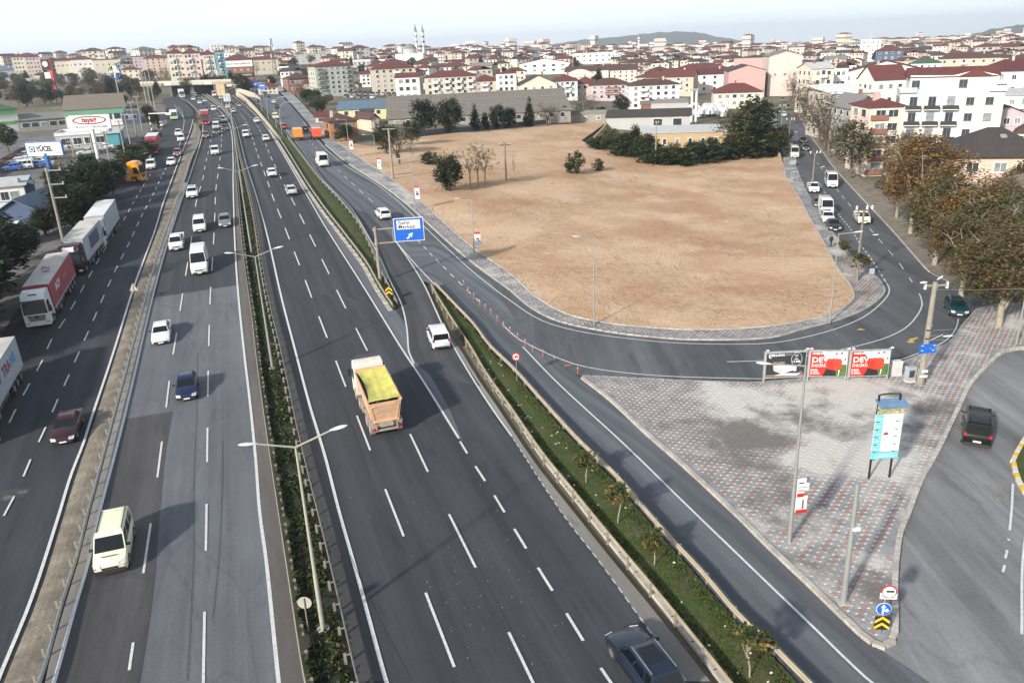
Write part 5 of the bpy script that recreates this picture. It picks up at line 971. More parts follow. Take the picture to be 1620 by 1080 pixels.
pole_thing('power_pole', 622, 286, 203, 'tall pale concrete pole with a flat head standing on the bare lot', 'pole_concrete', .26, .17, [(.985, 2.4, 0, 0)])
pole_thing('power_pole', 801, 288, 225, 'wooden power pole with crossarm in the middle of the lot', 'wood_pole', .2, .14, [(.93, 2.2, 0, 3)])
pole_thing('power_pole', 1037, 263, 192, 'slim concrete pole in front of the hedge of the lot', 'pole_concrete', .17, .11, [(.97, .8, .2, 2)])
pole_thing('power_pole', 1160, 252, 222, 'short pole at the upper edge of the lot by the trees', 'pole_concrete', .16, .11)
def y_pole(px, py, top, label, lamp=True):
    o, p, h = pole_thing('power_pole', px, py, top, label, 'wood_pole', .17, .12, (), 'poles with forked insulator arms along the street')
    for dx in (-.85, .35, .95):
        obj('arm', MB().tube((0, 0, h - .9), (dx, 0, h + .1), .05, n=5).mesh('arm', MATS['dark_steel']), o); obj('insulator', MB().tube((dx, 0, h + .05), (dx, 0, h + .5), .14, .12, 8).mesh('insulator', MATS['insulator']), o)
    if lamp: obj('arm', MB().tube((0, 0, h * .62), (1.2, -.3, h * .66), .03, n=5).mesh('arm', MATS['dark_steel']), o); lamp_head(o, (1.2, -.3, h * .66), (1, -.2, .1), .7, .25)
y_pole(1354, 446, 332, 'forked power pole standing by the small orange tree'); y_pole(1284, 305, 243, 'forked power pole by the white pickup at the kerb'); y_pole(1246, 246, 190, 'forked power pole at the upper corner of the lot'); y_pole(1236, 202, 168, 'forked power pole farthest up the street', False)
o, p, h = pole_thing('power_pole', 1455, 612, 446, 'stout concrete power pole with wires and two blue street signs', 'pole_concrete', .27, .17, [(.97, 1.9, .1, 0), (.60, .5, 0, 0), (.42, .5, 0, 0)], n=8)
for dx in (-.75, .1, 1.0): obj('insulator', MB().tube((dx, 0, h - .55), (dx, 0, h - .02), .13, .09, 8).mesh('insulator', MATS['insulator']), o)
lamp_head(o, (-.75, -.2, h + .1), (-1, -.3, 0), .7, .34); lamp_head(o, (.1, 0, h + .15), (.3, -.4, .5), .6, .34)
for k in range(3): obj('wire_clamp', MB().box((0, -.2, h * (.40 + .08 * k)), (.5, .1, .1)).mesh('wire_clamp', MATS['dark_steel']), o)
obj('arm', MB().tube((0, 0, h * .44), (1.1, -.3, h * .52), .03, n=5).mesh('arm', MATS['pole_grey']), o); lamp_head(o, (1.1, -.3, h * .5), (1, -.1, .1), .8, .26)
wm = MB()
for k, (ex, ey, ez, z0) in enumerate([(60, 62, 6.5, .55), (60, 61, 5.9, .50), (60, 60, 5.2, .46), (61, 64, 8.2, .93)]):
    a = Vector((0, 0, h * z0)); b = Vector((ex - p.x, ey - p.y, ez)); pts = [a.lerp(b, i / 8) + Vector((0, 0, -.6 * 4 * (i / 8) * (1 - i / 8))) for i in range(9)]; wm.path([tuple(q) for q in pts], .014, 4)
obj('wire', wm.mesh('wire', MATS['pole_grey']), o, kind='stuff')
sgn = thing('street_sign', 'pair of blue street name boards strapped to the concrete pole', 'sign', p)
for k in range(2):
    s_ = obj('board', MB().box((0, -.32, 3.35 + .42 * k), (1.35, .05, .36)).mesh('board', MATS['sign_blue']), sgn); [obj('arrow', MB().box((x, -.352, 3.35 + .42 * k + .05), (.16, .02, .06)).mesh('arrow', MATS['sign_white']), s_) for x in ((-.45, .5) if k else (-.45, .45))]
obj('plate', MB().box((.05, -.33, 1.55), (.5, .04, .22)).mesh('plate', MATS['sign_white']), sgn); obj('plate', MB().box((0, -.33, 1.1), (.62, .04, .2)).mesh('plate', MATS['sign_white']), sgn)
for x, y, c, l, w_ in [(1416, 597, 'kerb_white', 'white utility cabinet with sloped lid next to the billboards', .8), (1438, 607, 'tarp_grey', 'grey utility cabinet with its door open by the concrete pole', .75)]:
    p = at(x, y); p.z += .16; o = thing('utility_cabinet', l, 'cabinet', p, .15); obj('cabinet', MB().box((0, 0, .75), (w_, .5, 1.1)).mesh('cabinet', MATS[c]), o); obj('lid', MB().box((0, 0, 1.35), (w_ + .08, .6, .1), taper=.85).mesh('lid', MATS[c]), o); obj('plinth', MB().box((0, 0, .1), (w_ + .05, .55, .2)).mesh('plinth', MATS['kerb_white']), o)
    if c == 'tarp_grey': obj('meter', MB().box((-.05, -.26, .85), (.45, .06, .6)).mesh('meter', MATS['dark_steel']), o); obj('door', MB().box((.55, -.3, .8), (.35, .05, 1.0), 0, .5).mesh('door', MATS['tarp_grey']), o)

# ------------------------------------------------------------------ signs
def direction_sign():
    p = at(602, 448); h = height_at(p, 362); c = at(640, 404); o = thing('direction_sign', 'blue overhead direction sign reading Şehir Merkezi on a bent steel post', 'road sign', p, .10)
    obj('post', MB().tube((0, 0, 0), (0, 0, h + .2), .2, .16, 10).mesh('post', MATS['pole_concrete'], smooth=40), o); W, Hh = 3.45, 2.75; x0 = 2.15; zc = h - .15 + .1
    for z in (h - .1, h - 1.75): obj('arm', MB().tube((-.3, 0, z), (x0 + .1, 0, z + .05), .09, n=8).mesh('arm', MATS['pole_concrete']), o); obj('clamp', MB().tube((0, 0, z - .15), (0, 0, z + .15), .27, n=10).mesh('clamp', MATS['pole_concrete']), o)
    obj('strut', MB().tube((x0 - .15, 0, h), (x0 - .15, 0, h - 1.7), .06, n=6).mesh('strut', MATS['pole_concrete']), o)
    b = obj('panel', MB().box((x0 + W / 2, -.1, zc - .25), (W, .08, Hh)).mesh('panel', MATS['sign_white']), o)
    obj('panel_face', MB().box((x0 + W / 2, -.145, zc - .25), (W - .14, .02, Hh - .14)).mesh('panel_face', MATS['sign_blue']), b); obj('inset', MB().box((x0 + W / 2 - .02, -.16, zc + .33), (W * .78, .02, 1.05)).mesh('inset', MATS['sign_white']), b)
    text('lettering', 'Şehir', .56, MATS['sign_black'], b, (x0 + .52, -.175, zc + .56), (pi / 2, 0, 0), align='LEFT', bold=.008, sx=1.15); text('lettering', 'Merkezi', .56, MATS['sign_black'], b, (x0 + .52, -.175, zc + .08), (pi / 2, 0, 0), align='LEFT', bold=.008, sx=1.1)
    a = MB(); q = pi / 4; cx_, cz_ = x0 + W * .52, zc - .98; sh = [(-.09, -.5), (.09, -.5), (.09, .05), (.28, -.02), (0, .5), (-.28, -.02), (-.09, .05)]; sh = [(cx_ + x * cos(-q) - z * sin(-q), cz_ + x * sin(-q) + z * cos(-q)) for x, z in sh]; a.yprism(sh, -.175, -.155); obj('arrow', a.mesh('arrow', MATS['sign_white']), b)
direction_sign()
def disc(name, r, m, parent, x, y, z, t=.02, n=24): return obj(name, MB().tube((x, y, z), (x, y + t, z), r, n=n).mesh(name, MATS[m]), parent)
def chevron(parent, w, h, z, y=-.06, n=2):
    b = obj('chevron_board', MB().box((0, y, z), (w, .03, h)).mesh('chevron_board', MATS['sign_black']), parent)
    for k in range(n):
        zz = z - h / 2 + h * (k + .05) / n * .92; t = h * .2; obj('stripe', MB().yprism([(-w / 2 + .01, zz), (0, zz + h * .34), (w / 2 - .01, zz), (w / 2 - .01, zz + t), (0, zz + h * .34 + t * .95), (-w / 2 + .01, zz + t)], y - .03, y - .02).mesh('stripe', MATS['sign_yellow']), b)
    return b
p = at(1391, 1008); p.z += .16; o = thing('traffic_sign', 'post with yellow chevrons, blue arrow disc and no overtaking sign at the plaza tip', 'road sign', p, -.12); obj('post', MB().tube((0, 0, 0), (0, 0, 3.0), .035, n=8).mesh('post', MATS['pole_grey']), o)
chevron(o, .72, .78, .78); disc('blue_disc', .36, 'sign_white', o, 0, -.06, 1.6); b = disc('disc_face', .335, 'sign_blue', o, 0, -.075, 1.6); ar = MB(); ar.yprism([(-.09, -.27), (0, -.27), (0, -.1), (.1, -.1), (.1, -.18), (.25, -.05), (.1, .08), (.1, 0), (0, 0), (0, .12), (.09, .1), (-.04, .29), (-.17, .1), (-.09, .12)], -.095, -.085); [v for v in ar.v]; ar.v = [(x, y, z + 1.6) for x, y, z in ar.v]; obj('arrow', ar.mesh('arrow', MATS['sign_white']), b)
b = obj('warning_plate', MB().box((.12, -.06, 2.37), (.78, .03, .34)).mesh('warning_plate', MATS['sign_white']), o); d_ = disc('warning_disc', .37, 'sign_red', o, .12, -.075, 2.62); disc('disc_face', .30, 'sign_white', d_, .12, -.09, 2.62); obj('car_symbol', MB().box((.16, -.1, 2.66), (.36, .02, .1)).mesh('car_symbol', MATS['sign_black']), d_); obj('plate_line', MB().box((.12, -.08, 2.33), (.5, .012, .03)).mesh('plate_line', MATS['sign_red']), b)
p = at(617, 478); o = thing('chevron_sign', 'small yellow and black chevron board at the tip of the wedge verge', 'road sign', p); obj('post', MB().tube((0, 0, 0), (0, 0, 1.4), .03, n=6).mesh('post', MATS['rust']), o); chevron(o, .75, .95, 1.3)
p = at(818, 606); o = thing('traffic_sign', 'red ringed no right turn sign on the long verge rail', 'road sign', p, -.05); obj('post', MB().tube((0, 0, 0), (0, 0, 2.6), .03, n=6).mesh('post', MATS['pole_grey']), o); d_ = disc('red_disc', .36, 'sign_red', o, 0, -.05, 2.5); disc('disc_face', .27, 'sign_white', d_, 0, -.065, 2.5); obj('arrow', MB().yprism([(-.1, 2.32), (-.02, 2.32), (-.02, 2.5), (.06, 2.5), (.06, 2.42), (.2, 2.55), (.06, 2.68), (.06, 2.6), (-.1, 2.6)], -.08, -.07).mesh('arrow', MATS['sign_black']), d_); obj('bar', MB().box((0, -.085, 2.5), (.6, .012, .05)).mesh('bar', MATS['sign_red']), d_)
p = at(489, 1002); o = thing('traffic_sign', 'round road sign seen from its grey back in the median', 'road sign', p, 0); obj('post', MB().tube((0, 0, 0), (0, 0, 2.2), .035, n=6).mesh('post', MATS['rail_dusty']), o); disc('sign_disc', .36, 'sign_back', o, 0, .05, 1.9)
p = at(216, 480); o = thing('traffic_sign', 'triangular road sign seen from behind on the dirt separator', 'road sign', p, 0); obj('post', MB().tube((0, 0, 0), (0, 0, 2.2), .035, n=6).mesh('post', MATS['rail_dusty']), o); obj('sign_triangle', MB().yprism([(-.5, 1.5), (.5, 1.5), (0, 2.4)], .04, .06).mesh('sign_triangle', MATS['sign_back']), o)
p = at(1372, 474); o = thing('square_sign', 'small pale square sign on a leaning rusty post at the footpath bend', 'road sign', p); obj('post', MB().tube((0, 0, 0), (.12, 0, 3.3), .05, .04, n=6).mesh('post', MATS['rust']), o); obj('sign_panel', MB().box((.13, -.05, 3.3), (.55, .04, .65)).mesh('sign_panel', MATS['tarp_grey']), o)
# billboards
def board(A, B, label, kind, group):
    a, b = at(*A), at(*B); d = b - a; W = Vector((d.x, d.y)).length; o = thing('billboard', label, 'billboard', (a.x, a.y, min(a.z, b.z) + .16), atan2(d.y, d.x), group); z0, z1 = .55, 2.75; w = W - .3; x = W / 2 + .02
    for xx in (0.07, W - .1): obj('post', MB().box((xx, .05, 1.45), (.13, .16, 2.9)).mesh('post', MATS['galvanised']), o); obj('floodlight', MB().tube((xx + (.15 if xx < 1 else -.15), .05, 2.85), (xx + (.05 if xx < 1 else -.05), -.35, 3.15), .03, n=5).box((xx + (.05 if xx < 1 else -.05), -.38, 3.15), (.2, .16, .1)).mesh('floodlight', MATS['lamp_white']), o)
    fr = MB(); fr.box((x, 0, z1 + .06), (w + .16, .2, .12)); fr.box((x, 0, z0 - .04), (w + .1, .16, .08)); fr.box((x - w / 2 - .03, 0, (z0 + z1) / 2), (.06, .16, z1 - z0)); fr.box((x + w / 2 + .03, 0, (z0 + z1) / 2), (.06, .16, z1 - z0)); obj('frame', fr.mesh('frame', MATS['galvanised']), o)
    f = obj('poster', MB().box((x, -.03, (z0 + z1) / 2), (w, .06, z1 - z0)).mesh('poster', MATS['poster_dark' if kind == 0 else 'poster_red']), o); H = z1 - z0; X = lambda u: x - w / 2 + w * u; Z = lambda v: z0 + H * v
    def pr(u, v, ww, hh, m, y=-.068): obj('print', MB().box((X(u), y, Z(v)), (w * ww, .012, H * hh)).mesh('print', MATS[m]), f)
    def pp(pts, m, y=-.07): obj('print', MB().yprism([(X(u), Z(v)) for u, v in pts], y - .012, y).mesh('print', MATS[m]), f)
    def tx(s, u, v, size, m, al='LEFT', bold=.0, sx=1): text('lettering', s, size, MATS[m], f, (X(u), -.082, Z(v)), (pi / 2, 0, 0), align=al, bold=bold, sx=sx)
    if kind == 0:
        tx('BELLONA', .11, .915, .27, 'sign_white', bold=.012); tx('BOLERO', .41, .92, .2, 'tarp_grey'); pp([(.10, .97), (.06, .95), (.05, .87), (.08, .80), (.14, .80), (.10, .84), (.085, .89)], 'sign_white')
        ring = [(.77 + .135 * cos(t * pi / 12), .72 + .27 * sin(t * pi / 12)) for t in range(24)]; m_ = MB()
        for i in range(24): m_.tube((X(ring[i][0]), -.075, Z(ring[i][1])), (X(ring[(i + 1) % 24][0]), -.075, Z(ring[(i + 1) % 24][1])), .015, n=4)
        obj('print', m_.mesh('print', MATS['sign_white']), f); pr(.76, .88, .09, .025, 'sign_white'); pr(.76, .8, .07, .025, 'tarp_grey'); pr(.76, .72, .1, .025, 'sign_white'); tx('11.990', .76, .62, .25, 'sign_white', 'CENTER', .012)
        pr(.5, .06, .98, .11, 'poster_brown'); pr(.32, .56, .3, .17, 'poster_brown'); pp([(.18, .48), (.4, .36), (.72, .44), (.45, .52)], 'sign_white', -.08); pp([(.18, .48), (.4, .36), (.4, .13), (.2, .28)], 'tarp_dusty', -.08); pp([(.4, .36), (.72, .44), (.68, .26), (.4, .13)], 'tarp_white', -.08); pr(.74, .33, .08, .2, 'sign_white'); pp([(.84, .14), (.95, .12), (.93, .22), (.86, .22)], 'poster_lilac'); pp([(.2, .08), (.8, .04), (.9, .13), (.5, .16)], 'tarp_white')
    else:
        pp([(.42, .72), (1, .72), (1, 1), (.3, 1)], 'poster_sky'); pp([(.62, .5), (1, .48), (1, .8), (.66, .82)], 'sign_white', -.071); pp([(.72, 0), (1, 0), (1, .48), (.74, .44)], 'poster_green', -.072); pp([(.36, 0), (.74, 0), (.72, .22), (.46, .3)], 'sign_black', -.073)
        pp([(.4, .62), (.45, .68), (.62, .73), (.82, .72), (.87, .64), (.87, .34), (.82, .26), (.7, .26), (.64, .34), (.42, .38)], 'sofa_red', -.074); pp([(.45, .6), (.62, .62), (.64, .36), (.44, .4)], 'poster_red', -.09); pp([(.8, .25), (.83, .25), (.81, .02), (.79, .02)], 'sign_white', -.076); pp([(.49, .78), (.55, .88), (.61, .76)], 'sign_white', -.075)
        for u, v in ((.7, .95), (.84, .97), (.95, .72)): obj('print', MB().tube((X(u), -.09, Z(v) - .06), (X(u), -.078, Z(v) - .06), .09, n=12).mesh('print', MATS['sign_red']), f)
        tx('DEV', .04, .66, .66, 'sign_white', bold=.015, sx=1.1); tx('İNDİRİM', .035, .43, .36, 'sign_white', bold=.004, sx=.95); tx('MOBİLYADA', .05, .925, .2, 'sign_white', bold=.01)
        for k, v in enumerate((.26, .18, .10)): pr(.05, v, .03, .05, 'sign_white'); pr(.15 + .02 * k, v, .15 + .05 * (k == 2), .03, 'logo_white')
board((1206, 609), (1273, 606), 'dark billboard showing a white bed and the word BELLONA', 0, None); board((1275, 606), (1338, 606.5), 'middle of the three billboards, red with a sofa and DEV İNDİRİM', 1, None); board((1339, 606.5), (1404, 604.5), 'rightmost of the three billboards, red with a sofa and DEV İNDİRİM', 1, None)
# information board
a, b = at(1373.5, 761), at(1406, 759); d = b - a; W = Vector((d.x, d.y)).length; o = thing('information_board', 'tall turquoise and white site information board on black posts', 'information board', (a.x, a.y, a.z + .15), atan2(d.y, d.x)); h = height_at(a, 628)
for x in (0, W): obj('post', MB().box((x, 0, h / 2), (.1, .1, h)).mesh('post', MATS['post_black']), o)
obj('top_bar', MB().tube((0, 0, h), (W / 2, 0, h + .07), .05, n=4).tube((W / 2, 0, h + .07), (W, 0, h), .05, n=4).mesh('top_bar', MATS['post_black']), o); z0 = height_at(a, 728); z1 = height_at(a, 657); zt = height_at(a, 645); x0, x1 = -.12, W + .3; n = 6; hh = (z1 - z0) / 6.6
for k in range(6):
    zc = z0 + hh * (k * 1.1 + .5); c_ = obj('panel', MB().box(((x0 + x1) / 2, -.1, zc), (x1 - x0, .06, hh)).mesh('panel', MATS['sign_white' if k else 'sign_cyan']), o)
    if k: obj('print', MB().box((x0 + .27, -.137, zc), (.52, .012, hh * .98)).mesh('print', MATS['sign_cyan']), c_); obj('print', MB().box((x0 + .27, -.147, zc - hh * .1), (.3, .01, .05)).mesh('print', MATS['sign_white']), c_)
    else: [obj('print', MB().box(((x0 + x1) / 2 + .05, -.137, zc - .06 + .12 * j), ((x1 - x0) * (.7 - .2 * j), .012, .035)).mesh('print', MATS['sign_white']), c_) for j in range(2)]
    if k in (3, 4, 5): [obj('print', MB().box((x1 - .5, -.137, zc + hh * (-.25 + .25 * j)), (.62 if k > 3 else .35, .012, .022)).mesh('print', MATS['pole_grey']), c_) for j in range(3)]
    if k == 3: obj('emblem', MB().yprism([(x0 + .62, zc - .13), (x0 + .98, zc - .13), (x0 + .92, zc + .05), (x0 + .86, zc), (x0 + .8, zc + .15), (x0 + .74, zc), (x0 + .68, zc + .05)], -.15, -.137).mesh('emblem', MATS['logo_red']), c_)
    for x in (x0 + .2, x1 - .35): obj('clip', MB().box((x, -.12, zc - hh * .55), (.13, .08, .05)).mesh('clip', MATS['post_black']), o)
mp_ = obj('map_panel', MB().box(((x0 + x1) / 2 + .03, -.1, (z1 + zt) / 2 + .12), (x1 - x0 - .1, .06, zt - z1 + .28)).mesh('map_panel', MATS['map_green']), o); obj('awning', MB().add([(x0 - .02, -.55, zt + .05), (x1 + .12, -.55, zt + .05), (x1 + .05, .12, zt + .38), (x0 - .08, .12, zt + .38), (x0 - .02, -.55, zt + .09), (x1 + .12, -.55, zt + .09), (x1 + .05, .12, zt + .42), (x0 - .08, .12, zt + .42)], [(3, 2, 1, 0), (4, 5, 6, 7), (0, 1, 5, 4), (1, 2, 6, 5), (2, 3, 7, 6), (3, 0, 4, 7)]).mesh('awning', MATS['awning_blue']), o)
# pylon signs of the factories
def pylon(px, py, quad, label, kind, postm, r):
    """quad: picture corners of the panel; it stands over the post's foot, facing the road"""
    p = at(px, py); k = ppm((p.x, p.y, p.z + 10)); zb = height_at(p, quad[3]); zt = height_at(p, quad[1]); w = (quad[2] - quad[0]) / k * 1.03; o = thing('pylon_sign', label, 'sign', p, .02); obj('post', MB().tube((0, 0, 0), (0, 0, zb + .4), r, r, 12).mesh('post', MATS[postm], smooth=40), o)
    zc, H = (zb + zt) / 2, zt - zb; b = obj('panel', MB().box((0, -.1, zc), (w, .5, H)).mesh('panel', MATS['tarp_white']), o); y = -.36
    if kind == 'yucel':
        fr = MB(); [fr.box((sx * w / 2, -.1, zc), (.14, .6, H + .2)) for sx in (-1, 1)]; fr.box((0, -.1, zc + H / 2 + .05), (w, .6, .14)); obj('frame', fr.mesh('frame', MATS['paint_blue']), o)
        obj('logo_square', MB().box((-w * .33, y, zc), (H * .42, .04, H * .42)).mesh('logo_square', MATS['paint_navy']), b); obj('logo_ring', MB().tube((-w * .33, y - .05, zc), (-w * .33, y - .02, zc), H * .17, n=16).mesh('logo_ring', MATS['sign_white']), b); obj('logo_diamond', MB().yprism([(-w * .33 - H * .13, zc), (-w * .33, zc - H * .13), (-w * .33 + H * .13, zc), (-w * .33, zc + H * .13)], y - .08, y - .055).mesh('logo_diamond', MATS['sign_blue']), b)
        text('lettering', 'YÜCEL', H * .50, MATS['paint_navy'], b, (-w * .215, y, zc), (pi / 2, 0, 0), align='LEFT', bold=.05, sx=.8); text('lettering', 'boru', H * .42, MATS['tarp_white'], b, (w * .23, y, zc - .03), (pi / 2, 0, 0), align='LEFT', sx=.95); text('lettering', 'A. Yücel', H * .12, MATS['sign_black'], b, (w * .34, y, zc - H * .32), (pi / 2, 0, 0))
    else:
        el = lambda a, s: (w * .42 * s[0] * cos(a), zc + H * .13 + H * .31 * s[1] * sin(a)); m_ = MB(); ou = [el(2 * pi * i / 40, (1, 1)) for i in range(40)]; iN = [el(2 * pi * i / 40, (.88, .70)) for i in range(40)]
        for i in range(40): j = (i + 1) % 40; m_.add([(ou[i][0], y, ou[i][1]), (ou[j][0], y, ou[j][1]), (iN[j][0], y, iN[j][1]), (iN[i][0], y, iN[i][1])], [(0, 1, 2, 3)])
        obj('logo_oval', m_.mesh('logo_oval', MATS['logo_red']), b); text('lettering', 'tayaş', H * .47, MATS['logo_red'], b, (0, y, zc + H * .15), (pi / 2, 0, 0), bold=.07, sx=1.1); text('lettering', 'ÇİKOLATA • ŞEKERLEME', H * .17, MATS['logo_dark'], b, (0, y, zc - H * .35), (pi / 2, 0, 0), bold=.012, sx=w / (H * .17 * 13.2)); obj('frame', MB().box((w * .02, .3, zc), (w * .9, .3, H * .8)).mesh('frame', MATS['dark_steel']), o)
    return o
pylon(87, 302, (41, 225, 96, 246), 'white YÜCEL pylon sign in a blue frame on a thick blue post', 'yucel', 'paint_blue', .45); pylon(158, 262, (105, 182, 167, 204), 'white pylon sign with tayaş in a dark red oval', 'tayas', 'lamp_white', .4)
p = at(190, 160); o = thing('round_sign', 'round green and blue ring sign with a white cross of letters', 'sign', p); zc = height_at(p, 114); R_ = 10 / ppm((p.x, p.y, p.z + zc)); obj('post', MB().tube((0, 0, 0), (0, 0, zc - R_), .3, n=8).mesh('post', MATS['pole_grey']), o); rg = MB()
for i in range(28):
    a0, a1 = 2 * pi * i / 28, 2 * pi * (i + 1) / 28; rg.tube((R_ * cos(a0), -.1, zc + R_ * sin(a0)), (R_ * cos(a1), -.1, zc + R_ * sin(a1)), R_ * .09, n=6, m=0 if 4 < i < 16 else 1)
obj('ring', rg.mesh('ring', [MATS['paint_lightgreen'], MATS['sign_blue']]), o)
for i, ch_ in enumerate('BAYER'):
    text('lettering', ch_, R_ * .45, MATS['sign_white'], o, (0, -.2, zc + R_ * (.66 - .33 * i)), (pi / 2, 0, 0), bold=.06)
    if i != 2: text('lettering', ch_, R_ * .45, MATS['sign_white'], o, (R_ * (-.66 + .33 * i), -.2, zc), (pi / 2, 0, 0), bold=.06)
p = at(86, 141); o = thing('tower_sign', 'tall dark red tower sign with a white drop emblem', 'sign', p); h = height_at(p, 93); k = 1 / ppm((p.x, p.y, p.z + h)); obj('tower', MB().box((0, 0, h / 2), (14 * k * .55, 2, h)).mesh('tower', MATS['sign_red']), o); obj('panel', MB().box((-4 * k, -1.2, h - 9 * k), (13 * k, .5, 16 * k)).mesh('panel', MATS['paint_maroon']), o); obj('emblem', MB().tube((-4 * k, -1.6, h - 8 * k), (-4 * k, -1.45, h - 8 * k), 4.2 * k, n=14).mesh('emblem', MATS['sign_white']), o); obj('panel', MB().box((-4 * k, -1.2, h - 25 * k), (9 * k, .5, 9 * k)).mesh('panel', MATS['logo_white']), o)
p = at(241, 211); o = thing('height_barrier', 'black and white height barrier post with a red tipped beam', 'barrier', p); h = height_at(p, 180)
for i in range(7): obj('post', MB().tube((0, 0, h * i / 7), (0, 0, h * (i + 1) / 7), .16, n=8).mesh('post', MATS['sign_white' if i % 2 else 'sign_black']), o)
obj('beam', MB().box((2.6, 0, h), (5.4, .2, .22)).mesh('beam', MATS['sign_white']), o); obj('beam', MB().box((5.6, 0, h - .25), (1.6, .12, .5)).mesh('beam', MATS['logo_white']), o)
for i, (x, y, d, l) in enumerate([(404, 141, 133, 'blue direction sign by the bridge, left of the green bus'), (417, 146, 135, 'blue direction sign arching over the incline, right of the green bus')]):
    p = at(x, y + 8); o = thing('direction_sign', l, 'road sign', p); h = height_at(p, d); k = 1 / ppm(p); obj('post', MB().tube((0, 0, 0), (0, 0, h), .15, n=7).mesh('post', MATS['pole_grey']), o); obj('panel', MB().box((0, -.2, h - .5), (11 * k, .15, 8.5 * k)).mesh('panel', MATS['sign_blue']), o); obj('print', MB().box((0, -.3, h - .2), (8 * k, .03, 1.2 * k)).mesh('print', MATS['sign_white']), o)
# ------------------------------------------------------------------ bollards, bins, small things
bm_ = MB().tube((0, 0, 0), (0, 0, .05), .1, n=10).tube((0, 0, .05), (0, 0, .7), .042, .036, 8).mesh('post', MATS['bollard_orange'], smooth=40); bb_ = MB().tube((0, 0, .5), (0, 0, .57), .045, n=8).mesh('band', MATS['sign_white'])
bl = [(734, 452), (741, 464), (750, 473), (759, 483), (768, 490), (777, 498), (787, 509), (797, 519), (807, 527), (819, 537), (831, 547), (843, 557), (859, 564), (877, 574)]
for i, (x, y) in enumerate(bl):
    p = at(x, y); p.z += .07; o = thing('bollard', 'orange plastic bollard, %s in the row from the far end' % (ORD + ['thirteenth', 'fourteenth'])[i], 'bollard', p, group='orange bollards in the gore'); obj('post', bm_, o); obj('band', bb_, o)
p = at(894, 581); p.z += .16; o = thing('bollard', 'orange bollard knocked over on the road before the plaza', 'bollard', p, .9, 'orange bollards in the gore'); q = obj('post', bm_, o); q.rotation_euler = (1.25, 0, 0)
p = at(914, 592); p.z += .07; o = thing('bollard', 'orange and white bollard at the sharp corner of the plaza', 'bollard', p, 0, 'orange bollards in the gore'); obj('post', bm_, o); obj('band', bb_, o)
p = at(1253, 263); p.z += .2; o = thing('waste_container', 'grey wheeled waste container on the footpath', 'bin', p, .1); obj('tub', MB().box((0, 0, .7), (1.3, .9, 1.0), taper=1.08).mesh('tub', MATS['tarp_grey']), o); obj('lid', MB().tube((-.7, 0, 1.2), (.7, 0, 1.2), .45, n=10).mesh('lid', MATS['paint_grey']), o)
p = at(1256, 288); p.z += .2; o = thing('metal_frame', 'open green metal frame standing on the footpath', 'frame', p, .15)
for sx in (-1, 1):
    for sy in (-1, 1): obj('leg', MB().box((sx * .45, sy * .45, .95), (.07, .07, 1.9)).mesh('leg', MATS['galvanised']), o)
obj('top_panel', MB().box((0, 0, 1.9), (1.1, 1.1, .08)).mesh('top_panel', MATS['tarp_grey']), o); obj('shelf', MB().box((0, 0, .5), (.9, .9, .05)).mesh('shelf', MATS['galvanised']), o)
p = at(392, 139); bus(318, 130, Vector((1, .05)), 'green bus crossing on the overpass', facing='f'); bus(404, 146, 'RR', 'green bus at the top of the incline', facing='r')
lt = MB(); r_ = random.Random(4); bs = line(BS1[3:]); bs2 = line(BS2[3:]); c1, c2 = cum(bs), cum(bs2)
for i in range(48):
    f = r_.random() ** .8; a, _ = sample(bs, c1, c1[-1] * f); b, _ = sample(bs2, c2, c2[-1] * f); q = a.lerp(b, r_.uniform(.1, .85)); lt.box((q.x, q.y, T(q.x, q.y) + .28), (r_.uniform(.05, .14), r_.uniform(.04, .1), .04), 0, r_.uniform(0, 3))
fk = MB()
for cx, cy, sx, sy, n_ in ((241, 735, 3, 30, 70), (237, 800, 2, 12, 25), (700, 850, 60, 90, 60), (790, 960, 50, 60, 50), (880, 600, 12, 8, 12), (300, 940, 30, 80, 30)):
    for i in range(n_):
        q = at(r_.gauss(cx, sx), r_.gauss(cy, sy)); fk.add([(q.x + a * .035 * k, q.y + b * .07 * k, q.z + .082) for k in (r_.uniform(.3, 1.1),) for a, b in ((-1, -1), (1, -.6), (.7, 1), (-.8, .8))], [(0, 1, 2, 3)])
obj('road_flecks', fk.mesh('road_flecks', M('scuff_grey', (.15, .15, .15), .9, var=.3), fix=False), kind='stuff')
obj('litter', lt.mesh('litter', MATS['sign_white']), kind='stuff')
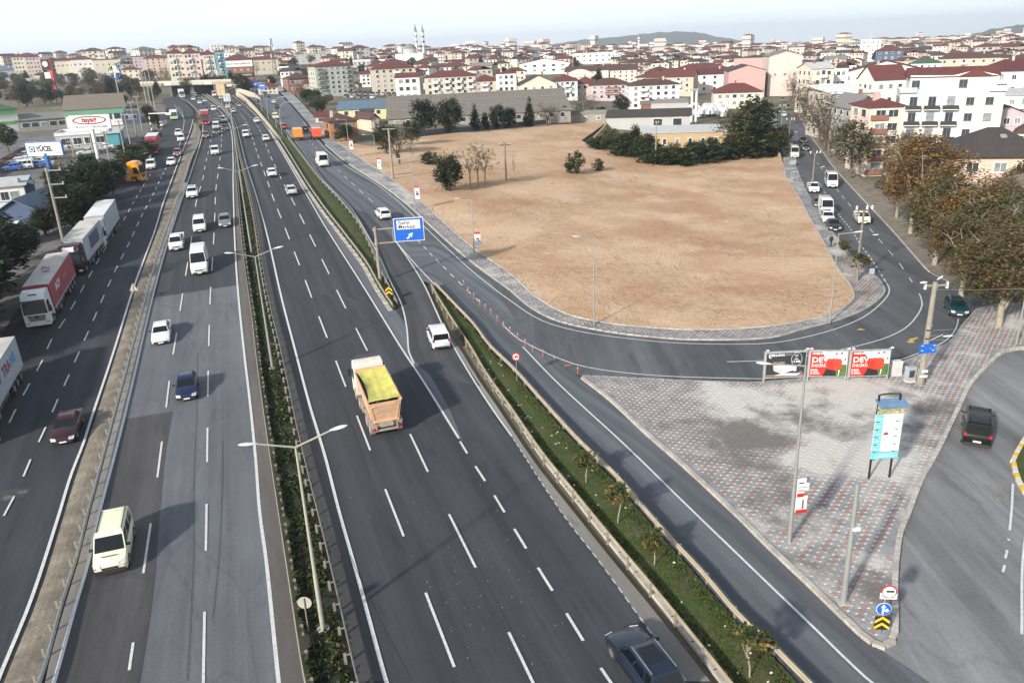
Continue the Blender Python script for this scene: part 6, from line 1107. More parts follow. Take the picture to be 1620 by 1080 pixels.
# the walker on the footpath
def walker():
    p = at(1313.5, 394); p.z += .16 * offs(p); o = thing('person', 'person in a black jacket walking along the footpath', 'person', p, .5)
    me = bpy.data.meshes.new('body'); J = {'pel': (0, 0, .92), 'spi': (0, -.01, 1.15), 'che': (0, -.03, 1.36), 'nec': (0, -.04, 1.5), 'hed': (0, -.06, 1.62), 'top': (0, -.05, 1.74), 'hl': (-.1, 0, .88), 'kl': (-.11, -.2, .5), 'al': (-.11, -.18, .1), 'fl': (-.11, -.36, .05), 'hr': (.1, 0, .88), 'kr': (.11, .06, .48), 'ar': (.11, .34, .14), 'fr': (.11, .22, .03), 'sl': (-.19, -.02, 1.42), 'el': (-.27, .1, 1.14), 'wl': (-.25, -.04, .9), 'gl': (-.24, -.1, .82), 'sr': (.19, -.02, 1.42), 'er': (.27, -.1, 1.14), 'wr': (.22, -.26, .98), 'gr': (.2, -.32, .93)}
    R = dict(pel=.16, spi=.155, che=.18, nec=.065, hed=.1, top=.075, hl=.1, kl=.07, al=.05, fl=.04, hr=.1, kr=.07, ar=.05, fr=.04, sl=.085, el=.06, wl=.045, gl=.035, sr=.085, er=.06, wr=.045, gr=.035); K = list(J); E = [('pel', 'spi'), ('spi', 'che'), ('che', 'nec'), ('nec', 'hed'), ('hed', 'top'), ('pel', 'hl'), ('hl', 'kl'), ('kl', 'al'), ('al', 'fl'), ('pel', 'hr'), ('hr', 'kr'), ('kr', 'ar'), ('ar', 'fr'), ('che', 'sl'), ('sl', 'el'), ('el', 'wl'), ('wl', 'gl'), ('che', 'sr'), ('sr', 'er'), ('er', 'wr'), ('wr', 'gr')]
    me.from_pydata([J[k] for k in K], [(K.index(a), K.index(b)) for a, b in E], []); M('dark_cloth', (.014, .015, .018), .85, var=.2); me.materials.append(MATS['dark_cloth']); b = obj('body', me, o); sk = b.modifiers.new('skin', 'SKIN'); lay = me.skin_vertices[0] if me.skin_vertices else None
    if lay is None:
        bmm = bmesh.new(); bmm.from_mesh(me); bmm.verts.layers.skin.verify(); bmm.to_mesh(me); bmm.free(); lay = me.skin_vertices[0]
    for i, k in enumerate(K): lay.data[i].radius = (R[k], R[k]); lay.data[i].use_root = k == 'pel'
    b.modifiers.new('sub', 'SUBSURF').levels = 1; hd = MB(); n = 8
    for i in range(7):
        t = pi * i / 6
        for j in range(n): a = 2 * pi * j / n; hd.v.append((.085 * sin(t) * cos(a), -.075 + .1 * sin(t) * sin(a), 1.64 + .125 * cos(t)))
    for i in range(6):
        for j in range(n): hd.f.append((i * n + j, i * n + (j + 1) % n, (i + 1) * n + (j + 1) % n, (i + 1) * n + j)); hd.m.append(0 if i > 1 or 5 <= j <= 7 else 1)
    obj('head', hd.mesh('head', [MATS['skin_tone'], MATS['sign_black']], smooth=60), o); jk = MB().tube((0, 0, .82), (0, -.03, 1.3), .19, .21, 12).tube((0, -.03, 1.3), (0, -.04, 1.47), .21, .1, 12); obj('jacket', jk.mesh('jacket', MATS['sign_black'], smooth=50), o)
walker()
# ------------------------------------------------------------------ trees and plants
def leafmat(name, col, var=.35, tr=.25):
    m = bpy.data.materials.new(name); m.use_nodes = True; MATS[name] = m; nt = m.node_tree; l = nt.links; b = nt.nodes['Principled BSDF']; b.inputs['Roughness'].default_value = .6; b.inputs['Specular IOR Level'].default_value = .25
    t = nd(nt, 'ShaderNodeTexCoord'); q = nd(nt, 'ShaderNodeTexNoise', Scale=2.2, Detail=3.0); l.new(t.outputs['Object'], q.inputs['Vector']); r = nd(nt, 'ShaderNodeValToRGB'); e = r.color_ramp.elements; e[0].position, e[1].position = .32, .68
    e[0].color = (*[c * (1 - var) for c in col], 1); e[1].color = (*[min(1, c * (1 + var)) for c in col], 1); l.new(q.outputs['Fac'], r.inputs['Fac']); l.new(r.outputs['Color'], b.inputs['Base Color'])
    tl = nd(nt, 'ShaderNodeBsdfTranslucent'); l.new(r.outputs['Color'], tl.inputs['Color']); ms = nd(nt, 'ShaderNodeMixShader'); ms.inputs['Fac'].default_value = tr; out = nt.nodes['Material Output']; l.new(b.outputs[0], ms.inputs[1]); l.new(tl.outputs[0], ms.inputs[2]); l.new(ms.outputs[0], out.inputs['Surface']); return m
for n_, c_ in dict(leaf_dark=(.032, .048, .02), leaf_deep=(.021, .034, .016), leaf_green=(.045, .07, .02), leaf_bright=(.07, .11, .025), leaf_olive=(.085, .085, .03), leaf_brown=(.125, .09, .045), leaf_tan=(.17, .115, .07), leaf_orange=(.2, .105, .03), leaf_rust=(.15, .075, .035), leaf_yellow=(.22, .15, .045), leaf_grey=(.1, .075, .06), leaf_pine=(.024, .038, .022)).items(): leafmat(n_, c_)
M('bark', (.1, .08, .06), .9, var=.3, scale=4); M('bark_pale', (.26, .23, .18), .9, var=.3, scale=4); M('bark_dark', (.05, .04, .032), .9, var=.3, scale=4)
def crown_mesh(seed, rx, ry, rz, z0, clumps, per, size, mats, shape='round', hollow=.5, sparse=1.0, cr=.27):
    """leaf clumps spread through an uneven crown"""
    r = random.Random(seed); v = []; f = []; m = []
    lob = [(r.uniform(-.55, .55), r.uniform(-.55, .55), r.uniform(-.5, .6), r.uniform(.45, .75)) for _ in range(6)]
    for c in range(clumps):
        while True:
            x, y, z = r.uniform(-1, 1), r.uniform(-1, 1), r.uniform(-1, 1); d = sqrt(x*x + y*y + z*z)
            if d > 1 or d < hollow * r.random(): continue
            if shape == 'round' and not any((x-a)**2 + (y-b)**2 + (z-e)**2 < g*g for a, b, e, g in lob) and r.random() < .75: continue
            if shape == 'cone':
                w = (1 - (z + 1) / 2) ** .9; 
                if hypot(x, y) > w + .04 or hypot(x, y) < w * .35 * r.random(): continue
            break
        mi = r.choices(range(len(mats)), [3] + [1.2] * (len(mats) - 1))[0]
        for k in range(per):
            g = cr; px, py, pz = (x + r.gauss(0, g * .45)) * rx, (y + r.gauss(0, g * .45)) * ry, z0 + rz + (z + r.gauss(0, g * .4)) * rz
            a, b = r.uniform(0, 2 * pi), r.gauss(0, .6); s = size * r.uniform(.6, 1.3); u = Vector((cos(a), sin(a), sin(b) * .6)) * s; w = Vector((-sin(a), cos(a), r.uniform(-.7, .7))) * s * .62; p = Vector((px, py, pz)); n = u.cross(w).normalized() * s * .18
            o = len(v); v += [tuple(p - u), tuple(p - w + n), tuple(p + u), tuple(p + w + n)]; f.append((o, o + 1, o + 2, o + 3)); m.append(mi)
    mb = MB(); mb.v, mb.f, mb.m = v, f, m; return mb.mesh('crown', [MATS[k] for k in mats], fix=False)
def trunk_mesh(seed, h, r0, limbs, spread, mat, fork=.45, twigs=0, top=None):
    r = random.Random(seed); mb = MB(); pts = [(0, 0, -.1), (r.uniform(-.1, .1), r.uniform(-.1, .1), h * .3), (r.uniform(-.2, .2), r.uniform(-.2, .2), h * fork)]; mb.path(pts, [r0 * 1.25, r0, r0 * .8], 8); tip = Vector(pts[-1])
    for i in range(limbs):
        a = 2 * pi * i / limbs + r.uniform(-.4, .4); e = Vector((cos(a) * spread * r.uniform(.5, 1), sin(a) * spread * r.uniform(.5, 1), h * r.uniform(.7, .98))); mid = tip.lerp(e, .5) + Vector((r.uniform(-.3, .3), r.uniform(-.3, .3), .3)); mb.path([tuple(tip - Vector((0, 0, r.uniform(0, h * .12)))), tuple(mid), tuple(e)], [r0 * .5, r0 * .3, r0 * .1], 6)
        for k in range(twigs): s_ = mid.lerp(e, r.random()); t = s_ + Vector((r.uniform(-1, 1), r.uniform(-1, 1), r.uniform(.1, 1))) * h * .16; mb.tube(tuple(s_), tuple(t), r0 * .12, r0 * .03, 4)
    return mb.mesh('trunk', MATS[mat], smooth=50)
TREES = {}
def proto(kind, n, fn): TREES[kind] = [fn(i) for i in range(n)]
# unit trees: about 1 m tall, 1 m wide, scaled to the size each one has
proto('evergreen', 3, lambda i: (crown_mesh(10 + i, 3.0, 3.0, 3.4, 1.0, 150, 22, .27, ['leaf_deep', 'leaf_dark', 'leaf_pine']), trunk_mesh(20 + i, 6.5, .2, 5, 1.8, 'bark_dark'), 7.8))
proto('broadleaf', 3, lambda i: (crown_mesh(30 + i, 2.8, 2.8, 2.9, 1.6, 120, 22, .26, ['leaf_dark', 'leaf_green', 'leaf_deep', 'leaf_olive']), trunk_mesh(40 + i, 6, .17, 5, 1.7, 'bark'), 7.4))
proto('olive', 3, lambda i: (crown_mesh(50 + i, 2.8, 2.8, 2.7, 1.8, 95, 17, .25, ['leaf_olive', 'leaf_brown', 'leaf_green']), trunk_mesh(60 + i, 6.4, .16, 6, 1.9, 'bark', twigs=3), 7.2))
proto('bare', 3, lambda i: (crown_mesh(70 + i, 2.6, 2.6, 2.7, 1.9, 70, 9, .15, ['leaf_grey', 'leaf_brown', 'leaf_tan'], hollow=.2), trunk_mesh(80 + i, 7, .13, 8, 2.2, 'bark', fork=.3, twigs=9), 7.3))
proto('conifer', 2, lambda i: (crown_mesh(90 + i, 1.9, 1.9, 4.3, .8, 130, 20, .24, ['leaf_pine', 'leaf_deep', 'leaf_dark'], 'cone', 0), trunk_mesh(95 + i, 8.6, .16, 4, .4, 'bark_dark', fork=.8), 9.4))
proto('cypress', 1, lambda i: (crown_mesh(100, .9, .9, 4.5, .3, 90, 18, .22, ['leaf_deep', 'leaf_pine'], 'round', .1), trunk_mesh(101, 6, .14, 3, .3, 'bark_dark', fork=.8), 9.3))
proto('bush', 3, lambda i: (crown_mesh(110 + i, 1.5, 1.5, 1.15, .1, 60, 18, .17, ['leaf_dark', 'leaf_green', 'leaf_olive']), trunk_mesh(115 + i, 1.8, .06, 6, .9, 'bark', fork=.15, twigs=2), 2.4))
proto('autumn', 3, lambda i: (crown_mesh(120 + i, 3.6, 3.6, 4.3, 2.4, 225, 21, .175, [['leaf_orange', 'leaf_rust', 'leaf_yellow', 'leaf_brown'], ['leaf_brown', 'leaf_olive', 'leaf_orange', 'leaf_rust'], ['leaf_olive', 'leaf_brown', 'leaf_yellow', 'leaf_green']][i], hollow=.35, cr=.2), trunk_mesh(130 + i, 10, .22, 8, 2.8, 'bark_pale', fork=.33, twigs=8), 11.0))
proto('plane', 2, lambda i: (crown_mesh(140 + i, 5.0, 5.0, 4.0, 3.0, 410, 22, .18, [['leaf_olive', 'leaf_brown', 'leaf_rust', 'leaf_tan'], ['leaf_brown', 'leaf_olive', 'leaf_green', 'leaf_rust']][i], hollow=.4, cr=.17), trunk_mesh(150 + i, 9.4, .3, 9, 3.6, 'bark_pale', fork=.34, twigs=9), 11.0))
proto('birch', 1, lambda i: (crown_mesh(160, 2.6, 2.6, 4.6, 2.2, 130, 13, .19, ['leaf_tan', 'leaf_olive', 'leaf_brown', 'leaf_yellow'], hollow=.1, cr=.2), trunk_mesh(161, 10.5, .14, 7, 1.8, 'bark_pale', fork=.3, twigs=7), 11.4))
proto('sapling', 2, lambda i: (crown_mesh(170 + i, .75, .75, .7, 1.5, 40, 15, .1, ['leaf_olive', 'leaf_green', 'leaf_yellow'], hollow=.2), trunk_mesh(175 + i, 2.7, .035, 5, .4, 'bark_pale', fork=.65, twigs=2), 2.85))
proto('twig', 2, lambda i: (crown_mesh(180 + i, 1.9, 1.9, 2.5, 2.2, 52, 7, .12, ['leaf_brown', 'leaf_tan', 'leaf_rust'], hollow=0, cr=.1), trunk_mesh(185 + i, 7, .08, 6, 1.4, 'bark_pale', fork=.4, twigs=6), 7.3))
CATW = {'bush': 'bush', 'sapling': 'young tree'}
def tree(kind, px, py, top, label, group=None, var=0, wide=1.0, name=None, ground=None):
    p = ground or at(px, py); h = height_at(p, top); cm, tm, H0 = TREES[kind][var % len(TREES[kind])]; s = h / H0; r = random.Random(int(px * 7 + py * 3))
    nm = name or {'evergreen': 'evergreen_tree', 'broadleaf': 'leafy_tree', 'olive': 'leafy_tree', 'bare': 'bare_tree', 'conifer': 'conifer_tree', 'cypress': 'cypress_tree', 'bush': 'bush', 'autumn': 'autumn_tree', 'plane': 'plane_tree', 'birch': 'thin_tree', 'sapling': 'young_tree', 'twig': 'bare_tree'}[kind]
    o = thing(nm, label, CATW.get(kind, 'tree'), (p.x, p.y, p.z - .05), r.uniform(0, 6.28), group); o.scale = (s * wide, s * wide, s); obj('crown', cm, o); obj('trunk', tm, o); return o
# evergreens behind the parked lorries
NTH = ['first', 'second', 'third', 'fourth', 'fifth', 'sixth', 'seventh', 'eighth', 'ninth', 'tenth', 'eleventh', 'twelfth', 'thirteenth', 'fourteenth', 'fifteenth', 'sixteenth', 'seventeenth', 'eighteenth', 'nineteenth', 'twentieth', 'twenty first', 'twenty second', 'twenty third', 'twenty fourth']
for i, (x, y, t, w) in enumerate([(-75, 570, 405, 1.2), (-34, 515, 365, 1.2), (-110, 600, 440, 1.2), (-75, 520, 380, 1.2), (6, 448, 340, 1.2), (-20, 470, 360, 1.1), (42, 412, 345, 1.0), (-50, 480, 370, 1.2), (74, 372, 325, .9), (118, 366, 285, 1.15), (138, 340, 262, 1.2), (160, 318, 252, 1.25), (180, 300, 250, 1.15), (150, 300, 245, 1.2), (122, 330, 275, 1.2), (112, 345, 300, 1.1), (192, 288, 258, .9), (100, 312, 262, 1.0)]):
    tree('evergreen', x, y, t, 'dark evergreen behind the parked lorries, %s from the near end' % NTH[i], 'evergreens behind the parked lorries', i, w)
for i, (x, y, t) in enumerate([(232, 240, 222), (224, 250, 225), (215, 262, 232), (240, 226, 212), (208, 268, 240), (247, 218, 206), (203, 252, 228)]): tree('bush', x, y, t, 'dark bush along the forecourt, %s in line' % NTH[i], 'bushes along the forecourt', i, 1.5)
for i, (k, x, y, t, l) in enumerate([('broadleaf', 14, 240, 196, 'dark tree at the left edge beside the green factory'), ('bare', 98, 282, 246, 'brown leafless tree behind the blue sign post'), ('bare', 112, 272, 240, 'brown thin tree right of the blue sign post'), ('broadleaf', 70, 370, 330, 'small dark conifer shaped tree by the blue shed'), ('olive', 80, 300, 270, 'scrubby tree at the foot of the blue sign post'), ('cypress', 252, 207, 178, 'dark upright tree beside the height barrier'), ('broadleaf', 245, 200, 176, 'dark leafy tree behind the height barrier'), ('broadleaf', 236, 192, 165, 'leafy tree near the three masts')]): tree(k, x, y, t, l, None, i)
# trees beyond the left factories
r_ = random.Random(21)
for i in range(115):
    x = r_.uniform(-10, 245); y = 158 - abs(x - 120) * .02 + r_.uniform(-33, 10); tree(r_.choice(['bare', 'olive', 'broadleaf', 'bare', 'olive']), x, y, y - r_.uniform(13, 22), 'tree in the belt beyond the factories, %s' % ('behind the white striped factory' if x < 60 else 'below the red tower sign' if x < 110 else 'near the round ring sign' if x < 195 else 'left of the underpass'), 'belt of trees beyond the factories', i, 1.3)
# round the lot
for i, (k, x, y, t, w, l) in enumerate([('bare', 632, 262, 196, 1.5, 'big bare tree with thick trunk beside the tall concrete pole'), ('broadleaf', 612, 246, 196, 1.3, 'dark leafy tree left of the big bare tree'), ('broadleaf', 652, 232, 190, 1.0, 'dark tree behind the big bare tree'), ('evergreen', 671, 212, 154, 1.0, 'large dark evergreen at the top of the lot, leftmost of the row'), ('bare', 690, 212, 172, 1.2, 'leafless tree between the two largest evergreens'), ('evergreen', 714, 213, 154, .95, 'large dark evergreen at the top of the lot, second of the row'), ('conifer', 752, 209, 166, 1.3, 'broad conifer at the top of the lot, third of the row'), ('conifer', 768, 208, 172, 1.2, 'conifer at the top of the lot, fourth of the row'), ('evergreen', 788, 207, 165, .9, 'evergreen at the top of the lot, fifth of the row'), ('evergreen', 806, 205, 168, .9, 'evergreen at the top of the lot, last of the row'), ('conifer', 838, 203, 155, 1.2, 'dark conifer standing before the long shed'), ('conifer', 893, 198, 162, 1.2, 'dark conifer near the grey wall of the lot'), ('bare', 866, 200, 158, 1.3, 'leafless tree between the two dark conifers'), ('bare', 922, 192, 150, 1.4, 'leafless tree with reddish twigs before the houses'), ('broadleaf', 950, 188, 168, 1.2, 'round dark tree by the lot gate'), ('broadleaf', 983, 182, 150, 1.2, 'dark green tree left of the white four storey house'), ('bare', 935, 185, 148, 1.2, 'leafless tree behind the round dark tree'),
  ('evergreen', 712, 305, 244, .95, 'large dense green bush tree standing on the lot'), ('bush', 682, 262, 240, 1.2, 'smaller green bush left of the dense one'), ('twig', 745, 301, 218, 1.3, 'slender tree with brown seed heads, left of three'), ('twig', 757, 298, 222, 1.3, 'slender tree with brown seed heads, middle of three'), ('twig', 768, 297, 224, 1.3, 'slender tree with brown seed heads, right of three'), ('twig', 713, 304, 232, 1.0, 'pale leafless tree in front of the dense bush'), ('bush', 910, 278, 241, .75, 'lone olive bush on the bare lot'), ('bush', 946, 273, 251, .7, 'small green bush beside the lone olive bush'), ('twig', 936, 270, 250, .6, 'thin twig left of the small green bush'), ('twig', 814, 289, 238, .35, 'pollarded trunk standing beside the wooden power pole')]): tree(k, x, y, t, l, None, i, w)
for i, (k, x, y, t, w) in enumerate([('bush', 943, 236, 219, 1.6), ('olive', 966, 240, 204, 1.2), ('broadleaf', 984, 247, 208, 1.1), ('conifer', 1004, 250, 188, 1.2), ('broadleaf', 1022, 257, 210, 1.1), ('bush', 1048, 262, 236, 1.4), ('olive', 1064, 263, 224, 1.1), ('bush', 1082, 262, 238, 1.4), ('broadleaf', 1098, 259, 222, 1.2), ('broadleaf', 1122, 256, 218, 1.2), ('bush', 1142, 254, 234, 1.4), ('olive', 1160, 251, 176, 1.1), ('broadleaf', 1178, 250, 182, 1.1), ('broadleaf', 1192, 249, 152, .9), ('olive', 1208, 248, 186, 1.0), ('olive', 1222, 248, 198, 1.0), ('broadleaf', 1232, 243, 205, 1.0), ('olive', 1240, 232, 196, 1.0)]): tree(k, x, y, t, '%s in the hedge at the back of the lot, %s from the left' % ('bush' if k == 'bush' else 'tree', NTH[i]), 'hedge at the back of the lot', i, w)
for i, (x, y, t) in enumerate([(474, 152, 134), (486, 165, 140), (494, 176, 152), (470, 146, 130), (505, 182, 158), (512, 172, 150), (480, 150, 128), (548, 222, 196), (536, 226, 205), (566, 222, 202), (500, 165, 140), (520, 165, 148), (462, 138, 118)]): tree(['bare', 'broadleaf', 'olive'][i % 3], x, y, t, 'scrubby tree right of the incline, %s in the thicket' % NTH[i], 'thicket right of the incline', i, 1.3)
for i, (x, y, t) in enumerate([(952, 238, 216), (974, 243, 214), (994, 249, 218), (1012, 254, 222), (1034, 260, 228), (1056, 263, 232), (1074, 263, 234), (1092, 261, 230), (1110, 258, 226), (1132, 256, 228), (1152, 253, 222), (1170, 251, 214), (1186, 250, 210), (1202, 249, 214), (1216, 248, 220)]): tree(['bush', 'broadleaf'][i % 2], x, y, t, 'low bush filling the lot hedge, %s from the left' % NTH[i], 'bushes filling the lot hedge', i, 1.6)
# the street
for i, (k, x, y, t, w) in enumerate([('bare', 1262, 172, 118, 1.3), ('bare', 1270, 184, 124, 1.4), ('bare', 1278, 200, 130, 1.5), ('bare', 1287, 216, 138, 1.5), ('bare', 1296, 226, 145, 1.5), ('bare', 1304, 238, 152, 1.5), ('bare', 1312, 250, 172, 1.2), ('bare', 1254, 152, 112, 1.3), ('bare', 1322, 262, 205, .9)]): tree(k, x, y, t, 'brown leafless street tree, %s from the far end of the street' % NTH[i], 'brown trees along the street', i, w)
for i, (k, x, y, t, w, l) in enumerate([('olive', 1345, 283, 187, .85, 'tall dense dark green street tree before the pink building'), ('sapling', 1336, 413, 378, 1.3, 'small bare tree on the footpath beside the walker'), ('sapling', 1357, 449, 402, 1.3, 'small orange leaved tree at the footpath bend'), ('birch', 1402, 300, 196, 1.2, 'thin yellowing tree in front of the pink building'), ('birch', 1425, 310, 205, 1.1, 'thin yellowing tree in front of the white apartment block'), ('autumn', 1440, 370, 206, 1.0, 'orange autumn tree nearest the street'), ('autumn', 1475, 368, 222, 1.15, 'rusty autumn tree behind the orange one'), ('autumn', 1478, 420, 272, 1.1, 'olive brown tree overhanging the street corner'), ('autumn', 1528, 420, 268, 1.15, 'olive brown tree behind the large plane'), ('autumn', 1570, 400, 270, 1.1, 'brown tree in front of the house with dark roof'), ('plane', 1579, 521, 352, 1.0, 'large plane tree with pale trunk in a paved square'), ('plane', 1520, 470, 330, .95, 'wide green brown tree above the teal car'), ('plane', 1640, 480, 330, .9, 'green tree at the right edge beside the lamp post'), ('autumn', 1600, 370, 262, .9, 'brown tree by the white framed porch'), ('broadleaf', 1614, 330, 252, .8, 'dark green tree climbing by the porch roof'), ('autumn', 1418, 345, 240, .9, 'brown tree closest to the kerb of the street'), ('autumn', 1500, 432, 300, 1.05, 'rust brown tree between the teal car and the orange tree'), ('autumn', 1552, 445, 300, 1.1, 'olive tree directly behind the large plane')]): tree(k, x, y, t, l, None, [0, 0, 1, 0, 0, 0, 0, 2, 1, 1, 0, 1, 1, 1, 0, 1, 0, 2][i], w)
# saplings of the long verge
for i, (x, y, t) in enumerate([(928, 768, 712), (977, 832, 768), (1035, 898, 838), (1186, 1079, 998)]): tree('sapling', x, y, t, 'young tree on the long verge, %s from the far end' % NTH[i], 'young trees on the long verge', i, 1.15)
# grass and ground cover
def tufts(name, A, B, n, size, mats, seed, hh=(.5, 1.3), lo=0.05, hi=.95, dens=.8, base=.1, limit=150):
    r = random.Random(seed); a_, b_ = line(A), line(B); ca, cb = cum(a_), cum(b_); v, f, m = [], [], []
    for i in range(n):
        t = r.random() ** dens if False else r.random(); p, _ = sample(a_, ca, min(ca[-1], limit) * t); q, _ = sample(b_, cb, cb[-1] * min(ca[-1], limit) / ca[-1] * t); w = p.lerp(q, r.uniform(lo, hi)); z = T(w.x, w.y) + base + .02; cl = sin(w.x * 1.7 + w.y * .9) * sin(w.x * .5 - w.y * 1.3)
        if cl < r.uniform(-1.1, .3): continue
        s = size * r.uniform(.5, 1.2)
        for k in range(3):
            a = r.uniform(0, 2 * pi); d = Vector((cos(a), sin(a))) * s; e = Vector((r.uniform(-1, 1), r.uniform(-1, 1))) * s; h = s * r.uniform(*hh); o = len(v); v += [(w.x - d.x, w.y - d.y, z - .03), (w.x + d.x, w.y + d.y, z - .03), (w.x + d.x * .4 + e.x, w.y + d.y * .4 + e.y, z + h), (w.x - d.x * .5 + e.x, w.y - d.y * .5 + e.y, z + h * .8)]; f.append((o, o + 1, o + 2, o + 3)); m.append(r.choices(range(len(mats)), [3] + [1] * (len(mats) - 1))[0])
    mb = MB(); mb.v, mb.f, mb.m = v, f, m; obj(name, mb.mesh(name, [MATS[k] for k in mats], fix=False), kind='stuff')
leafmat('grass_green', (.075, .115, .026)); leafmat('grass_dry', (.12, .105, .05)); leafmat('grass_dark', (.05, .075, .022))
tufts('grass', BS1[::-1], BS2[::-1], 24000, .055, ['grass_green', 'grass_dark', 'grass_dry'], 3, base=.22)
tufts('grass', BW1, BW2, 12000, .08, ['grass_green', 'grass_dark', 'grass_dry'], 4, base=.22, limit=170)
tufts('ground_cover', RL, RR, 13000, .13, ['leaf_deep', 'leaf_dark', 'grass_green', 'leaf_olive'], 5, base=.2, limit=190, lo=.12, hi=.88)
# ------------------------------------------------------------------ buildings
for n_, c_ in dict(white=(.62, .61, .59), cream=(.56, .51, .42), beige=(.43, .38, .31), grey=(.36, .36, .355), pink=(.47, .29, .27), peach=(.52, .41, .33), yellow=(.56, .46, .27), lilac=(.42, .35, .39), paleblue=(.42, .46, .5), brick=(.22, .105, .075), tan=(.4, .3, .18), greygreen=(.36, .38, .33), darkgrey=(.1, .1, .11), concrete=(.25, .235, .21), orange=(.34, .175, .085), teal=(.08, .27, .31), rose=(.54, .44, .40), bluegrey=(.07, .1, .16), moss=(.07, .11, .085), mint=(.14, .29, .21)).items(): M('wall_' + n_, c_, .85, var=.07, scale=.35, bump=.08, bscale=12, spec=.2)
for n_, c_ in dict(red=(.112, .038, .033), brown=(.078, .043, .038), dark=(.05, .043, .041), maroon=(.085, .03, .034), green=(.045, .09, .06), grey=(.17, .17, .17), sheet=(.4, .41, .42), blue=(.1, .145, .2), rust=(.17, .145, .115), white=(.58, .58, .58)).items(): M('roof_' + n_, c_, .8, var=.16, scale=.8, bump=.25, bscale=6, streak=(1, 1, 3), spec=.2)
M('window_glass', (.035, .045, .055), .12, var=.5, scale=.6, spec=.6); M('curtain_glass', (.2, .22, .23), .2, var=.5, scale=.8, spec=.6); M('frame_white', (.7, .7, .69), .5, var=.04); M('frame_brown', (.16, .11, .09), .6); M('frame_grey', (.18, .18, .19), .5); M('balcony_dark', (.03, .032, .036), .3, var=.2, spec=.6); M('dish_white', (.7, .7, .7), .5)
def roof_mb(kind, w, d, z, h, ov=.5):
    mb = MB(); a, b, c, e = -w / 2 - ov, w / 2 + ov, -ov, d + ov; t = .16
    if kind == 'hip':
        if w >= d: i = (d / 2 + ov) * .95; r0, r1 = (a + i, (c + e) / 2, z + h), (b - i, (c + e) / 2, z + h); mb.add([(a, c, z), (b, c, z), (b, e, z), (a, e, z), r0, r1], [(0, 1, 5, 4), (1, 2, 5), (2, 3, 4, 5), (3, 0, 4)])
        else: i = (w / 2 + ov) * .95; r0, r1 = ((a + b) / 2, c + i, z + h), ((a + b) / 2, e - i, z + h); mb.add([(a, c, z), (b, c, z), (b, e, z), (a, e, z), r0, r1], [(0, 1, 4), (1, 2, 5, 4), (2, 3, 5), (3, 0, 4, 5)])
        mb.box(((a + b) / 2, (c + e) / 2, z - t / 2), (b - a, e - c, t))
    elif kind == 'gx':
        y = (c + e) / 2; mb.add([(a, c, z), (b, c, z), (b, y, z + h), (a, y, z + h), (b, e, z), (a, e, z), (a, c, z - t), (b, c, z - t), (b, y, z + h - t), (a, y, z + h - t), (b, e, z - t), (a, e, z - t)], [(0, 1, 2, 3), (3, 2, 4, 5), (6, 9, 8, 7), (9, 11, 10, 8), (0, 6, 7, 1), (5, 4, 10, 11), (1, 7, 8, 2), (2, 8, 10, 4), (0, 3, 9, 6), (3, 5, 11, 9)])
    elif kind == 'gf':
        mb.add([(a, c, z), (0, c, z + h), (b, c, z), (a, e, z), (0, e, z + h), (b, e, z), (a, c, z - t), (0, c, z + h - t), (b, c, z - t), (a, e, z - t), (0, e, z + h - t), (b, e, z - t)], [(0, 1, 4, 3), (1, 2, 5, 4), (6, 9, 10, 7), (7, 10, 11, 8), (0, 6, 7, 1), (1, 7, 8, 2), (3, 4, 10, 9), (4, 5, 11, 10), (0, 3, 9, 6), (2, 8, 11, 5)])
    elif kind == 'shed': mb.add([(a, c, z), (b, c, z), (b, e, z + h), (a, e, z + h), (a, c, z - t), (b, c, z - t), (b, e, z + h - t), (a, e, z + h - t)], [(0, 1, 2, 3), (7, 6, 5, 4), (0, 4, 5, 1), (1, 5, 6, 2), (2, 6, 7, 3), (3, 7, 4, 0)])
    else:
        mb.box((0, d / 2, z + .05), (w + .3, d + .3, .16))
        for x in (-w / 2, w / 2): mb.box((x, d / 2, z + .42), (.2, d + .1, .6))
        for y in (0, d): mb.box((0, y, z + .42), (w - .1, .2, .6))
    return mb
WMESH = {}
def win_meshes(w, h, fm, gm):
    k = (round(w, 1), round(h, 1), fm, gm)
    if k not in WMESH:
        w, h = k[0], k[1]; f = MB(); f.box((0, -.02, 0), (w + .16, .1, h + .16)); f.box((0, -.1, -h / 2 - .11), (w + .3, .22, .07)); g = MB()
        n = 2 if w > 1 else 1
        for i in range(n): g.box((-w / 2 + w * (i + .5) / n, -.085, 0), (w / n - .08, .04, h - .06))
        WMESH[k] = (f.mesh('window', MATS[fm]), g.mesh('pane', MATS[gm]))
    return WMESH[k]
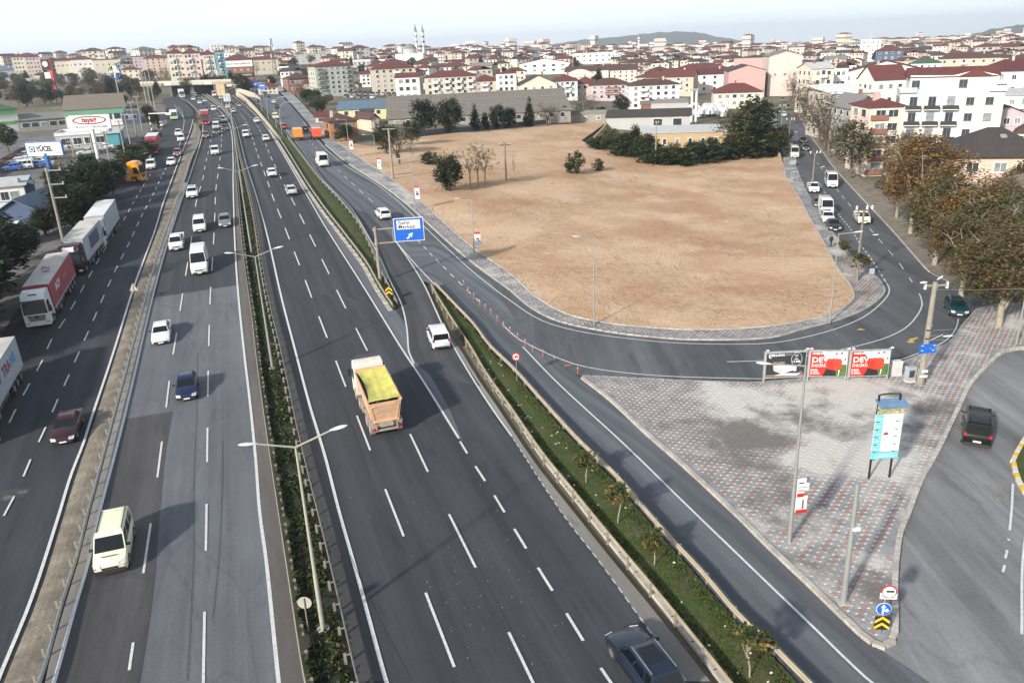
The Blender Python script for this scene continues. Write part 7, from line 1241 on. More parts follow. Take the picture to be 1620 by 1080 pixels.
def windows(o, W, D, z0, z1, floors, cols, near, side=None, scols=2, frame='frame_white', balc=(), ww=1.25, wh=1.35, skip=(), inset=.9):
    """window rows on the front and on one visible side; singly when they show, else as one body"""
    far = MB(); fh = (z1 - z0) / floors; r = random.Random(int(W * 10 + floors)); spots = []
    for k in range(floors):
        for c in range(cols): spots.append(('f', -W / 2 + inset + (W - 2 * inset) * (c + .5) / cols, k, c))
        if side:
            for c in range(scols): spots.append((side, .9 + (D - 1.8) * (c + .5) / scols, k, -1))
    for wch, u, k, c in spots:
        if (k, c) in skip: continue
        z = z0 + fh * (k + .52); door = c in balc; h = min(wh, fh * .58); w = min(ww, (W - 1) / cols * .72 if wch == 'f' else (D - 1) / scols * .7)
        if door: h = fh * .74; z = z0 + fh * (k + .46)
        pos, rz = ((u, 0, z), 0) if wch == 'f' else ((W / 2 * (1 if wch == 'R' else -1), u, z), pi / 2 if wch == 'R' else -pi / 2)
        gm = 'window_glass' if r.random() < .65 else 'curtain_glass'
        if near: a, b = win_meshes(w, h, frame, gm); q = obj('window', a, o, pos, rz); obj('pane', b, q)
        else:
            f2 = MB().box((0, -.02, 0), (w + .2, .1, h + .2), 0); f2.box((0, -.06, 0), (w, .1, h), 1 if gm == 'window_glass' else 2); cs, sn = cos(rz), sin(rz); f2.v = [(pos[0] + x * cs - y * sn, pos[1] + x * sn + y * cs, pos[2] + zz) for x, y, zz in f2.v]; far.merge(f2)
        if door and k > 0 or (door and floors < 3):
            b_ = MB(); bw = min((W - .6) / cols * .95, 3.2); b_.box((u, -.6, z0 + fh * k + .08), (bw, 1.2, .16)); bal = obj('balcony', b_.mesh('balcony', MATS['wall_white']), o); rl = MB(); rl.box((u, -1.17, z0 + fh * k + .6), (bw, .06, .9))
            for s in (-1, 1): rl.box((u + s * (bw / 2 - .03), -.6, z0 + fh * k + .6), (.06, 1.1, .9))
            obj('railing', rl.mesh('railing', MATS['balcony_dark' if frame == 'frame_grey' else 'wall_' + BALC.get(W, 'white')]), bal)
    if far.v: obj('window_row', far.mesh('window_row', [MATS[frame], MATS['window_glass'], MATS['curtain_glass']]), o, kind='stuff')
BALC = {}
def house(name, label, xl, xr, yb, yt, wall, roof, rc, D=11, yaw=0, rh=2.6, floors=3, cols=4, side=None, scols=2, near=None, frame='frame_white', balc=(), cat='house', base=None, band=None, chim=1, skip=(), group=None, dist=None, ov=.5, ww=1.25, wh=1.35, z0=.4, balcol=None):
    xc = (xl + xr) / 2; p = at(xc, yb)
    if dist: rx, ry, _ = ray(xc, yb); p = on(rx / ry * dist, dist)
    k = ppm(p); W = (xr - xl) / k; H = height_at(p, yt); o = thing(name, label, cat, (p.x, p.y, p.z), -atan2(p.x, p.y) + radians(yaw), group)
    if near is None: near = k * 1.3 > 7.0
    if balcol: BALC[W] = balcol
    mb = MB().box((0, D / 2, H / 2 - .5), (W, D, H + 1))
    if roof == 'gf': mb.yprism([(-W / 2, H), (W / 2, H), (0, H + rh * W / (W + 2 * ov) - .1)], 0.01, D - .01)
    if roof == 'gx': mb.add([(s * W / 2, y, z) for s in (-1, 1) for y, z in ((0.01, H), (D - .01, H), (D / 2, H + rh * D / (D + 2 * ov) - .1))], [(0, 1, 2), (3, 5, 4), (0, 2, 5, 3), (1, 4, 5, 2)])
    obj('wall', mb.mesh('wall', MATS['wall_' + wall]), o); rf = obj('roof', roof_mb(roof, W, D, H, rh, ov).mesh('roof', MATS['roof_' + rc]), o)
    if band:
        b = MB()
        for f in range(1, floors): b.box((0, -.02, z0 + (H - z0) * f / floors), (W + .06, .12, .18))
        obj('floor_band', b.mesh('floor_band', MATS['wall_' + band]), o, kind='stuff' if not near else None)
    r = random.Random(int(xl * 3 + yb))
    for c in range(chim): obj('chimney', MB().box((r.uniform(-.3, .3) * W, D * r.uniform(.35, .65), H + rh * .75), (.7, .7, rh * .9 + .8)).box((0, 0, 0), (.01, .01, .01)).mesh('chimney', MATS['wall_' + r.choice(['beige', 'brick', 'grey'])]), rf)
    if floors: windows(o, W, D, z0, H - .2, floors, cols, near, side, scols, frame, balc, ww, wh, skip)
    return o, W, D, H
def hz(*a, **k): return house('house', *a, **k)
def ap(*a, **k): k.setdefault('cat', 'apartment block'); return house('apartment_block', *a, **k)
# --- centre, from the incline to the lot
hz('orange two storey house with brown hip roof beside the service road', 524, 568, 221, 191, 'orange', 'hip', 'brown', D=9, yaw=12, rh=1.6, floors=2, cols=3, side='L', frame='frame_brown', ww=1.6)
hz('low workshop with blue grey sheet roof behind the orange house', 536, 612, 186, 172, 'yellow', 'gx', 'blue', D=18, yaw=-6, rh=2.2, floors=1, cols=4, chim=0)
hz('small shop with a white gable sign between orange house and bare tree', 573, 592, 196, 178, 'grey', 'shed', 'dark', D=8, rh=.6, floors=1, cols=2, chim=0)
hz('peach gabled shed wall close to the big bare tree', 588, 601, 206, 188, 'peach', 'gf', 'brown', D=10, yaw=25, rh=1.5, floors=1, cols=1, chim=0)
hz('small red and white booth house left of the orange house', 500, 522, 196, 184, 'rose', 'gx', 'red', D=8, rh=1.2, floors=1, cols=2, chim=0)
o, W, D, H = hz('long grey brown shed with a ribbed sheet roof behind the evergreens', 616, 905, 196, 181, 'concrete', 'gx', 'rust', D=34, yaw=4, rh=5.5, floors=1, cols=16, chim=0, near=False); H0S = H
ap('grey green six storey apartment block with dark green balconies', 503, 564, 150, 104, 'greygreen', 'hip', 'red', D=14, yaw=16, rh=2, floors=6, cols=6, side='L', scols=3, balc=(0, 5), balcol='moss', band='grey')
hz('red brown two storey house left of the green balcony block', 458, 496, 147, 124, 'brick', 'hip', 'brown', D=12, yaw=14, floors=2, cols=5, side='L'); hz('peach house with red roof between red brown house and tall block', 482, 500, 147, 132, 'peach', 'hip', 'red', D=9, floors=2, cols=2)
hz('white house with red hip roof right of the green balcony block', 571, 596, 136, 117, 'white', 'hip', 'red', D=10, floors=3, cols=3)
ap('beige apartment block with long red roof next to the white house', 592, 660, 148, 108, 'beige', 'hip', 'red', D=14, yaw=5, floors=5, cols=6, balc=(3,), side='L'); hz('white modern house with dark square windows', 628, 666, 160, 122, 'white', 'gx', 'red', D=10, yaw=-10, rh=1.6, floors=3, cols=3, frame='frame_grey', ww=1.5)
ap('wide beige apartment block with four columns of balconies', 674, 754, 162, 121, 'beige', 'hip', 'red', D=13, yaw=-3, rh=2.2, floors=4, cols=8, balc=(1, 3, 5, 7), side='L'); hz('grey brown house with red roof right of the beige block', 750, 786, 154, 128, 'beige', 'hip', 'red', D=12, floors=3, cols=3, balc=(1,))
ap('white narrow apartment block beside the grey brown house', 786, 818, 156, 117, 'white', 'flat', 'red', D=12, floors=4, cols=3); hz('low car workshop with white roof at the parked car row', 632, 660, 160, 156, 'white', 'shed', 'white', D=8, rh=.4, floors=0, chim=0)
hz('white and black gabled house with rose ground floor', 822, 882, 158, 134, 'cream', 'gf', 'dark', D=12, yaw=8, rh=4, floors=2, cols=4, balc=(3,)); hz('pale blue grey house between the gabled house and red roofs', 874, 914, 157, 128, 'paleblue', 'hip', 'red', D=12, floors=3, cols=4, balc=(2,))
hz('white long house with a blue glazed balcony front', 932, 994, 158, 134, 'lilac', 'hip', 'brown', D=13, floors=3, cols=5, balc=(2, 3), balcol='brick'); hz('red roofed house behind the leafless tree', 908, 944, 156, 132, 'beige', 'hip', 'red', D=12, floors=2, cols=3)
ap('cream four storey house with brown hip roof above the warehouses', 996, 1074, 172, 134, 'white', 'hip', 'brown', D=12, yaw=10, rh=2.0, floors=4, cols=6, balc=(1,), side='L', scols=3, wh=1.4)
hz('beige house with gabled red roof behind the cream four storey house', 1022, 1096, 150, 122, 'beige', 'gx', 'red', D=12, yaw=-12, rh=2.8, floors=3, cols=5, balc=(3,)); hz('yellow house with wide bright red hip roof', 1064, 1150, 142, 110, 'yellow', 'hip', 'red', D=16, floors=3, cols=7, balc=(2, 4), balcol='yellow')
o, W, D, H = ap('cream building with a great arched front and many small windows', 894, 1006, 132, 112, 'cream', 'gx', 'brown', D=16, yaw=-4, rh=2.8, floors=3, cols=12, chim=2, ww=.9)
m_ = MB(); m_.yprism([(-W / 2 + W * .42 * (i / 12), H * .55 + H * .62 * sin(pi * i / 12) ** .6) for i in range(13)], -.6, .4); obj('arched_front', m_.mesh('arched_front', MATS['wall_cream']), o); obj('stair_tower', MB().box((W * .06, -.8, H * .5), (W * .11, 2, H)).mesh('stair_tower', MATS['wall_cream']), o)
hz('white modern gabled villa with large dark windows', 822, 900, 116, 100, 'white', 'gf', 'brown', D=14, rh=3.4, floors=2, cols=5, frame='frame_grey', ww=2.2); hz('white flat block with dark framed cube on its roof line', 908, 970, 100, 85, 'white', 'flat', 'white', D=12, floors=2, cols=6, frame='frame_grey', ww=1.8)
hz('long white house under long red roof in the second row', 680, 744, 118, 106, 'white', 'hip', 'red', D=14, floors=2, cols=8); hz('grey white modern block left of the minarets', 466, 514, 100, 86, 'grey', 'flat', 'grey', D=14, floors=3, cols=5)
hz('cream house with yellow front and red hip roof above the scrap yard', 1130, 1204, 170, 146, 'cream', 'hip', 'red', D=14, yaw=6, rh=3.2, floors=2, cols=6, balc=(), ww=1.5, side='L'); ap('white house with brown roof and blank side right of the yellow house', 1102, 1158, 146, 117, 'white', 'gx', 'maroon', D=14, yaw=14, rh=2.5, floors=3, cols=3, side='L')
ap('big pink gabled apartment block without windows on its gable', 1152, 1208, 152, 112, 'pink', 'gf', 'dark', D=20, yaw=8, rh=2.6, floors=0, cols=0, chim=0); ap('pink block with brown roof behind the blank pink gable', 1160, 1204, 130, 92, 'pink', 'flat', 'dark', D=12, floors=1, cols=2)
o, W, D, H = hz('ochre walled workshop with pale sheet roof behind the hedge', 1016, 1146, 240, 209, 'tan', 'gx', 'sheet', D=18, yaw=6, rh=.9, floors=1, cols=6, chim=0, ww=.9, ov=.25); hz('peeling white warehouse with dark roof and open bays', 960, 1090, 205, 184, 'grey', 'gx', 'dark', D=16, yaw=-2, rh=1.6, floors=1, cols=4, chim=0, ww=2.6, wh=2.4, skip=((0, 0), (0, 1)))
hz('grey metal hall behind the peeling warehouse', 1030, 1088, 184, 163, 'grey', 'flat', 'grey', D=12, floors=0, chim=0); hz('rust panelled lean to beside the grey metal hall', 1014, 1040, 180, 165, 'brick', 'shed', 'rust', D=10, rh=.6, floors=0, chim=0)
hz('grey boundary shed at the top corner of the lot', 866, 962, 196, 181, 'concrete', 'flat', 'grey', D=6, floors=1, cols=4, chim=0, wh=1)
p = at(1097, 193); o = thing('silo_stacks', 'twin white steel stacks in the scrap yard', 'chimney', p); h = height_at(p, 142)
for x in (-.75, .75): obj('stack', MB().tube((x, 0, 0), (x, 0, h), .42, n=10).mesh('stack', MATS['lamp_white'], smooth=40), o)
obj('top_frame', MB().box((0, 0, h), (2.6, 1.2, .5)).mesh('top_frame', MATS['galvanised']), o); sb = MB(); r_ = random.Random(8)
for i in range(150): q = at(r_.uniform(1092, 1150), r_.uniform(172, 186)); sb.box((q.x, q.y, q.z + .5 + r_.random() * 1.8), (1.5, 1.3, 1.3), 0, r_.random())
obj('scrap_bags', sb.mesh('scrap_bags', MATS['tarp_white']), kind='stuff')
sh = [o for o in COL.objects if o.get('label', '').startswith('long grey brown shed')][0]; vs = [v.co for c in sh.children if c.name.startswith('wall') for v in c.data.vertices]; W = 2 * max(v.x for v in vs); hh = sorted(v.z for v in vs)[-3] if False else H0S
rb = MB()
for i in range(60): x = -W / 2 + W * (i + .5) / 60; rb.add([(x - .12, -.45, hh + .1), (x + .12, -.45, hh + .1), (x + .12, 17, hh + 5.6), (x - .12, 17, hh + 5.6)], [(0, 1, 2, 3)])
for t in (.02, .36, .68, 1): rb.box((0, -.5 + 17.5 * t, hh + .12 + 5.5 * t), (W + 1, .5, .25), 0)
obj('roof_rib', rb.mesh('roof_rib', MATS['roof_grey']), sh, kind='stuff')
# --- right: along the street
o, W, D, H = ap('big white apartment block with black glass balconies and dark red roof', 1420, 1563, 250, 147, 'white', 'flat', 'white', D=13, yaw=7, floors=4, cols=5, side='L', scols=4, frame='frame_grey', balc=(0, 1, 2), chim=0, band='grey', ww=1.5, wh=1.6, near=True)
up = MB().box((0, D / 2 + .4, H + 1.7), (W * .84, D - 1.4, 3.2)); up.yprism([(-W * .42, H + 3.3), (W * .42, H + 3.3), (W * .42, H + 3.6), (W * .2, H + 4.7), (0, H + 3.7), (-W * .42, H + 3.9)], 1.1, 1.4); obj('attic_wall', up.mesh('attic_wall', MATS['wall_white']), o)
rf = MB(); zz = H + 3.4
rf.add([(-W * .45, .7, zz), (W * .45, .7, zz), (W * .45, D / 2, zz + 2.0), (-W * .45, D / 2, zz + 2.0), (W * .45, D + .4, zz), (-W * .45, D + .4, zz)], [(0, 1, 2, 3), (3, 2, 4, 5), (0, 3, 5), (1, 4, 2), (0, 5, 4, 1)]); rf.yprism([(W * .04, zz + .05), (W * .2, zz + 1.5), (W * .38, zz + .05)], .5, D / 2); obj('attic_roof', rf.mesh('attic_roof', MATS['roof_red']), o)
for x in (-W * .36, W * .1): a_, b_ = win_meshes(1.6, 1.7, 'frame_grey', 'window_glass'); q = obj('window', a_, o, (x, 1.08, H + 1.9)); obj('pane', b_, q)
for s in (-1, 1): obj('terrace_parapet', MB().box((s * W * .43, -.35, H + .75), (W * .17, .7, 1.1)).mesh('terrace_parapet', MATS['wall_paleblue']), o)
o, W, D, H = ap('corner block with pink flank, yellow front and brown bay windows', 1366, 1418, 276, 168, 'cream', 'hip', 'red', D=10, yaw=24, rh=1.4, floors=5, cols=2, side='L', scols=2, near=True, skip=((0, -1),), ww=2.0, wh=1.7, chim=0)
obj('flank', MB().box((-W / 2 - .03, D / 2, H * .46), (.1, D + .02, H * .88)).mesh('flank', MATS['wall_rose']), o)
for k in range(5): obj('spandrel', MB().box((-W * .22, -.25, H * (k + .02) / 5 + .5), (W * .5, .5, 1.0)).mesh('spandrel', MATS['wall_brick']), o)
obj('roof_vent', MB().box((-W * .1, D * .4, H + 1.6), (1.6, 1.2, 2.0), taper=.55).mesh('roof_vent', MATS['wall_pink']), o); obj('dish', MB().tube((W * .2, 2, H + 2.2), (W * .2, 1.9, H + 2.3), .5, n=10).mesh('dish', MATS['dish_white']), o)
hz('grey house with glazed attic behind the pink corner block', 1342, 1382, 250, 172, 'grey', 'gf', 'grey', D=14, yaw=22, rh=3, floors=5, cols=2, side='L', scols=3)
ap('white stepped block with a pale terrace roof along the street', 1310, 1376, 222, 147, 'beige', 'shed', 'white', D=16, yaw=26, rh=1.6, floors=4, cols=4, side='L', scols=4, balc=(2,), near=True, chim=0); hz('cream block with rose balconies at the bend of the street', 1280, 1314, 180, 108, 'cream', 'gx', 'sheet', D=14, yaw=24, rh=2, floors=5, cols=3, side='L', scols=3, balc=(1,))
o, W, D, H = ap('broad white building with one huge low gable', 1330, 1462, 160, 115, 'white', 'gf', 'maroon', D=18, yaw=2, rh=4.6, floors=2, cols=7, near=True, frame='frame_grey', chim=0, band='grey', z0=4); ap('dark fronted corner house left of the huge white gable', 1306, 1336, 172, 108, 'white', 'flat', 'dark', D=12, yaw=18, floors=4, cols=3, side='L')
hz('white chalet with a steep red roof and chimney', 1378, 1432, 170, 126, 'white', 'gx', 'red', D=13, yaw=30, rh=5.2, floors=2, cols=3, side='L', scols=3, frame='frame_grey'); hz('lilac house with dark roof right of the white block', 1556, 1612, 242, 181, 'lilac', 'gf', 'dark', D=11, yaw=14, rh=2.0, floors=3, cols=3, near=True, chim=0)
o, W, D, H = hz('cream villa with a large dark brown hip roof', 1506, 1640, 320, 246, 'peach', 'hip', 'dark', D=13, yaw=16, rh=4.0, floors=2, cols=3, side='L', near=True, ww=1.9, wh=1.6, chim=0, ov=1.0); obj('skylight', MB().sheet([(W * .02, 3.3, H + 2.45), (W * .02 + 1.0, 3.3, H + 2.45), (W * .02 + 1.0, 4.2, H + 2.95), (W * .02, 4.2, H + 2.95)], .12).mesh('skylight', MATS['curtain_glass']), o)
hz('small tan house at the right edge behind the villa', 1604, 1650, 250, 210, 'cream', 'hip', 'brown', D=10, floors=2, cols=3, near=True); o, W, D, H = hz('stone house with white framed windows at the right edge', 1604, 1690, 400, 300, 'concrete', 'hip', 'rust', D=9, yaw=18, rh=1.6, floors=2, cols=4, side='L', near=True, ww=1.8, wh=1.9, chim=0)
ap('white apartment house with two dark red roofs at the right edge', 1546, 1640, 190, 112, 'white', 'hip', 'maroon', D=14, yaw=6, rh=3.2, floors=4, cols=5, side='L', balc=(1,), near=True); hz('white house with grey terraces beyond the lilac house', 1582, 1660, 215, 150, 'white', 'shed', 'sheet', D=12, yaw=10, rh=1, floors=3, cols=4, balc=(1,), near=True)
ap('tall pale block with pink top left of the street', 1214, 1264, 150, 88, 'rose', 'gf', 'grey', D=18, yaw=10, rh=2.2, floors=1, cols=3, chim=0); hz('small white gabled house below the tall pale block', 1224, 1264, 148, 120, 'cream', 'gf', 'white', D=10, rh=2.6, floors=2, cols=3, chim=0)
hz('white house with green roof on the right', 1440, 1482, 128, 100, 'white', 'hip', 'green', D=12, floors=3, cols=4); hz('low house with dark red roof left of the green roofed house', 1446, 1470, 118, 96, 'paleblue', 'hip', 'red', D=11, floors=2, cols=3); hz('white house with dark roof above the white block', 1462, 1540, 158, 128, 'white', 'hip', 'dark', D=13, yaw=-8, rh=3, floors=2, cols=5); hz('beige house with wide brown roof on the right skyline', 1486, 1572, 122, 92, 'beige', 'hip', 'brown', D=14, rh=3, floors=3, cols=6, balc=(2,))
hz('grey blue block with red roof behind the huge white gable', 1384, 1424, 112, 80, 'bluegrey', 'hip', 'red', D=12, floors=4, cols=4); hz('white block with open roof terrace on the skyline', 1360, 1390, 96, 64, 'white', 'flat', 'white', D=12, floors=5, cols=4)
# --- left: factories
o, W, D, H = hz('white factory with a bright green stripe at the left edge', -60, 30, 214, 176, 'white', 'shed', 'green', D=40, yaw=14, rh=3, floors=0, chim=0); [obj('stripe', MB().box((0, -.1, H * z_), (W + .1, .3, H * h_)).mesh('stripe', MATS[m_]), o) for z_, h_, m_ in ((.9, .2, 'paint_green'), (.45, .12, 'paint_green'), (.2, .3, 'wall_white'))]; hz('long low shed with grey roof between the factories', 36, 108, 206, 188, 'concrete', 'gx', 'grey', D=18, yaw=4, rh=1.5, floors=1, cols=5, chim=0, ww=2)
o, W, D, H = hz('factory with brown sheet roof and mint green eaves behind the oval sign', 112, 196, 200, 172, 'white', 'gx', 'rust', D=30, yaw=-4, rh=4, floors=1, cols=6, chim=0, ww=2.4, wh=2); obj('eaves_band', MB().box((0, -.1, H * .83), (W + .1, .3, H * .32)).mesh('eaves_band', MATS['wall_mint']), o); hz('dark glazed annex at the right end of the factory', 196, 222, 196, 176, 'bluegrey', 'flat', 'grey', D=20, floors=1, cols=3, chim=0)
hz('white panelled hall behind the stored cars', 96, 172, 234, 213, 'grey', 'flat', 'white', D=14, yaw=-6, floors=1, cols=4, ww=3, wh=3, chim=0); hz('green netted kiosk at the end of the white hall', 172, 190, 232, 210, 'teal', 'shed', 'sheet', D=14, yaw=-6, rh=.5, floors=0, chim=0)
hz('dark blue shed with grey sheet roof by the hedge', 4, 66, 368, 336, 'bluegrey', 'gf', 'blue', D=16, yaw=-24, rh=2.0, floors=0, chim=0); hz('ribbed cream cabin at the left edge', -30, 40, 330, 295, 'white', 'shed', 'sheet', D=8, yaw=-8, rh=.5, floors=1, cols=4, chim=0); hz('blue painted garage beside the ribbed cabin', 40, 60, 322, 292, 'bluegrey', 'flat', 'blue', D=8, floors=0, chim=0); hz('white plastic hut before the blue shed', 8, 40, 395, 366, 'white', 'flat', 'white', D=4, floors=1, cols=2, chim=0)
hz('large warehouse with grey blue roof at the far left', -60, 42, 128, 112, 'grey', 'gx', 'blue', D=40, rh=4, floors=1, cols=10, chim=0); hz('low white petrol station roof beyond the trees', 48, 112, 134, 124, 'white', 'flat', 'white', D=14, floors=0, chim=0)
# --- around the underpass
o, W, D, H = ap('brick coloured building carrying a white and a black advertising banner', 358, 402, 130, 94, 'brick', 'hip', 'red', D=16, yaw=-4, rh=3.0, floors=1, cols=4, chim=0)
for z_, m_, h_ in ((.80, 'sign_white', .27), (.30, 'sign_black', .17)): b_ = obj('banner', MB().box((0, -.4, H * z_), (W * 1.02, .3, H * h_)).mesh('banner', MATS[m_]), o); text('lettering', 'KABİR BÜYÜKDEDE' if m_ == 'sign_black' else 'İNŞAAT MALZEMELERİ', H * .085, MATS['sign_white' if m_ == 'sign_black' else 'logo_dark'], b_, (0, -.58, H * z_), (pi / 2, 0, 0), sx=1.5 if m_ == 'sign_black' else 1.3, bold=.02)
for x0, x1, yb, yt, c_, l_ in [(272, 296, 126, 84, 'cream', 'pale six storey block left of the cypress by the underpass'), (296, 322, 127, 84, 'rose', 'pink and white six storey block just left of the cypress'), (326, 344, 124, 86, 'rose', 'narrow pink block right of the cypress'), (346, 360, 124, 82, 'teal', 'turquoise faced block left of the advertising banners'), (232, 268, 116, 92, 'peach', 'peach block behind the round trees'), (214, 240, 112, 90, 'lilac', 'pale lilac block left of the peach block'), (152, 190, 116, 95, 'cream', 'cream block with flat roof on the left hill'), (92, 120, 118, 96, 'cream', 'pale yellow tall block right of the red tower sign'), (118, 150, 116, 94, 'white', 'white block next to the pale yellow one'), (24, 46, 110, 90, 'cream', 'cream block on the left skyline'), (44, 66, 112, 90, 'rose', 'rose block on the left skyline'), (404, 442, 116, 94, 'beige', 'brown roofed house beneath the telecom mast'), (410, 440, 150, 138, 'cream', 'low cream house at the top of the incline')]: ap(l_, x0, x1, yb, yt, c_, 'flat' if c_ in ('teal', 'lilac') or x0 == 152 else 'hip', 'red', D=13, floors=2 if yt > 93 else 6, cols=4, balc=(1,) if yt < 90 else (), near=False, dist=(500 if x0 > 268 else 720) if x1 < 400 else None)
tree('cypress', 321, 131, 92, 'tall dark cypress between the pink blocks'); tree('bare', 254, 134, 105, 'round brown tree by the left end of the overpass', None, 0, 1.5); tree('olive', 282, 134, 112, 'brown tree behind the overpass', None, 1, 1.2); tree('bare', 334, 133, 116, 'brown tree right of the cypress', None, 2, 1.3)
def overpass():
    a, b = at(238, 153), at(344, 151.5); d = Vector((b.x - a.x, b.y - a.y)); L = d.length; z = min(a.z, b.z); o = thing('overpass', 'concrete road overpass with pale banner boards across the motorway', 'bridge', (a.x, a.y, z), atan2(d.y, d.x))
    obj('deck', MB().box((L * .55, 9, 6.2), (L * 1.35, 18, 1.5)).mesh('deck', MATS['wall_concrete']), o); obj('parapet', MB().box((L * .55, .1, 7.4), (L * 1.35, .25, 1.0)).mesh('parapet', MATS['wall_beige']), o)
    for x in (L * .30, L * .63, L * .965): obj('pier', MB().box((x, 7, 2.6), (2.2, 12, 5.8)).mesh('pier', MATS['wall_darkgrey']), o)
    for x0, x1 in ((.24, .36), (.84, .95), (.37, .83)): obj('banner_board', MB().box((L * (x0 + x1) / 2, -.2, 6.25), (L * (x1 - x0), .15, 1.1)).mesh('banner_board', MATS['sign_white' if x1 < .9 and x0 < .3 or x0 > .8 else 'tarp_grey']), o)
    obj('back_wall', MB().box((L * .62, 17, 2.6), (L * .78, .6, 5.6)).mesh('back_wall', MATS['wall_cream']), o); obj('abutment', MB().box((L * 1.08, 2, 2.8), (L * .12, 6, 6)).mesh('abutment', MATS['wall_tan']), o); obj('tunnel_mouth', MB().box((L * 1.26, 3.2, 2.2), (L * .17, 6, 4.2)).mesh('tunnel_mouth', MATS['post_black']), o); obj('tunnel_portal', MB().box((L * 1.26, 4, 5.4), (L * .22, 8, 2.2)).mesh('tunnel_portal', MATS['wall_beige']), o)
overpass()
def wall(px, h0, h1, label, mat, th=.4, cat='wall', name='wall', base=0):
    l = line(px, 4.0); c = cum(l); mb = MB(); n = len(l)
    for i, q in enumerate(l):
        t = (l[min(i + 1, n - 1)] - l[max(i - 1, 0)]).normalized(); nr = Vector((-t.y, t.x)) * th / 2; z = T(q.x, q.y) - .4; h = h0 + (h1 - h0) * c[i] / c[-1] + .4
        mb.v += [(q.x + nr.x, q.y + nr.y, z), (q.x - nr.x, q.y - nr.y, z), (q.x - nr.x, q.y - nr.y, z + h), (q.x + nr.x, q.y + nr.y, z + h)]
    for i in range(n - 1):
        for j in range(4): mb.f.append((i * 4 + j, i * 4 + (j + 1) % 4, i * 4 + 4 + (j + 1) % 4, i * 4 + 4 + j)); mb.m.append(0)
    mb.f += [(0, 1, 2, 3), (n * 4 - 4, n * 4 - 3, n * 4 - 2, n * 4 - 1)]; mb.m += [0, 0]; return tag(obj(name, mb.mesh(name, MATS[mat])), label, cat)
wall([(445, 222), (430, 205), (417, 190), (404, 175), (388, 160), (374, 150)], .4, 2.2, 'tan retaining wall between motorway and incline', 'wall_beige', .6); wall([(375, 152), (388, 153), (402, 154.5), (412, 158)], 4, .5, 'pale retaining wall sloping down from the bridge', 'wall_beige', .6)
wall([(640, 220), (655, 218.5), (720, 211.5), (770, 208), (810, 203.5), (866, 198), (900, 193), (962, 194)], 1.7, 1.7, 'dark boundary wall along the top of the lot', 'wall_darkgrey'); wall([(1226, 246), (1232, 252), (1236, 262)], 2.2, .3, 'broken brick wall end at the upper corner of the lot', 'wall_tan', .5); wall([(962, 194), (956, 206), (940, 222), (934, 232)], 1.5, .8, 'low earth coloured wall beside the lot hedge', 'wall_tan', .4)
wall([(-60, 300), (10, 262), (34, 248), (60, 236)], 2.2, 2.0, 'dark red wall behind the stored cars', 'paint_brown')
# mosque, mast, minarets
def minaret(px, yb, yt, dist, label, r=1.15):
    rx, ry, rz = ray(px, yt); p = on(rx / ry * dist, dist); h = CAM_H + rz / ry * dist - p.z; o = thing('minaret', label, 'minaret', p); obj('shaft', MB().tube((0, 0, 0), (0, 0, h * .82), r, r * .8, 10).mesh('shaft', MATS['wall_white'], smooth=40), o); obj('spire', MB().tube((0, 0, h * .82), (0, 0, h), r * .95, .1, 10).mesh('spire', MATS['roof_grey'], smooth=40), o)
    for f in (.56, .68, .8): obj('gallery', MB().tube((0, 0, h * f), (0, 0, h * f + 1.6), r * .9, r * 1.6, 10).mesh('gallery', MATS['wall_grey']), o)
minaret(656, 82, 37.5, 760, 'left one of the two tall minarets of the domed mosque'); minaret(667.5, 82, 38.5, 770, 'right one of the two tall minarets of the domed mosque'); minaret(1011, 75, 52, 1200, 'lone white minaret before the blue hill', 1.9)
rx, ry, rz = ray(648, 72); p = on(rx / ry * 740, 740); h = CAM_H + rz / ry * 740 - p.z; o = thing('mosque', 'mosque with a big grey dome beneath the twin minarets', 'mosque', p); dm = MB(); n = 14; R_ = 5.6
for i in range(7):
    t = i / 6 * pi / 2
    for j in range(n): a = 2 * pi * j / n; dm.v.append((R_ * cos(t) * cos(a), R_ * cos(t) * sin(a), h - 1 + R_ * .75 * sin(t) - 2))
for i in range(6):
    for j in range(n): dm.f.append((i * n + j, i * n + (j + 1) % n, (i + 1) * n + (j + 1) % n, (i + 1) * n + j)); dm.m.append(0)
obj('dome', dm.mesh('dome', MATS['roof_grey'], smooth=60), o); obj('drum', MB().tube((0, 0, 0), (0, 0, h - 2.9), R_ + .3, n=14).mesh('drum', MATS['wall_grey']), o); obj('hall', MB().box((0, 0, h * .32), (24, 20, h * .64)).mesh('hall', MATS['wall_white']), o)
rx, ry, rz = ray(428, 61); p = on(rx / ry * 520, 520); h = CAM_H + rz / ry * 520 - p.z; o = thing('telecom_mast', 'lattice telecom mast with antennas on the skyline', 'mast', p)
for s in ((-1, -1), (1, -1), (1, 1), (-1, 1)): obj('leg', MB().tube((s[0] * 1.2, s[1] * 1.2, 0), (s[0] * .35, s[1] * .35, h), .12, n=4).mesh('leg', MATS['dark_steel']), o)
br = MB()
for k in range(14): z = h * k / 14; w = 1.2 - .85 * k / 14; br.tube((-w, -w, z), (w, -w, z + h / 14), .06, n=4).tube((w, w, z), (w, -w, z + h / 14), .06, n=4)
obj('bracing', br.mesh('bracing', MATS['dark_steel']), o, kind='stuff'); [obj('antenna', MB().box((x, -.5, h - 2 - 4 * k), (.5, .3, 2.4)).mesh('antenna', MATS['lamp_white']), o) for k, x in enumerate((-.9, .9, -.9))]
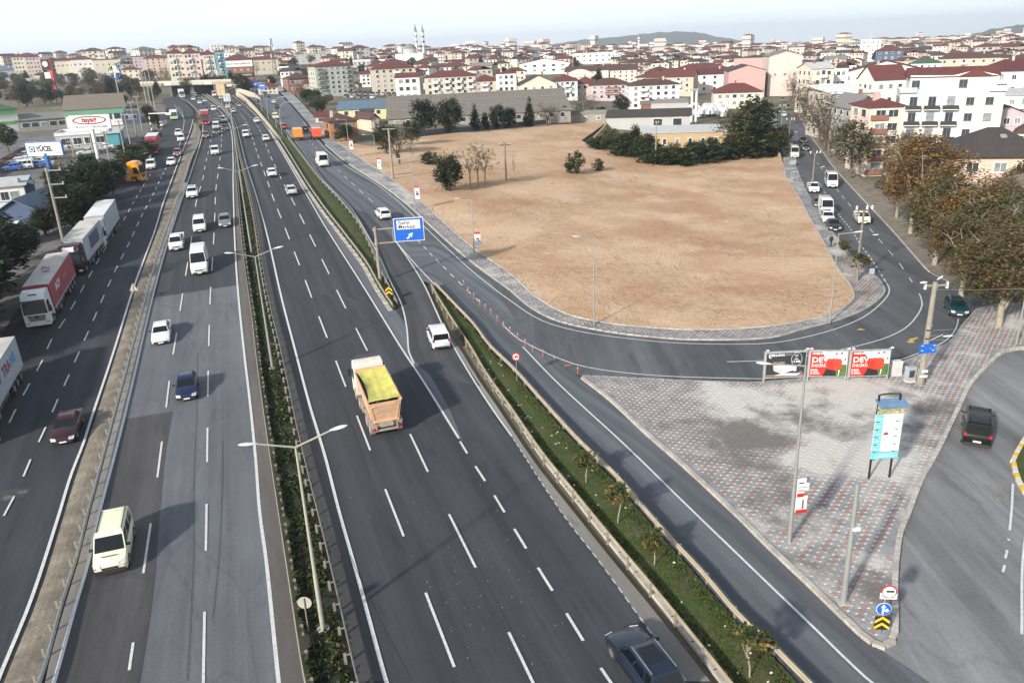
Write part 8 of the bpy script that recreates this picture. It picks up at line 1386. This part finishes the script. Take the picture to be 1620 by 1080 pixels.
# --- the town behind: a few dozen built houses, set out in rows
FILL = {}
def fill_proto(w, r, n, kind):
    k = (w, r, n, kind)
    if k not in FILL:
        W, D, H = 13.0, 11.0, 3.0 * n; mb = MB().box((0, 0, H / 2 - 1), (W, D, H + 2)); wd = MB()
        for f in range(n):
            for c in range(4):
                x = -W / 2 + W * (c + .5) / 4
                for y, rz in ((-D / 2, 0),): wd.box((x, y - .02, 3 * f + 1.6), (1.9 if (c + n) % 3 == 0 else 1.3, .12, 1.5), (c * 7 + f * 3) % 3 and 1 or 0)
            for s in (-1, 1):
                for c in range(3): wd.box((s * W / 2, -D / 2 + D * (c + .5) / 3, 3 * f + 1.6), (.12, 1.3, 1.4), 1)
            if n > 2 and f: wd.box((-W / 8, -D / 2 - .5, 3 * f + .5), (W / 4, 1.0, 1.0), 2)
        rm = roof_mb(kind, W, D, H, 2.4 if kind != 'flat' else 0); rm.v = [(x, y - D / 2, z) for x, y, z in rm.v]; FILL[k] = (mb.mesh('wall', MATS['wall_' + w]), rm.mesh('roof', MATS['roof_' + r]), wd.mesh('window_row', [MATS['curtain_glass'], MATS['window_glass'], MATS['wall_' + w]]))
    return FILL[k]
taken = [(o.location.x, o.location.y) for o in COL.objects if o.name.startswith(('house', 'apartment'))]
HAND = []
for o in COL.objects:
    if o.name.startswith(('house', 'apartment')) and not o.parent:
        hp = o.matrix_basis.translation; q = pix((hp.x, hp.y, hp.z + 8)); xs = [v.co.x for c in o.children if c.name.startswith('wall') for v in c.data.vertices]; HAND.append((q[0], (max(xs) - min(xs)) / 2 * ppm(hp), hp.y))
r_ = random.Random(11); NUM = {2: 'two', 3: 'three', 4: 'four', 5: 'five', 6: 'six'}
for row, (d, n_, x0, x1, fl) in enumerate([(400, 12, 600, 1210, (2, 2)), (455, 20, 440, 1640, (2, 3)), (520, 26, 420, 1640, (2, 3)), (600, 32, 400, 1640, (2, 4)), (710, 42, -10, 1640, (2, 4)), (860, 46, -10, 1640, (3, 5)), (1040, 44, -10, 1640, (4, 5)), (1280, 38, -10, 1200, (4, 6))]):
    cnt = 0
    for i in range(n_):
        px = x0 + (x1 - x0) * (i + .5 + r_.uniform(-.3, .3)) / n_; rx, ry, _ = ray(px, 110); dd = d * r_.uniform(.95, 1.05); x, y = rx / ry * dd, dd
        if any(hypot(x - a, y - b) < 15 for a, b in taken) or (px < 430 and d < 650) or 226 < px < 425 and d < 640: continue
        if any(abs(px - hx) < hw + 9 and dd < hd + 14 for hx, hw, hd in HAND): continue
        taken.append((x, y)); cnt += 1; w_ = r_.choices(['white', 'cream', 'beige', 'rose', 'grey', 'peach', 'pink', 'yellow'], [6, 5, 3, 2, 1.5, 2, .6, .8])[0]; k_ = r_.choices(['hip', 'gx', 'flat'], [6, 2, 1.2])[0]; rc = 'white' if k_ == 'flat' else r_.choices(['red', 'brown', 'maroon', 'dark', 'grey', 'rust'], [4, 4, 2, 1.5, .7, .8])[0]; n2 = min(6, max(2, r_.randint(*fl) - (px > 600 and d > 650) + 2 * (px < 430)))
        a, b, c = fill_proto(w_, rc, n2, k_); o = thing('town_house', '%s %s storey house with %s roof, number %d in the %s town row' % (w_, NUM[n2], {'white': 'flat white', 'rust': 'faded brown'}.get(rc, rc), cnt, NTH[row]), 'house', on(x, y), -atan2(x, y) + r_.uniform(-.6, .6), 'houses of the town'); s = r_.uniform(.8, 1.12) * (1 if d < 800 else 1.1); o.scale = (s * r_.uniform(.85, 1.35), s, s if px < 600 else s * .9)
        obj('wall', a, o); obj('roof', b, o); obj('window_row', c, o, kind='stuff')
for i in range(190):
    d = r_.uniform(400, 900); px = r_.uniform(430, 1640) if i % 3 else r_.uniform(-10, 430); rx, ry, _ = ray(px, 110); x, y = rx / ry * d, d
    if any(hypot(x - a, y - b) < 9 for a, b in taken): continue
    k_ = ['broadleaf', 'bare', 'olive', 'conifer'][i % 4]; cm, tm, H0 = TREES[k_][i % 2]; o = thing('town_tree', '%s among the town roofs %s' % ({'broadleaf': 'dark leafy tree', 'bare': 'leafless tree', 'olive': 'olive brown tree', 'conifer': 'conifer'}[k_], 'on the left hill' if px < 430 else 'beyond the long shed' if px < 900 else 'beyond the workshops' if px < 1250 else 'right of the side street'), 'tree', on(x, y), r_.random() * 6, 'trees between the town houses'); s = r_.uniform(.8, 1.4); o.scale = (s * 1.2, s * 1.2, s); obj('crown', cm, o); obj('trunk', tm, o)
tr = MB(); r_ = random.Random(31); nt_ = 0
for i in range(2600):
    d = r_.uniform(430, 1350); px = r_.uniform(-20, 1650) if d > 640 else r_.uniform(430, 1650); rx, ry, _ = ray(px, 110); x, y = rx / ry * d, d
    if any(hypot(x - a, y - b) < 12 for a, b in taken) or any(abs(px - hx) < hw + 5 and d < hd + 12 for hx, hw, hd in HAND) or nt_ > 700: continue
    taken.append((x, y)); nt_ += 1; w, dp, h = r_.uniform(8, 13), r_.uniform(7, 11), r_.choice([3, 6, 6, 9, 9]) + (3 if px < 430 else 0); a = -atan2(x, y) + r_.uniform(-.7, .7); z = T(x, y); c = r_.choice([0, 0, 1, 1, 2, 3]); cs, sn = cos(a), sin(a); hm = MB(); hm.box((0, dp / 2, h / 2 - 1), (w, dp, h + 2), c)
    rm = roof_mb(r_.choice(['hip', 'hip', 'gx', 'gf']), w, dp, h, 2.0); hm.merge(rm, r_.choice([4, 4, 5, 6]))
    for f in range(h // 3):
        for k in range(3): hm.box((-w / 3 + w / 3 * k, -.03, 3 * f + 1.6), (1.2, .1, 1.3), 7)
    hm.v = [(x + u * cs - v * sn, y + u * sn + v * cs, z + q) for u, v, q in hm.v]; tr.merge(hm)
obj('town_roofs', tr.mesh('town_roofs', [MATS[k] for k in ('wall_white', 'wall_cream', 'wall_rose', 'wall_beige', 'roof_red', 'roof_brown', 'roof_dark', 'window_glass')], fix=False), kind='stuff')
dt = MB(); r_ = random.Random(12)
for i in range(1500):
    d = r_.uniform(1350, 3300); px = r_.uniform(700, 1700) if i % 4 else r_.uniform(-40, 700); rx, ry, _ = ray(px, 90); x, y = rx / ry * d, d; z = T(x, y); h = r_.uniform(8, 16) if r_.random() < .96 else r_.uniform(20, 32); w = r_.uniform(12, 24); a = r_.uniform(0, 3); c = r_.randrange(4)
    if px < 700: h = min(h, 16)
    dt.box((x, y, z + h / 2), (w, w * .8, h), c, a)
    if r_.random() < .6: dt.box((x, y, z + h + 1), (w + 1, w * .8 + 1, 2), 4, a, .3)
    for f in range(3): dt.box((x, y, z + h * (f + .6) / 3.4), (w + .3, w * .8 + .3, h * .10), 5, a)
obj('distant_town', dt.mesh('distant_town', [MATS['wall_white'], MATS['wall_cream'], MATS['wall_rose'], MATS['wall_peach'], MATS['roof_red'], MATS['curtain_glass']], fix=False), kind='stuff')
# air
def haze():
    m = bpy.data.materials.new('haze_air'); m.use_nodes = True; nt = m.node_tree; nt.nodes.clear(); out = nt.nodes.new('ShaderNodeOutputMaterial'); v = nt.nodes.new('ShaderNodeVolumePrincipled'); v.inputs['Color'].default_value = (.86, .92, 1, 1); v.inputs['Density'].default_value = HAZE; v.inputs['Anisotropy'].default_value = .3; nt.links.new(v.outputs[0], out.inputs['Volume'])
    zt = 104.0; obj('haze', MB().box((0, 2950, (zt - 125) / 2), (9600, 6300, zt + 125)).mesh('haze', m), kind='stuff')
HAZE = .00016
haze()
